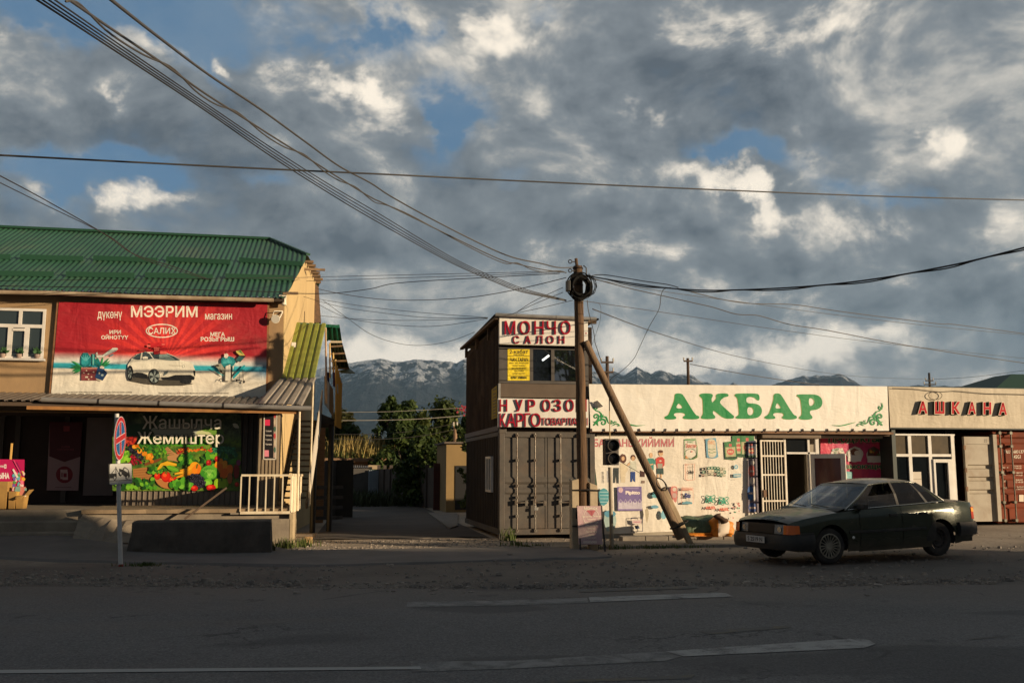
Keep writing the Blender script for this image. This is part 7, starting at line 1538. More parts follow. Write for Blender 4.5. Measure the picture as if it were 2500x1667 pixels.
# --- white fascia of the shop with the big green name
def d_akbar(c):
    c.z = 'D1'; gr = ink('#0f8a48', .5, .17); ed = ink('#c8b45a', .5, .17)
    A = ([(250, 180), (262, 165), (300, 158), (345, 165), (372, 195), (520, 440), (560, 452), (577, 470), (568, 490), (520, 500), (400, 498), (362, 490), (355, 470), (372, 455), (390, 448), (382, 425), (350, 415), (270, 415), (240, 430), (245, 452), (272, 465), (274, 488), (250, 500), (160, 503), (122, 492), (115, 472), (135, 458), (165, 445), (180, 415), (235, 280), (248, 230)], [[(305, 290), (340, 320), (355, 355), (268, 357), (285, 310)]])
    K = ([(570, 195), (580, 170), (620, 160), (720, 160), (752, 178), (748, 205), (732, 225), (735, 265), (745, 280), (775, 250), (795, 220), (785, 195), (800, 168), (850, 160), (935, 160), (960, 182), (945, 205), (890, 212), (840, 265), (850, 300), (1000, 435), (1028, 455), (1025, 485), (990, 492), (890, 490), (765, 385), (750, 395), (752, 430), (780, 455), (785, 480), (760, 495), (640, 498), (600, 490), (592, 468), (612, 445), (622, 420), (618, 260), (605, 220)], [])
    B_ = ([(1030, 190), (1040, 168), (1080, 160), (1320, 160), (1355, 180), (1362, 235), (1350, 256), (1325, 250), (1290, 215), (1240, 205), (1200, 212), (1185, 235), (1192, 290), (1300, 290), (1370, 320), (1396, 385), (1375, 450), (1310, 490), (1080, 494), (1045, 482), (1050, 462), (1080, 450), (1092, 425), (1075, 250), (1062, 215)], [[(1210, 338), (1260, 342), (1285, 385), (1270, 435), (1235, 447), (1205, 435), (1196, 380)]])
    A2 = ([(1540, 190), (1555, 165), (1590, 158), (1630, 168), (1655, 200), (1800, 440), (1840, 452), (1850, 475), (1835, 495), (1760, 503), (1690, 500), (1655, 488), (1650, 468), (1675, 450), (1668, 425), (1640, 415), (1560, 415), (1535, 430), (1540, 452), (1565, 465), (1568, 485), (1540, 496), (1460, 497), (1425, 485), (1422, 468), (1440, 455), (1470, 440), (1490, 405), (1530, 280), (1540, 235)], [[(1588, 285), (1620, 315), (1642, 358), (1562, 358), (1575, 310)]])
    P_ = ([(1840, 195), (1850, 175), (1900, 172), (2080, 172), (2150, 200), (2182, 260), (2172, 330), (2110, 375), (2015, 382), (2018, 430), (2045, 455), (2052, 480), (2030, 500), (1950, 506), (1890, 500), (1870, 480), (1885, 460), (1905, 445), (1910, 400), (1895, 250), (1875, 215)], [[(2000, 220), (2050, 225), (2078, 265), (2060, 315), (2005, 330)]])
    for o, h in (A, K, B_, A2, P_):
        c.poly([(x-4, y+1) for x, y in o], ed, [[(x-4, y+1) for x, y in q] for q in h], round_=2); c.poly(o, gr, h, round_=2)
    # swirls in the two lower corners
    def spiral(cx, cy, r0, a0, turns, w0, sgn=1, mir=None):
        P, Wd = [], []
        for i in range(26):
            u = i/25; a = a0 + sgn*turns*2*pi*u; r = r0*(1-.82*u); x, y = cx + r*cos(a), cy + r*sin(a); P.append(mir(x, y) if mir else (x, y)); Wd.append(w0*(1-.65*u))
        c.stroke(P, Wd, gr)
    for mir in (None, lambda x, y: (x, y)):
        if mir is None: c.z = 'D2'; f = lambda x, y: (x, y)
        else: c.z = 'O'; f = lambda x, y: (2156 - (x-350)*.07653*.98, 960 + y*.07653 - 2 + 2)
        (spiral(455, 745, 100, .9, -1.25, 62, mir=f) if mir is None else None); spiral(680, 930, 115, -2.6, 1.2, 66, mir=f) if mir is None else spiral(680, 930, 115, -2.6, 1.2, 5.0, mir=f)
        k = 1 if mir is None else .0765
        if mir is not None: spiral(455, 745, 100, .9, -1.25, 4.6, mir=f)
        spiral(445, 465, 62, -1.2, 1.3, 34*k, mir=f)
        st_ = lambda pts, ws: c.stroke([f(*p) for p in pts], [w*k for w in ws], gr)
        st_([(400, 300), (375, 400), (400, 490), (470, 555), (570, 590), (630, 660), (620, 740)], [20, 40, 44, 30, 34, 50, 80]); st_([(600, 760), (700, 740), (780, 760), (820, 850), (850, 930), (920, 975), (1010, 960)], [110, 40, 50, 40, 22, 30, 16])
        st_([(640, 740), (670, 700), (710, 680)], [50, 34, 14]); st_([(560, 820), (490, 900), (450, 940), (400, 1000), (375, 1035)], [90, 70, 60, 50, 10]); st_([(360, 895), (420, 920), (470, 900)], [8, 34, 50]); st_([(490, 940), (510, 1000), (535, 1040)], [60, 36, 8])
        spiral(940, 915, 50, -2.0, 1.1, 30*k, mir=f); st_([(960, 1035), (1040, 1000), (1090, 960), (1170, 985), (1230, 1040)], [8, 30, 34, 30, 10]); st_([(1010, 960), (1060, 900), (1130, 920)], [30, 40, 10]); spiral(1160, 1020, 36, -1.0, 1.0, 20*k, mir=f)
        st_([(1250, 920), (1450, 970), (1600, 1010), (1750, 1035), (1900, 1025), (2040, 1012)], [10, 30, 40, 32, 18, 3])
ak = cloth('fascia_banner', 'long white cloth fascia with big green Cyrillic name and corner swirls over the grocery', 'banner', 'B4', [(170, 110), (2312, 126), (2324, 444), (182, 448)], YF-.15, bannerA, d_akbar)
mb = MB()
for k in range(24): p = W_('B4', 190 + k*89 + R.uniform(-8, 8), 444, YF-.17); mb.beam(p + Vector((0, 0, -.03)), p + Vector((R.uniform(-.03, .03), 0, .05)), .03, .02, M('tie_dark', (.05, .03, .02)))
tag(mb.build('banner_ties'), 'dark ties lacing the lower edge of the white fascia cloth', 'ties')
# torn flap near the left end
mb = MB(); q = [W_('D2', x, y, YF-.165) for x, y in ((375, 270), (470, 235), (640, 430), (530, 470), (360, 430))]; q[1] += Vector((0, -.10, .0)); q[2] += Vector((0, -.14, 0)); mb.grid([[q[0], q[4]], [q[1].lerp(q[0], .3), q[3].lerp(q[4], .3)], [q[1], q[3]], [q[2], q[2].lerp(q[3], .2)]], bannerA); tag(mb.build('torn_flap'), 'torn curled flap near the left end of the white fascia cloth', 'cloth flap')
# --- products banner
PB = YF+.09
def d_prod(c):
    c.z = 'B3'; I = lambda h: ink(h, .6, .28); R.seed(5)
    c.text('БАКТАНЫКИЙИМИ', 312, 162, 1188, 270, I('#c8737a'), .022, I('#7a4a48'), .012)
    c.poly([(1185, 162), (1190, 162), (1190, 268), (1185, 268)], I('#7a4a48'))
    sk, hr = I('#d8b088'), I('#5a3226')
    # children in clothes
    c.poly(pts_blob(632, 398, 38, 50, 14, .06), hr); c.ell(632, 398, 17, 24, sk, 12); c.poly([(600, 450), (660, 448), (690, 520), (660, 560), (655, 660), (610, 660), (600, 560)], I('#d9cbb0'))
    c.ell(742, 388, 28, 32, hr, 14); c.ell(742, 398, 19, 24, sk, 12); c.poly([(705, 430), (775, 430), (780, 510), (760, 535), (712, 535)], I('#cfd0c0')); c.poly([(672, 470), (700, 440), (712, 460), (684, 480)], sk)
    c.poly([(713, 542), (765, 542), (765, 655), (742, 640), (738, 580), (732, 650), (712, 655)], I('#24468c'))
    c.poly([(525, 500), (585, 500), (585, 668), (562, 668), (556, 560), (545, 665), (524, 665)], I('#2f3a3c'))
    c.poly([(820, 530), (870, 545), (868, 600), (818, 598)], I('#4a2a24')); c.ell(855, 370, 22, 26, hr, 12); c.poly([(835, 640), (870, 640), (868, 668), (830, 668)], I('#8a7468'))
    c.ell(938, 362, 19, 28, sk, 14); c.poly([(890, 410), (912, 395), (960, 395), (988, 425), (985, 460), (968, 462), (966, 525), (912, 525), (908, 460), (888, 455)], I('#3a8a80')); c.poly([(905, 462), (960, 452), (962, 466), (910, 478)], sk)
    c.ell(1044, 338, 26, 34, sk, 14); c.poly(pts_blob(1044, 322, 27, 16, 12, .08), hr); c.poly([(990, 400), (1020, 380), (1062, 380), (1085, 405), (1085, 470), (1068, 490), (1066, 505), (1004, 505), (1000, 480), (988, 450)], I('#c8443c')); c.rect(1008, 452, 1062, 505, I('#a8a090')); c.poly([(1000, 505), (1072, 505), (1075, 570), (1042, 572), (1038, 540), (1030, 570), (1000, 565)], I('#34504c')); c.rect(1004, 570, 1020, 610, sk); c.rect(1040, 570, 1056, 610, sk)
    c.ell(1040, 425, 14, 10, I('#e0d0b8'), 10)
    # rice and flour bags
    def out(pts, m, w): c.stroke(pts + [pts[0]], w, m)
    out([(1302, 190), (1425, 180), (1445, 300), (1440, 385), (1400, 405), (1305, 400)], I('#3a8a4a'), 6); c.rect(1308, 190, 1422, 200, I('#5aa068')); c.text('РИС', 1340, 206, 1405, 228, I('#7ab08a'), .02); c.text('Пакистан', 1312, 236, 1428, 282, I('#cf7a6a'), .02, skew=.2); c.ring(1375, 345, 66, 56, 4, I('#3a7a5a'), 24); c.poly([(1380, 400), (1440, 360), (1442, 388), (1400, 408)], I('#4a6a34')); c.poly([(1318, 360), (1350, 400), (1310, 398)], I('#d89a6a')); c.ell(1382, 322, 6, 9, I('#c0504a'), 8)
    c.poly([(1530, 185), (1645, 172), (1672, 380), (1640, 395), (1545, 390)], I('#6aa0b8')); c.poly([(1552, 200), (1600, 180), (1640, 205), (1648, 260), (1652, 372), (1600, 390), (1560, 378), (1556, 270)], I('#d8d2bc'), round_=1); c.text('ПИКС', 1560, 205, 1632, 245, I('#d8905c'), .02); c.stroke([(1562, 292), (1600, 303), (1640, 292)], 6, I('#4a8a5a')); c.stroke([(1566, 328), (1600, 338), (1645, 326)], 6, I('#4a8a5a'))
    # green packets
    for (x0, y0, x1, y1, lean) in ((1820, 145, 1960, 385, 6), (1910, 138, 2060, 390, 8), (1735, 210, 1865, 415, 10), (1975, 205, 2080, 400, 0)):
        c.poly([(x0, y0+8), (x1, y0-6), (x1+lean+4, y1-16), (x1-20, y1), (x0+lean, y1-10)], I('#3a7a48') if x0 != 1975 else I('#33405a')); c.poly([(x0+12, y0+(y1-y0)*.32), (x1-10, y0+(y1-y0)*.30), (x1-4, y0+(y1-y0)*.82), (x0+20, y0+(y1-y0)*.84)], I('#b8b48a') if x0 != 1975 else I('#8a8a90')); c.ell((x0+x1)/2+4, y0+(y1-y0)*.56, (x1-x0)*.30, (y1-y0)*.17, I('#c8645a'), 14); c.rect((x0+x1)/2-14, y0+(y1-y0)*.14, (x0+x1)/2+16, y0+(y1-y0)*.28, I('#c8645c')); c.text('555', (x0+x1)/2-22, y0+(y1-y0)*.51, (x0+x1)/2+28, y0+(y1-y0)*.61, I('#e8d8b0'), .04); c.poly([(x0+lean+4, y1-34), (x1+lean, y1-40), (x1+lean+4, y1-16), (x0+lean+4, y1-10)], I('#24482c'))
    # Code pack, cup noodles, Clean
    out([(1308, 460), (1330, 464), (1410, 458), (1410, 630), (1330, 636), (1310, 620)], I('#dca08c'), 6); c.stroke([(1328, 465), (1328, 635)], 4, I('#dca08c')); c.text('Code', 1340, 525, 1398, 560, I('#2a2624'), .05, skew=.25); c.stroke([(1342, 570), (1398, 562)], 4, I('#2a2624')); c.text('для посуды', 1352, 488, 1400, 500, I('#a08a78'), .01)
    for k in range(24):
        u = k % 8; v = k//8; x = 1485 + u*33 + (8 if v == 1 else 0); y = 490 + v*34 + 16*abs(u-3.5)/3.5 - 8
        c.rect(x, y, x+29, y+30, I(('#2b2624', '#3a7a64', '#a8a894', '#6a3a34', '#1f2a2c', '#c8c0a8')[R.randrange(6)])); c.poly([(x+4, y+16), (x+14, y+6), (x+25, y+16), (x+14, y+22)], I('#d8d0b8'))
    c.ell(1860, 490, 22, 24, I('#7ab0c8'), 14); c.ell(1860, 490, 10, 11, I('#d8d8c8'), 10); c.rect(1832, 565, 1914, 602, I('#6aa8c0')); c.text('CLEAN', 1838, 572, 1908, 594, I('#e0dcc8'), .03); c.stroke([(1815, 445), (1812, 610), (1830, 625), (1890, 625)], 2, I('#c8bca0'))
    # Pipitto box
    c.poly([(562, 708), (828, 704), (832, 966), (568, 968)], I('#7a6aa0')); c.text('Pipitto', 652, 750, 812, 800, I('#e8dcd8'), .06, I('#4a3a78'), .04); c.ell(600, 742, 26, 30, I('#d8b8c0'), 12); c.rect(650, 720, 800, 728, I('#a89ac0'))
    for k in range(5): x = 575 + k*52; c.poly([(x, 870 + k % 2*6), (x+24, 840), (x+48, 870), (x+52, 950), (x-2, 950)], I('#c8c0d0')); c.ell(x+24, 866, 13, 16, I('#8a78a8'), 10)
    # Tide, pink pack, Ariel, blue packs
    out([(1265, 715), (1388, 715), (1390, 890), (1265, 885)], I('#dc9c88'), 5); c.rect(1272, 722, 1382, 745, I('#d8a08c')); c.text('Tide', 1290, 775, 1362, 830, I('#2a3a7a'), .08, skew=.12); c.poly([(1270, 880), (1320, 862), (1380, 876), (1380, 895), (1270, 895)], I('#6aa0b0'))
    c.poly([(1140, 705), (1200, 698), (1218, 720), (1215, 860), (1190, 885), (1150, 800)], I('#cf8078'), round_=1); c.ell(1186, 735, 22, 22, I('#d8c8b8'), 12); c.ell(1186, 800, 24, 28, I('#c8a8a0'), 12)
    for cx, cy in ((1578, 840), (1722, 858)):
        gA, rA = I('#2c9a7c'), I('#d06048')
        for k in (-1, 1): c.ring(cx, cy, 62, 22, 8, gA, 24) if k == 0 else c.stroke([(cx + 62*cos(a)*cos(.62*k) - 20*sin(a)*sin(.62*k), cy + 62*cos(a)*sin(.62*k) + 20*sin(a)*cos(.62*k)) for a in [i*2*pi/24 for i in range(25)]], 8, gA)
        c.text('A', cx-28, cy-30, cx+28, cy+34, gA, .05); c.text('ARIEL', cx-54, cy+78, cx+60, cy+110, rA, .05)
    for k in range(12): c.ell(R.uniform(1820, 1895), R.uniform(880, 1050), R.uniform(6, 14), R.uniform(6, 12), I(('#c8706a', '#4a8a6a', '#c89a90')[k % 3]), 8)
    for x0, y0, x1, y1, cc_ in ((355, 720, 475, 910, '#4a98a4'), (415, 958, 548, 1200, '#a4bcb8'), (418, 965, 545, 1040, '#5a98b0'), (930, 905, 1012, 945, '#6aa0b8'), (938, 760, 1010, 830, '#5aa0a8'), (1036, 960, 1098, 1060, '#7ab0c0')): c.poly(pts_blob((x0+x1)/2, (y0+y1)/2, (x1-x0)/2, (y1-y0)/2, 12, .08), I(cc_))
    for k in range(4): c.rect(370, 760+k*36, 465, 768+k*36, I('#a8ccd0'))
    out([(710, 1045), (836, 1042), (836, 1190), (712, 1195)], I('#3a3e58'), 8); c.poly([(720, 1062), (772, 1070), (828, 1060), (820, 1110), (772, 1122), (724, 1105)], I('#d8c4c0')); c.text('Nivea', 732, 1078, 815, 1104, I('#c0788a'), .02) if 0 else c.rect(735, 1084, 812, 1094, I('#c0788a')); c.poly([(745, 1130), (790, 1128), (805, 1160), (760, 1168)], I('#3a4a6a'))
    c.poly([(860, 960), (890, 930), (905, 1000), (885, 1110), (870, 1060)], I('#b8ac94')); c.text('гигиена', 445, 530, 470, 660, I('#6a7a98'), .02)
    # right-hand strip with bottles
    c.poly([(1985, 410), (2085, 400), (2108, 985), (1985, 985)], I('#6c6470'))
    for x0, y0, x1, y1, cc_ in ((1990, 470, 2060, 600, '#a8504a'), (2000, 600, 2060, 680, '#c8c0b8'), (1978, 690, 2050, 860, '#2a5a98'), (2040, 690, 2075, 860, '#d0ccc8'), (1990, 880, 2080, 985, '#34508a'), (2010, 420, 2055, 470, '#c0b8b0')): c.poly(pts_blob((x0+x1)/2, (y0+y1)/2, (x1-x0)/2, (y1-y0)/2, 14, .06), I(cc_)); c.rect(x0+14, (y0+y1)/2-8, x1-14, (y0+y1)/2+14, I('#c8b8b0'))
    for y in (545, 700, 860): c.stroke([(1980, y), (2105, y-4)], 4, I('#3a3440'))
    c.stroke([(2035, 410), (2050, 985)], 4, I('#3a3440'))
pr_ = cloth('banner', 'creased white banner printed with children, rice bags and washing powder packs', 'banner', 'B3', [(286, 158), (2092, 150), (2112, 990), (1985, 1170), (1180, 1196), (415, 1226), (350, 700)], PB, bannerB, d_prod)
# green upright behind the left edge
mb = MB(); a, b = W_('D6', 490, 260, YF+.10), W_('D6', 640, 1447, YF+.10); mb.box((a.x, YF+.095, .0), (a.x+.22, YF+.11, a.z), M('dark_green_edge', (.008, .06, .03), rough=.5)); tag(mb.build('sheet'), 'dark green metal strip at the left edge of the product banner', 'sheet')
# --- pink banner in the doorway recess
def mat_pink():
    m, t, b, oc = newmat('pink_print'); b.inputs['Roughness'].default_value = .5; n = t.noise(t.mapping(oc, (1, 1, .3)), 2.5, 4, .5)
    t.put(b.inputs['Base Color'], t.mix(t.ramp(n, .35, .65), (.46, .03, .12, 1), (.62, .05, .10, 1))); t.put(b.inputs['Normal'], wrinkle(t, oc, .5)); return m
KY = YF+.62
def d_pink(c):
    c.z = 'E4'; I = lambda h: ink(h, .5, .5); gd, wl_ = I('#0f5a38'), I('#e0c8a0')
    c.text('ПРОДУКТЫ', 360, 180, 1750, 365, gd, .05, wl_, .03, dy=-.01)
    for x in (365, 530, 700, 860, 1050, 1200, 1400, 1560): c.rect(x-8, 352, x+90, 366, gd)
    for cx, cy, rx, ry in ((620, 650, 190, 170), (1085, 660, 230, 210), (1600, 690, 200, 200)): c.poly(pts_blob(cx, cy, rx, ry, 20, .06), I('#cfc4b8'))
    for k in range(26): c.poly(pts_blob(R.uniform(480, 780), R.uniform(500, 800), 42, 34, 7, .2), I(('#b8b0a0', '#8a9a90', '#a87a70', '#d8d0c0', '#7a8a70')[k % 5]))
    c.poly([(880, 600), (960, 500), (1200, 480), (1250, 600), (1250, 850), (890, 850)], I('#d8d4cc')); c.poly([(940, 560), (1060, 490), (1180, 540), (1150, 680), (1000, 680)], I('#7a4a34')); c.ell(1140, 620, 80, 70, I('#d8d0c0'), 14)
    c.poly([(1420, 700), (1440, 520), (1590, 440), (1740, 520), (1760, 700)], I('#5a3a30')); c.rect(1420, 705, 1800, 880, I('#c8c0b4'))
    for k in range(14): c.poly(pts_blob(R.uniform(1450, 1730), R.uniform(530, 690), 34, 28, 7, .2), I(('#a86a30', '#7a2a20', '#c89a40', '#4a6a30')[k % 4]))
    c.text('МЫЛОМОЮЩИЕ', 260, 940, 1930, 1080, gd, .05, wl_, .03)
    c.poly([(660, 1170), (860, 1120), (1010, 1140), (1000, 1320), (680, 1340)], I('#7ab0b0')); c.poly([(700, 1180), (860, 1150), (880, 1300), (700, 1310)], I('#a8d0cc')); c.poly(pts_blob(740, 1310, 60, 30, 8, .2), I('#a83a34'))
pkb = cloth('banner', 'pink hanging banner with green Cyrillic words in the doorway recess', 'banner', 'E4', [(150, 130), (1500, 150), (1840, 90), (1900, 500), (1960, 1420), (150, 1420)], KY, mat_pink(), d_pink)
# --- dark price poster beside the stairs entrance
def d_menu(c):
    c.z = 'A3'; I = lambda h: ink(h, .4, 0)
    c.rect(1414, 228, 1458, 280, I('#d8345a')); c.rect(1410, 494, 1448, 550, I('#e08898'))
    for k, t_ in enumerate(('* Супермаркет', '* Кийимдер', '* Сувенир', '* Китепкана')): c.text(t_, 1418, 320+k*38, 1474, 336+k*38, I('#d8d0c8'), .02)
    c.poly([(1492, 150), (1510, 150), (1508, 560), (1488, 560)], I('#b8a090')); c.ell(1440, 170, 18, 24, I('#8a7a30'), 8)
    for k in range(6): c.ell(1500, 190+k*60, 10, 26, I(('#c0484a', '#c8b8a0', '#4a6a58')[k % 3]), 8)
mpo = cloth('poster', 'narrow black poster with pink patches on the post beside the stairs', 'poster', 'A3', [(1412, 135), (1518, 130), (1506, 568), (1405, 570)], 23.46, flat('poster_black', (.015, .013, .013), .4), d_menu, eps=.0003)
mb = MB(); wfm = M('poster_frame_white', (.6, .55, .46), rough=.5)
for a, b in (((1410, 135), (1403, 572)), ((1520, 130), (1508, 572)), ((1403, 572), (1508, 572))): mb.beam(W_('A3', *a, 23.47), W_('A3', *b, 23.47), .025, .03, wfm)
mb.build('frame', parent=mpo)
# --- dark shop entrance poster and goods on the left
def d_app(c):
    c.z = 'C7'; I = lambda h: ink(h, .5, 0)
    c.poly([(560, 230), (930, 230), (905, 620), (725, 680), (555, 615)], I('#5a0f1c')); c.ell(725, 822, 95, 95, I('#8a1226'), 26); c.rect(680, 765, 760, 870, I('#d8b8b8')); c.rect(692, 800, 745, 850, I('#8a1226')); c.rect(705, 790, 765, 880, I('#d8b8b8')); c.rect(715, 805, 752, 850, I('#9a2436'))
    c.rect(715, 275, 785, 335, I('#a8404c')); c.text('ТОЛУК', 690, 500, 790, 520, I('#a8505a'), .02); c.text('ТОЛТУРУҢУЗ', 640, 530, 830, 552, I('#a8505a'), .02); c.rect(620, 962, 805, 968, I('#7a4a52'))
cloth('poster', 'large red and white poster in the dark shop entrance', 'poster', 'C7', [(560, 230), (930, 230), (880, 1002), (525, 998)], YU+2.15, flat('poster_pinkish', (.46, .30, .32), .5), d_app, eps=.0004)
GY = 23.2
def d_pk(c):
    c.z = 'C7'; I = lambda h: ink(h, .4, 0); R.seed(9)
    c.text('ЫНА', -10, 800, 106, 868, I('#ece0dc'), .05); c.text('Ш НА', -40, 716, 46, 742, I('#ece0dc'), .03); c.rect(48, 706, 72, 752, I('#ece0dc')); c.rect(56, 716, 64, 742, I('#b01848'))
    for k in range(30): c.poly(pts_blob(R.uniform(150, 268), R.uniform(800, 990), 20, 26, 7, .3), I(('#e8d0c8', '#6ab0c0', '#d85a30', '#7a5aa8', '#e0b040', '#58a050', '#e87890')[k % 7]))
    c.poly([(140, 765), (158, 755), (210, 850), (190, 860)], I('#e8dcd0')); c.poly([(180, 668), (200, 690), (265, 830), (255, 850)], I('#8a1a5a')); c.poly([(150, 660), (165, 660), (240, 800), (225, 800)], I('#d84a78'))
cloth('banner', 'bright crimson advert panel with white letters at the left edge of the shop entrance', 'advert panel', 'C7', [(-120, 648), (275, 652), (268, 1010), (-120, 1010)], GY, flat('crimson_print', (.50, .012, .10), .35), d_pk)
kraft = M('brown_cardboard', (.38, .22, .06), (.32, .18, .05), scale=4, rough=.85)
def carton(label, x0, y0, x1, y1, Y, flaps=True):
    t = T('cardboard_box', label, 'box', (0, Y, .83), 'cardboard boxes at the shop entrance'); a, b = W_('C7', x0, y1, Y), W_('C7', x1, y0, Y); z0 = .835; h = b.z
    mb = MB(); mb.hexa([(a.x, Y, z0), (b.x-.02, Y, z0), (b.x-.02, Y+.3, z0), (a.x, Y+.3, z0), (a.x-.01, Y-.02, h), (b.x, Y-.02, h), (b.x, Y+.32, h), (a.x-.01, Y+.32, h)], kraft); mb.build('body', parent=t)
    if flaps:
        for q in ([(b.x, Y-.02, h), (b.x+.10, Y-.05, h+.12), (b.x+.10, Y+.3, h+.12), (b.x, Y+.32, h)], [(a.x, Y-.02, h), (b.x, Y-.02, h), (b.x-.03, Y-.16, h-.07), (a.x+.02, Y-.16, h-.05)]): m_ = MB(); m_.prism([Vector(p) for p in q], (0, 0, .008), kraft, back=True); m_.build('flap', parent=t)
    return t
carton('open cardboard box of goods on the entrance step, right of the larger box', 180, 1060, 275, 1185, 22.75)
carton('brown cardboard box in the middle of the three at the left edge', 95, 1010, 185, 1195, 22.72, False)
carton('tallest brown cardboard box cut by the left edge of the view', -90, 900, 92, 1200, 22.7, False)
mb = MB(); R.seed(4)
for k in range(22): c_ = W_('C7', R.uniform(150, 270), R.uniform(975, 1060), 22.82); s = R.uniform(.03, .055); mb.hexa([c_ + Vector((dx*s, dy*s, dz*s)) for dx, dy, dz in ((-1, -1, -1), (1, -1, -1), (1, 1, -.8), (-1, 1, -1), (-.8, -1, 1), (1, -.9, .8), (1, 1, 1), (-1, .9, 1))], M('wrapper_%d' % (k % 4), (((.6, .2, .15), (.65, .6, .5), (.2, .35, .3), (.6, .4, .1))[k % 4]), rough=.35))
kind(tag(mb.build('wrapped_goods'), 'heap of small wrapped goods in the open cardboard box', 'goods'), 'stuff')
mb = MB(); a, b = W_('C7', 135, 470, 23.4), W_('C7', 120, 650, 23.4); mb.beam(a, b, .035, .035, M('lit_orange_pole', (.7, .42, .12), rough=.5)); tag(mb.build('pole'), 'thin sunlit stick standing behind the crimson advert panel', 'stick')
# ------------------------------------------------------------------ no-stopping sign on its post
SYp = 18.13; sg = T('road_sign', 'round red and blue no-stopping sign over a tow-away plate on a white post', 'road sign', (-3.4, SYp, 0))
p0 = onY(295, 1381, SYp); p1 = onY(285, 1010, SYp)
mb = MB(); mb.tube([(p0.x, SYp, -.02), (p1.x, SYp, p1.z)], .038, 14, M('white_post_paint', (.62, .60, .57), (.54, .52, .49), scale=4, rough=.5, dirt=(.3, .25, .2), damt=.4)); mb.tube([(p0.x, SYp, -.02), (p0.x-.0, SYp, .04)], .041, 14, M('red_post_foot', (.3, .05, .04))); mb.build('post', parent=sg, auto=50)
nD = Vector((sin(radians(-66)), -cos(radians(-66)), 0)); nD = Vector((.90, -.43, 0)).normalized()
c0 = onY(*zp('E8', 343, 548), SYp-.06); zt_, zb2 = onY(*zp('E8', 343, 128), SYp).z, onY(*zp('E8', 343, 968), SYp).z; rad = (zt_-zb2)/2
# pick the disc's turn so it narrows as in the photo
v_ = (c0 - EYE); v_.z = 0; v_.normalize(); rt = Vector((v_.y, -v_.x, 0)); ca = .245; nD = (-v_*ca + rt*(-1)*sqrt(1-ca*ca)).normalized() if 0 else (-v_*ca + rt*sqrt(1-ca*ca)).normalized()
uD = Vector((-nD.y, nD.x, 0)); uD = uD if uD.dot(rt) > 0 else -uD
def dpt(x, y, o=0): return c0 + uD*(x*rad) + Vector((0, 0, y*rad)) + nD*o
mb = MB(); rim_m, redm, blum, wln = flat('sign_grey_back', (.3, .3, .3), .5), flat('sign_red', (.42, .02, .03), .35), flat('sign_blue', (.015, .10, .26), .35), flat('sign_white_line', (.62, .5, .52), .4)
circ = lambda r, o, n=40: [dpt(r*cos(2*pi*i/n), r*sin(2*pi*i/n), o) for i in range(n)]
mb.prism(circ(1, -.012), nD*.012, rim_m, back=True); mb.poly(circ(1, .001), wln); mb.poly(circ(.97, .002), redm); mb.poly(circ(.79, .003), wln); mb.poly(circ(.76, .004), blum)
for (a, wd, m_, o) in ((104, .15, wln, .005), (104, .12, redm, .006), (12, .15, wln, .007), (12, .12, redm, .008)):
    d = Vector((cos(radians(a)), sin(radians(a)))); q = Vector((-d.y, d.x)); k = sqrt(.77**2 - wd**2); mb.poly([dpt(*(d*s*k + q*t*wd), o) for s, t in ((-1, -1), (1, -1), (1, 1), (-1, 1))], m_)
# the second, thin bar reads upright in the strongly turned disc
mb.build('sign_disc', parent=sg, fixn=False)
nP = Vector((.30, -.95, 0)).normalized(); pc = onY(*zp('E8', 340, 1230), SYp-.05)
q = [onP(*zp('E8', x, y), pc, nP) for x, y in ((118, 1035), (560, 1022), (575, 1410), (118, 1445))]
mb = MB(); mb.prism([p - nP*.004 for p in q], nP*.004, flat('plate_back', (.03, .03, .03), .5), back=True); c = Cv(mb, pc, nP, 'E8', eps=.0012); pw = flat('plate_white', (.58, .57, .53), .45); pb = flat('plate_black', (.012, .012, .012), .5)
c.poly([(140, 1060), (155, 1038), (540, 1028), (558, 1050), (572, 1385), (555, 1408), (160, 1438), (138, 1415)], pw)
c.poly([(122, 1225), (272, 1218), (275, 1305), (122, 1315)], pb); c.ell(236, 1305, 28, 44, pb, 18); c.ell(236, 1305, 18, 30, pw, 16); c.stroke([(175, 1225), (260, 1110), (335, 1265)], 9, pb); c.stroke([(260, 1085), (260, 1222)], 9, pb); c.poly([(330, 1262), (368, 1245), (368, 1262), (340, 1272)], pb)
c.poly([(325, 1125), (395, 1145), (420, 1095), (440, 1100), (500, 1150), (525, 1240), (520, 1290), (450, 1290), (330, 1190)], pb); c.poly([(405, 1150), (428, 1112), (490, 1158), (490, 1205)], pw)
for cx, cy in ((350, 1215), (475, 1290)): c.ell(cx, cy, 24, 40, pb, 16); c.ell(cx, cy, 14, 26, pw, 14)
c.stroke([(138, 1362), (568, 1340)], 8, pb); mb.build('tow_plate', parent=sg, fixn=False)
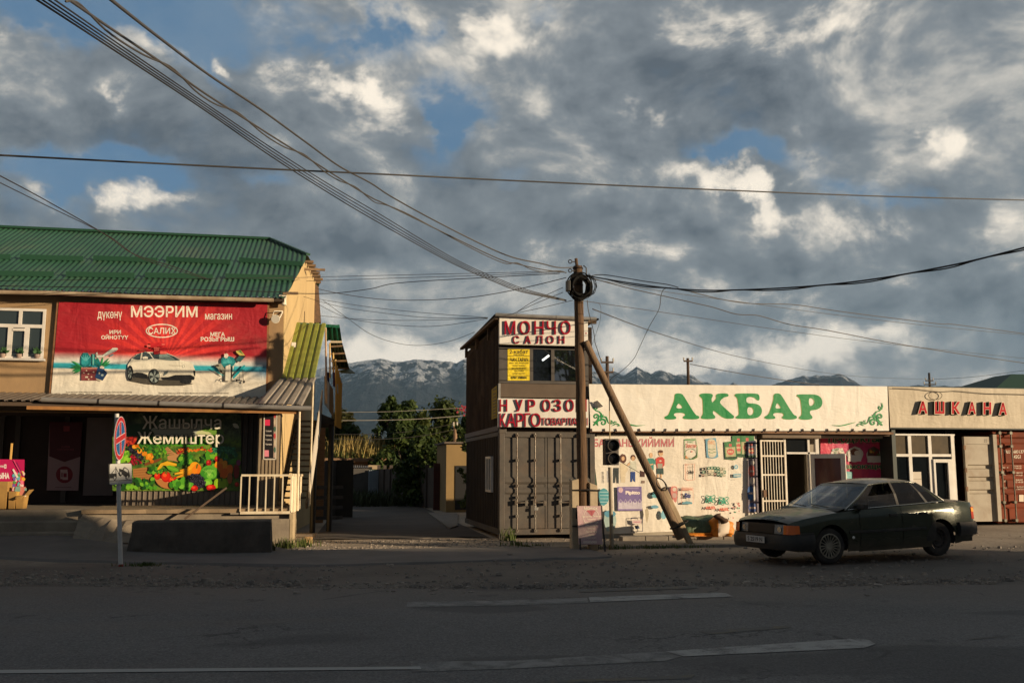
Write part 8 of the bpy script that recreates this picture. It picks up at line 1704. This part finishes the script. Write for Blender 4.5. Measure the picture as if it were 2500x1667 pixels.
# ------------------------------------------------------------------ the parked saloon car
H_ = Vector((-.977, -.214, 0)).normalized(); L_ = Vector((H_.y*-1*-1, 0, 0)); L_ = Vector((-H_.y, H_.x, 0)); L_ = L_ if L_.y < 0 else -L_
CO = Vector((10.09, 17.14, .02)); CZ = 1.03; PIT = .022      # nose sits a touch lower than the tail
def cw(x, y, z): return CO + H_*x + L_*y + Vector((0, 0, z*CZ - x*PIT*.9 + .012))
car = T('parked_car', 'dusty dark green saloon car with orange indicators parked in front of the grocery', 'car', tuple(CO))
def mat_paint():
    m, t, b, oc = newmat('dark_green_car_paint'); X, Y, Z = t.sep(oc)
    n = t.noise(oc, 1.6, 6, .6, .3); f = t.noise(oc, 14, 5, .65); d = t.noise(t.mapping(oc, (1, 1, 2.5)), 3.0, 7, .7, .5)
    geo = t.new('ShaderNodeNewGeometry'); up_ = t.sep(geo.outputs['Normal'])[2]
    c = t.mix(t.ramp(n, .3, .7), col((.034, .042, .028)), col((.052, .060, .038)))
    dust = t.math('MAXIMUM', t.math('MULTIPLY', t.ramp(up_, .5, .95), t.ramp(d, .25, .7, .25, .8)), t.math('MULTIPLY', t.ramp(Z, .55, .15), t.ramp(d, .3, .65, .3, .9)))
    dust = t.math('MAXIMUM', dust, t.ramp(d, .52, .8, 0, .45))
    c = t.mix(dust, c, col((.15, .115, .08))); c = t.mix(t.ramp(f, .66, .74, 0, .35), c, col((.10, .07, .05)))
    t.put(b.inputs['Base Color'], c); t.put(b.inputs['Roughness'], t.math('MULTIPLY_ADD', dust, .45, .2)); b.inputs['Metallic'].default_value = .35
    b.inputs['Coat Weight'].default_value = .35; b.inputs['Coat Roughness'].default_value = .15
    t.put(b.inputs['Normal'], t.bump(t.noise(oc, 1.8, 3, .5), .10, .05)); return m
paint = mat_paint(); trimb = M('black_plastic_trim', (.018, .018, .017), (.035, .03, .025), scale=5, rough=.6, dirt=(.12, .09, .065), damt=.4)
chrome = M('dull_chrome', (.62, .60, .56), rough=.22, metal=1.0); rubb = M('dusty_tyre', (.028, .026, .025), (.06, .05, .04), scale=5, rough=.9, bump=.3, bscale=40)
inter = M('car_interior', (.03, .028, .026), rough=.9)
def mat_cglass(name, tr, tint_):
    m, t, b, oc = newmat(name); nt = m.node_tree; g = t.new('ShaderNodeBsdfGlossy'); g.inputs['Roughness'].default_value = .03; g.inputs['Color'].default_value = (.9, .95, 1, 1)
    tp = t.new('ShaderNodeBsdfTransparent'); tp.inputs[0].default_value = tint_; lw_ = t.new('ShaderNodeLayerWeight'); fr_s = t.math('MULTIPLY_ADD', t.math('POWER', lw_.outputs['Facing'], 4.0), .9, .05)
    df = t.new('ShaderNodeBsdfDiffuse'); df.inputs[0].default_value = (.14, .12, .10, 1); m2 = t.new('ShaderNodeMixShader'); t.put(m2.inputs[0], t.ramp(t.noise(oc, 3, 5, .6), .3, .8, tr, tr*2.2)); t.l.new(tp.outputs[0], m2.inputs[1]); t.l.new(df.outputs[0], m2.inputs[2])
    mx = t.new('ShaderNodeMixShader'); t.put(mx.inputs[0], fr_s); t.l.new(m2.outputs[0], mx.inputs[1]); t.l.new(g.outputs[0], mx.inputs[2]); t.l.new(mx.outputs[0], nt.nodes['Material Output'].inputs[0]); return m
cg_f = mat_cglass('windscreen_glass', .08, (.62, .66, .62, 1)); cg_r = mat_cglass('tinted_car_glass', .04, (.07, .075, .08, 1))
FX, RX, AR, WR = 1.45, -1.14, .365, .315
XF, XR_ = 2.28, -2.15
def lerpT(tab, x):
    if x <= tab[0][0]: return tab[0][1]
    for (a, b), (c, d) in zip(tab, tab[1:]):
        if x <= c: return b + (d-b)*(x-a)/(c-a)
    return tab[-1][1]
beltT = [(-2.15, .905), (-2.07, .945), (-1.7, .97), (-1.2, .965), (0, .93), (.9, .895), (1.4, .86), (2.0, .785), (2.2, .74), (2.28, .70)]
wT = [(-2.15, .735), (-2.10, .80), (-1.97, .845), (-1.6, .895), (-.8, .907), (.6, .907), (1.5, .895), (2.05, .855), (2.2, .815), (2.28, .75)]
lowT = [(-2.15, .40), (-2.0, .30), (-1.65, .235), (-1.5, .22), (1.2, .205), (1.8, .22), (2.15, .26), (2.28, .30)]
def zlow(x):
    z = lerpT(lowT, x)
    for a in (FX, RX):
        d = abs(x-a)
        if d < AR: z = max(z, .315 + sqrt(AR*AR-d*d)*(1.0 if a == FX else 1.0))
    return z
def yside(x, z):
    w = lerpT(wT, x); b = lerpT(beltT, x)
    if z > .52: k = (z-.52)/(b-.52); y = w - .030*k**1.4 - (.030*((k-.72)/.28)**1.2 if k > .72 else 0)
    else: k = (.52-z)/.32; y = w - .045*k**1.8
    if .545 < z < .60: y += 0
    return y
ZR_ = [0, .10, .2, .32, .44, .56, .68, .78, .87, .94, .98, 1.0]
def side_cols(xs, sgn, mb, m):
    P = []
    for x in xs:
        zl, zb = zlow(x), lerpT(beltT, x); row = []
        for k in ZR_: z = zl + (zb-zl)*k; row.append(cw(x, sgn*yside(x, z), z))
        P.append(row)
    mb.grid(P, m)
    # wheel-arch lips
def arange(a, b, n): return [a + (b-a)*i/n for i in range(n+1)]
archx = lambda c: [c + AR*cos(pi - pi*i/24) for i in range(25)]
doors = ((.80, -.185), (-.20, -.92))
bodyrng = [sorted(set([round(v, 4) for v in arange(-2.15, -2.17, 3) + arange(-2.16, -1.62, 6) + archx(RX) + [-.93]])) , sorted(set([round(v, 4) for v in [.815, .9, 1.0] + archx(FX) + arange(1.83, 2.12, 4) + arange(2.13, 2.28, 5)]))]
bd = MB()
for sgn in (1, -1):
    xs = [x for x in bodyrng[0] if x <= -.93]; side_cols(xs, sgn, bd, paint); side_cols([x for x in bodyrng[1] if x >= .815], sgn, bd, paint)
# sills under the doors and gap backing
for sgn in (1, -1):
    bd.grid([[cw(x, sgn*(yside(x, z)-.012), z) for z in (.19, .24, .30)] for x in arange(-.93, .815, 10)], paint)
    bd.grid([[cw(x, sgn*(yside(x, z)-.03), z) for z in (.3, .55, .8, lerpT(beltT, x)-.01)] for x in arange(-1.05, .85, 10)], trimb)
# bonnet, boot, nose and tail skins
def top_skin(xs, crown, mb, m, inset=0.0):
    P = []
    for x in xs:
        b = lerpT(beltT, x); w = yside(x, b) - inset; P.append([cw(x, w*s, b + crown*(1-abs(s)**2.4)) for s in [-1, -.97, -.9, -.75, -.5, -.25, 0, .25, .5, .75, .9, .97, 1]])
    mb.grid(P, m)
top_skin(arange(-2.15, -2.17, 3) + arange(-2.13, -1.38, 6), .045, bd, paint)
bd.grid([[cw(XR_, s*yside(XR_, z), z) for s in (-1, -.8, -.4, 0, .4, .8, 1)] for z in arange(zlow(XR_), lerpT(beltT, XR_), 5)], paint)
body = bd.build('body', parent=car, smooth=True, auto=35)
bn = MB(); top_skin(arange(.80, 1.95, 10) + arange(1.98, 2.26, 5), .05, bn, paint); o_ = bn.build('bonnet', parent=car, smooth=True, auto=35)
bn = MB(); chip = M('chipped_teal_paint', (.03, .10, .14), (.05, .06, .055), scale=14, rough=.5)
for s0, s1 in ((.12, .34), (.36, .56), (-.1, .06)):
    bn.grid([[cw(x, s*yside(x, lerpT(beltT, x)), lerpT(beltT, x) + .05*(1-abs(s)**2.4) + .004) for s in (s0, (s0+s1)/2, s1)] for x in (2.09, 2.17, 2.25)], chip)
bn.build('paint_patch', parent=o_)
for k, (xa, xb) in enumerate(doors):
    for sgn in (1, -1):
        d = MB(); xs = arange(xa, max(xb, RX+AR+.002) if k else xb, 12)
        if k: xs = arange(xa, -.77, 8) + [x for x in reversed(archx(RX)) if -.915 <= x < -.776] + [-.92]
        P = [[cw(x, sgn*yside(x, z), z) for z in [max(.27, zlow(x)) + (lerpT(beltT, x)-max(.27, zlow(x)))*q for q in ZR_]] for x in xs]; d.grid(P, paint); do = d.build('door', parent=car, smooth=True, auto=35)
        h = MB(); hx = xb + .20; hz = .79; hy = yside(hx, hz)
        h.hexa([cw(hx-.09, sgn*(hy-.01), hz-.025), cw(hx+.09, sgn*(hy-.01), hz-.025), cw(hx+.09, sgn*(hy+.022), hz-.02), cw(hx-.09, sgn*(hy+.022), hz-.02), cw(hx-.09, sgn*(hy-.01), hz+.025), cw(hx+.09, sgn*(hy-.01), hz+.025), cw(hx+.09, sgn*(hy+.022), hz+.02), cw(hx-.09, sgn*(hy+.022), hz+.02)], trimb); h.build('handle', parent=do, bevel=.005)
# side rubbing strip
for sgn in (1, -1):
    s_ = MB()
    for xs in (arange(-2.12, RX-AR-.02, 6), arange(RX+AR+.02, FX-AR-.02, 16), arange(FX+AR+.02, 2.17, 5)):
        s_.grid([[cw(x, sgn*(yside(x, z)+o), z) for z, o in ((.505, .001), (.512, .012), (.548, .012), (.555, .001))] for x in xs], trimb)
    s_.build('side_moulding', parent=car)
# wheel wells
for sgn in (1, -1):
    for a in (FX, RX):
        w = MB(); w.grid([[cw(a + (AR+.02)*cos(q), sgn*y, .315 + (AR+.02)*sin(q)) for y in (.42, .66, .835)] for q in arange(-.25, pi+.25, 20)], trimb); w.poly([cw(a + (AR+.02)*cos(q), sgn*.42, .315 + (AR+.02)*sin(q)) for q in arange(-.25, pi+.25, 20)], trimb); w.build('wheel_arch', parent=car)
fl = MB(); fl.hexa([cw(-2.05, -.78, .24), cw(2.1, -.78, .24), cw(2.1, .78, .24), cw(-2.05, .78, .24), cw(-2.05, -.78, .32), cw(2.1, -.78, .32), cw(2.1, .78, .32), cw(-2.05, .78, .32)], trimb); fl.tube([cw(-2.15, .3, .24), cw(-.4, .25, .19), cw(.6, .2, .2)], .035, 8, rust); fl.build('floor_pan', parent=car)
# bumpers
def bumper(xs, z0, z1, push, name, front):
    b = MB(); x_e = XF if front else XR_; sg = 1 if front else -1; P = []
    ring = [(.0, z0), (.06, z0-.0), (.09, (z0*2+z1)/3), (.09, (z0+2*z1)/3), (.05, z1), (0, z1)]
    path = []
    wE = lerpT(wT, x_e*.985)
    for s in (-1, 1): pass
    pl = [(x_e - sg*(.43 if front else .58), -.0), (x_e - sg*.25, -.012), (x_e - sg*.10, -.05), (x_e - sg*.02, -.13)]
    left = [(px, -(lerpT(wT, px) + dy*.0) - 0.0, dy) for px, dy in pl]
    pts_ = [(px, y-.0) for px, y, _ in left] + [(x_e + sg*.03, -.62), (x_e + sg*.05, -.3), (x_e + sg*.06, 0), (x_e + sg*.05, .3), (x_e + sg*.03, .62)] + [(px, -y) for px, y, _ in reversed(left)]
    for i, (px, y) in enumerate(pts_):
        qx, qy = pts_[max(i-1, 0)]; rx_, ry_ = pts_[min(i+1, len(pts_)-1)]; tx, ty = rx_-qx, ry_-qy; l = sqrt(tx*tx+ty*ty); nx, ny = ty/l*sg, -tx/l*sg
        P.append([cw(px + nx*o*push, y + ny*o*push, z) for o, z in ring])
    b.poly(P[0], trimb); b.poly(P[-1], trimb)
    b.grid(P, trimb if front else M('dusty_bumper', (.05, .042, .034), (.13, .10, .07), scale=3, rough=.6)); o = b.build(name, parent=car, smooth=True, auto=40); return o
fb = bumper(None, .27, .52, .75, 'front_bumper', True); rb_ = bumper(None, .36, .60, .7, 'rear_bumper', False)
# nose: lamps, grille, plate
nz = lambda y: XF - .0 + .02 - .10*(abs(y)/.75)**3
def nose_quad(y0, y1, z0, z1, m, nm, par, off=.012, n=6, lean=.10):
    b = MB(); b.grid([[cw(nz(y) + off - (z-.55)*lean*2.2*.5, y, z) for z in (z0, (z0+z1)/2, z1)] for y in arange(y0, y1, n)], m); return b.build(nm, parent=par, smooth=True)
nb = MB(); nb.grid([[cw(nz(y) - .03 - (z-.55)*.11, y, z) for z in (.30, .45, .60, .70)] for y in arange(-.76, .76, 14)], trimb); nb.build('nose_panel', parent=car)
gr = nose_quad(-.36, .36, .545, .685, M('grille_black', (.012, .012, .012), rough=.5), 'grille', car)
g2 = MB()
for z in (.565, .59, .615, .64, .665): g2.grid([[cw(nz(y) + .022 - (z-.55)*.11, y, z+o) for o in (-.006, .006)] for y in arange(-.35, .35, 6)], M('grille_bar', (.02, .02, .019), rough=.6))
g2.build('grille_slats', parent=gr)
lensm = M('headlamp_lens', (.30, .30, .29), (.2, .2, .19), scale=20, rough=.12, bump=.3, bscale=60); orange_l = M('orange_indicator', (.75, .14, .01), rough=.2)
for sgn in (1, -1):
    hl = nose_quad(sgn*.38, sgn*.63, .535, .690, lensm, 'headlight', car, .016)
    rm = MB(); rm.tube([cw(nz(.5) + .0, sgn*.505, .61), cw(nz(.5) + .024, sgn*.505, .61)], .05, 14, M('lamp_bowl', (.5, .5, .48), rough=.15, metal=.8)); rm.build('reflector', parent=hl)
    b = MB(); ys = arange(.632, .765, 6)
    b.grid([[cw(qx - (z-.55)*.10, sgn*qy, z) for z in (.535, .61, .688)] for qx, qy in ((2.312, .632), (2.31, .69), (2.305, .74), (2.285, .775), (2.245, .803))] + [[cw(x, sgn*(yside(x, z)+.012), z) for z in (.54, .61, .682)] for x in (2.19, 2.12)], orange_l); b.build('indicator', parent=car, smooth=True)
    b = MB(); b.grid([[cw(XR_ - .012, sgn*y, z) for z in (.64, .75, .86)] for y in (.40, .60, .74)] + [[cw(-2.095, sgn*(yside(-2.095, z)+.012), z) for z in (.64, .75, .86)], [cw(-2.0, sgn*(yside(-2.0, z)+.008), z) for z in (.645, .75, .855)]], M('tail_lamp_red', (.45, .05, .015), rough=.2)); tl_ = b.build('tail_light', parent=car)
    b = MB(); b.grid([[cw(x, sgn*(yside(x, z)+.014), z) for z in (.775, .85)] for x in (-2.10, -2.01)], M('tail_lamp_amber', (.80, .32, .04), rough=.2)); b.build('amber_lens', parent=tl_)
b = MB(); px = 2.43; q = [cw(px, y, z) for y, z in ((.26, .375), (-.26, .375), (-.26, .485), (.26, .485))]; b.prism(q, H_*.01, M('plate_pale', (.55, .54, .51), rough=.5), back=True); pl_ = b.build('number_plate', parent=car)
b = MB(); v, f, e, bb_, ly = text_geo('S 2519 N', .02); sx, sy = .42/(bb_[2]-bb_[0]), .075/(bb_[3]-bb_[1]); b.add([cw(px, -.21 + (p[0]-bb_[0])*sx, .392 + (p[1]-bb_[1])*sy) + H_*(.013+.0004*k) for p, k in zip(v, ly)], f, flat('plate_ink', (.02, .02, .02))); b.build('lettering', parent=pl_, fixn=False)
# glasshouse
bot = [(1.10, .90), (.75, .913), (.34, .924), (-.15, .94), (-.21, .94), (-.68, .955), (-.93, .965), (-1.34, .985)]
topc = [(.30, 1.335), (.16, 1.352), (.04, 1.362), (-.17, 1.374), (-.22, 1.374), (-.56, 1.376), (-.68, 1.37), (-.82, 1.35)]
by = lambda x: yside(x, lerpT(beltT, x)) - .022
ty_ = lambda x: .615
ts = [0, .06, .14, .42, .455, .70, .79, 1.0]
def gpt(t, v, sgn, o=0.0):
    """t along the car 0..7 (index), v 0 belt..1 roof"""
    i = min(int(t), 6); u = t-i; bx = bot[i][0]+(bot[i+1][0]-bot[i][0])*u; bz = bot[i][1]+(bot[i+1][1]-bot[i][1])*u; tx = topc[i][0]+(topc[i+1][0]-topc[i][0])*u; tz = topc[i][1]+(topc[i+1][1]-topc[i][1])*u
    x = bx+(tx-bx)*v; z = bz+(tz-bz)*v; y = by(bx)*(1-v) + .60*v + .03*sin(pi*v) + o; return cw(x, sgn*y, z)
PILL = {0: 'A', 3: 'B'}
for sgn in (1, -1):
    rf = MB(); vs = [0, .05, .5, .93, 1.0]
    cols = arange(0, 7, 28); gl_f, gl_r, gl_q = MB(), MB(), MB()
    def cell(tm, vm):
        if vm < .05 or vm > .93: return 'p'
        if .22 + .45*vm*0 < tm < 2.93: return 'f'
        if 4.0 < tm < 5.75: return 'r'
        if 6.0 < tm < 6.75 - .0: return 'q'
        return 'p'
    for i in range(28):
        for j in range(4):
            tm, vm = (cols[i]+cols[i+1])/2, (vs[j]+vs[j+1])/2; k = cell(tm, vm); tgt, m_ = {'p': (rf, paint if not (2.9 < tm < 4.05 or 5.7 < tm < 6.05) else trimb), 'f': (gl_f, cg_f), 'r': (gl_r, cg_r), 'q': (gl_q, cg_r)}[k]
            if k == 'f' and j == 2 and sgn == 1 and tm > .9: continue           # driver's window wound half down
            tgt.add([gpt(cols[i], vs[j], sgn), gpt(cols[i+1], vs[j], sgn), gpt(cols[i+1], vs[j+1], sgn), gpt(cols[i], vs[j+1], sgn)], [(0, 1, 2, 3)], m_)
    pil = rf.build('pillar_frame', parent=car, smooth=True, auto=30)
    for g, nm in ((gl_f, 'side_window'), (gl_r, 'side_window'), (gl_q, 'quarter_window')): g.build(nm, parent=car, smooth=True)
    c_ = MB(); c_.tube([gpt(t, .02, sgn, .008) for t in arange(.2, 7, 30)], .009, 6, chrome); c_.tube([gpt(0, v, sgn, .006) for v in arange(.02, .98, 8)] + [gpt(t, .97, sgn, .006) for t in arange(0, 7, 20)] + [gpt(7, v, sgn, .006) for v in arange(.97, .02, 8)], .007, 6, chrome); c_.build('chrome_trim', parent=car)
rfx = arange(0, 7, 14); P = []
for t in rfx:
    a, b = gpt(t, 1.0, 1), gpt(t, 1.0, -1); P.append([a.lerp(b, s) + Vector((0, 0, .055*(1-abs(2*s-1)**2.2)*sin(pi*min(1, max(0, .12+.76*t/7))))) for s in arange(0, 1, 12)])
ro = MB(); ro.grid(P, paint); ro.build('roof', parent=car, smooth=True)
ws = MB(); ws.grid([[gpt(0, v, 1).lerp(gpt(0, v, -1), s) + H_*(.10*(1-abs(2*s-1)**2)*(1-v*.3)) for s in arange(.02, .98, 10)] for v in (.03, .3, .6, .9)], cg_f); ws.build('windscreen', parent=car, smooth=True)
fr2 = MB(); fr2.grid([[gpt(0, v, 1).lerp(gpt(0, v, -1), s) + H_*(.10*(1-abs(2*s-1)**2)*(1-v*.3)) for s in arange(0, 1, 10)] for v in (.9, 1.0)], paint)
for s0, s1 in ((0, .02), (.98, 1)): fr2.grid([[gpt(0, v, 1).lerp(gpt(0, v, -1), s) + H_*(.10*(1-abs(2*s-1)**2)*(1-v*.3)) for s in (s0, s1)] for v in (0, .5, .9)], paint)
fr2.build('windscreen_frame', parent=car, smooth=True)
rw = MB(); rw.grid([[gpt(7, v, 1).lerp(gpt(7, v, -1), s) - H_*(.06*(1-abs(2*s-1)**2)) for s in arange(0, 1, 8)] for v in (0, .5, 1.0)], cg_r); rw.build('rear_window', parent=car, smooth=True)
sc2 = MB(); sc2.grid([[cw(x, y, z) for y in arange(-.82, .82, 8)] for x, z in ((.78, .92), (.95, .94), (1.12, .93), (1.24, .895))], trimb); sc2.build('scuttle', parent=car)
wp = MB()
for y0, y1 in ((.5, -.05), (-.1, -.6)): wp.tube([cw(1.17, y0, .95), cw(1.09, y1, .98)], .009, 5, trimb)
wp.build('wiper', parent=car)
mi = MB(); c0_ = gpt(.75, .12, 1, .10); mi.hexa([c0_ + H_*dx + L_*dy + Vector((0, 0, dz)) for dx, dy, dz in ((-.06, -.09, -.05), (.06, -.08, -.05), (.05, .10, -.045), (-.06, .10, -.05), (-.06, -.09, .06), (.05, -.08, .05), (.04, .10, .045), (-.06, .10, .055))], trimb); mi.build('wing_mirror', parent=car, bevel=.015)
mi = MB(); c0_ = gpt(.75, .12, -1, .10); mi.hexa([c0_ + H_*dx + L_*dy + Vector((0, 0, dz)) for dx, dy, dz in ((-.06, -.09, -.05), (.06, -.08, -.05), (.05, .10, -.045), (-.06, .10, -.05), (-.06, -.09, .06), (.05, -.08, .05), (.04, .10, .045), (-.06, .10, .055))], trimb); mi.build('wing_mirror', parent=car, bevel=.015)
se = MB()
def seat(x, y, w):
    for (x0, x1, z0, z1, tilt) in ((x-.05, x+.45, .30, .52, 0), (x-.16, x-.02, .45, 1.02, -.12)): se.hexa([cw(x0, y-w, z0), cw(x1, y-w, z0), cw(x1, y+w, z0), cw(x0, y+w, z0), cw(x0+tilt, y-w, z1), cw(x1+tilt, y-w, z1), cw(x1+tilt, y+w, z1), cw(x0+tilt, y+w, z1)], inter)
    se.hexa([cw(x-.26, y-.12, 1.04), cw(x-.18, y-.12, 1.04), cw(x-.18, y+.12, 1.04), cw(x-.26, y+.12, 1.04), cw(x-.28, y-.11, 1.2), cw(x-.2, y-.11, 1.2), cw(x-.2, y+.11, 1.2), cw(x-.28, y+.11, 1.2)], inter)
seat(-.05, .36, .25); so = se.build('seat', parent=car, bevel=.03); se = MB(); seat(-.05, -.36, .25); se.build('seat', parent=car, bevel=.03); se = MB(); seat(-.95, 0, .62); se.build('seat', parent=car, bevel=.03)
ds = MB(); ds.hexa([cw(.55, -.74, .55), cw(1.0, -.74, .55), cw(1.0, .74, .55), cw(.55, .74, .55), cw(.62, -.74, .86), cw(1.0, -.74, .91), cw(1.0, .74, .91), cw(.62, .74, .86)], inter); ds.tube([cw(.46 + .07*sin(a)*.4, .36 + .19*cos(a), .83 + .18*sin(a)) for a in arange(0, 2*pi, 18)], .014, 6, trimb); ds.build('dashboard', parent=car)
# wheels
def wheel(a, sgn, alloy, steer=0.0):
    c = cw(a, sgn*.745, .315); ax = (L_*sgn*cos(steer) + H_*sin(steer)*sgn).normalized(); c = c + Vector((0, 0, WR - .315))
    c.z = max(c.z, gz(c.x, c.y) + WR + .005); prof = [(.20, -.085), (.285, -.09), (.306, -.075), (.315, -.04), (.315, .04), (.306, .075), (.285, .09), (.215, .088)]
    w = MB(); w.lathe(prof, 40, rubb, c=c, ax=ax, close=True); wo = w.build('wheel', parent=car, smooth=True, auto=40)
    r = MB(); al = M('dirty_alloy', (.46, .42, .34), (.3, .26, .2), scale=8, rough=.4, metal=.5); stl = M('rusty_steel_wheel', (.035, .03, .026), (.06, .042, .03), scale=8, rough=.7)
    if alloy:
        r.lathe([(.218, .03), (.218, .092), (.198, .095), (.190, .08), (.19, .03)], 40, al, c=c, ax=ax, close=True); r.lathe([(.001, .075), (.05, .075), (.06, .06), (.06, .02)], 20, al, c=c, ax=ax)
        u = Vector((0, 0, 1)); x = ax.cross(u).normalized(); y = ax.cross(x)
        for k in range(18):
            q = 2*pi*k/18; d = x*cos(q)+y*sin(q); r.beam(c + d*.05 + ax*.066, c + d*.196 + ax*.082, .016, .018, al, up=tuple(ax))
        r.lathe([(.001, .02), (.19, .02)], 30, M('brake_dark', (.012, .012, .012), rough=.8), c=c, ax=ax)
    else:
        r.lathe([(.001, .05), (.055, .05), (.062, .035), (.10, .03), (.13, .06), (.165, .05), (.185, .085), (.212, .09)], 36, stl, c=c, ax=ax)
        u = Vector((0, 0, 1)); x = ax.cross(u).normalized(); y = ax.cross(x)
        for k in range(12): q = 2*pi*k/12; d = x*cos(q)+y*sin(q); t2 = ax.cross(d); p_ = c + d*.15 + ax*.062; r.beam(p_ - t2*.018, p_ + t2*.018, .022, .006, M('brake_dark', (.012, .012, .012), rough=.8), up=tuple(ax))
    r.build('rim', parent=wo, smooth=True, auto=40)
wheel(FX, 1, True, .10); wheel(FX, -1, True, .10); wheel(RX, 1, False); wheel(RX, -1, False)
b = MB(); q = cw(.98, yside(.98, .44)+.004, .44); b.lathe([(.001, .02), (.02, .016), (.028, 0)], 12, M('repeater_lens', (.8, .78, .72), rough=.2), c=q, ax=tuple(L_)); b.build('side_repeater', parent=car, smooth=True)
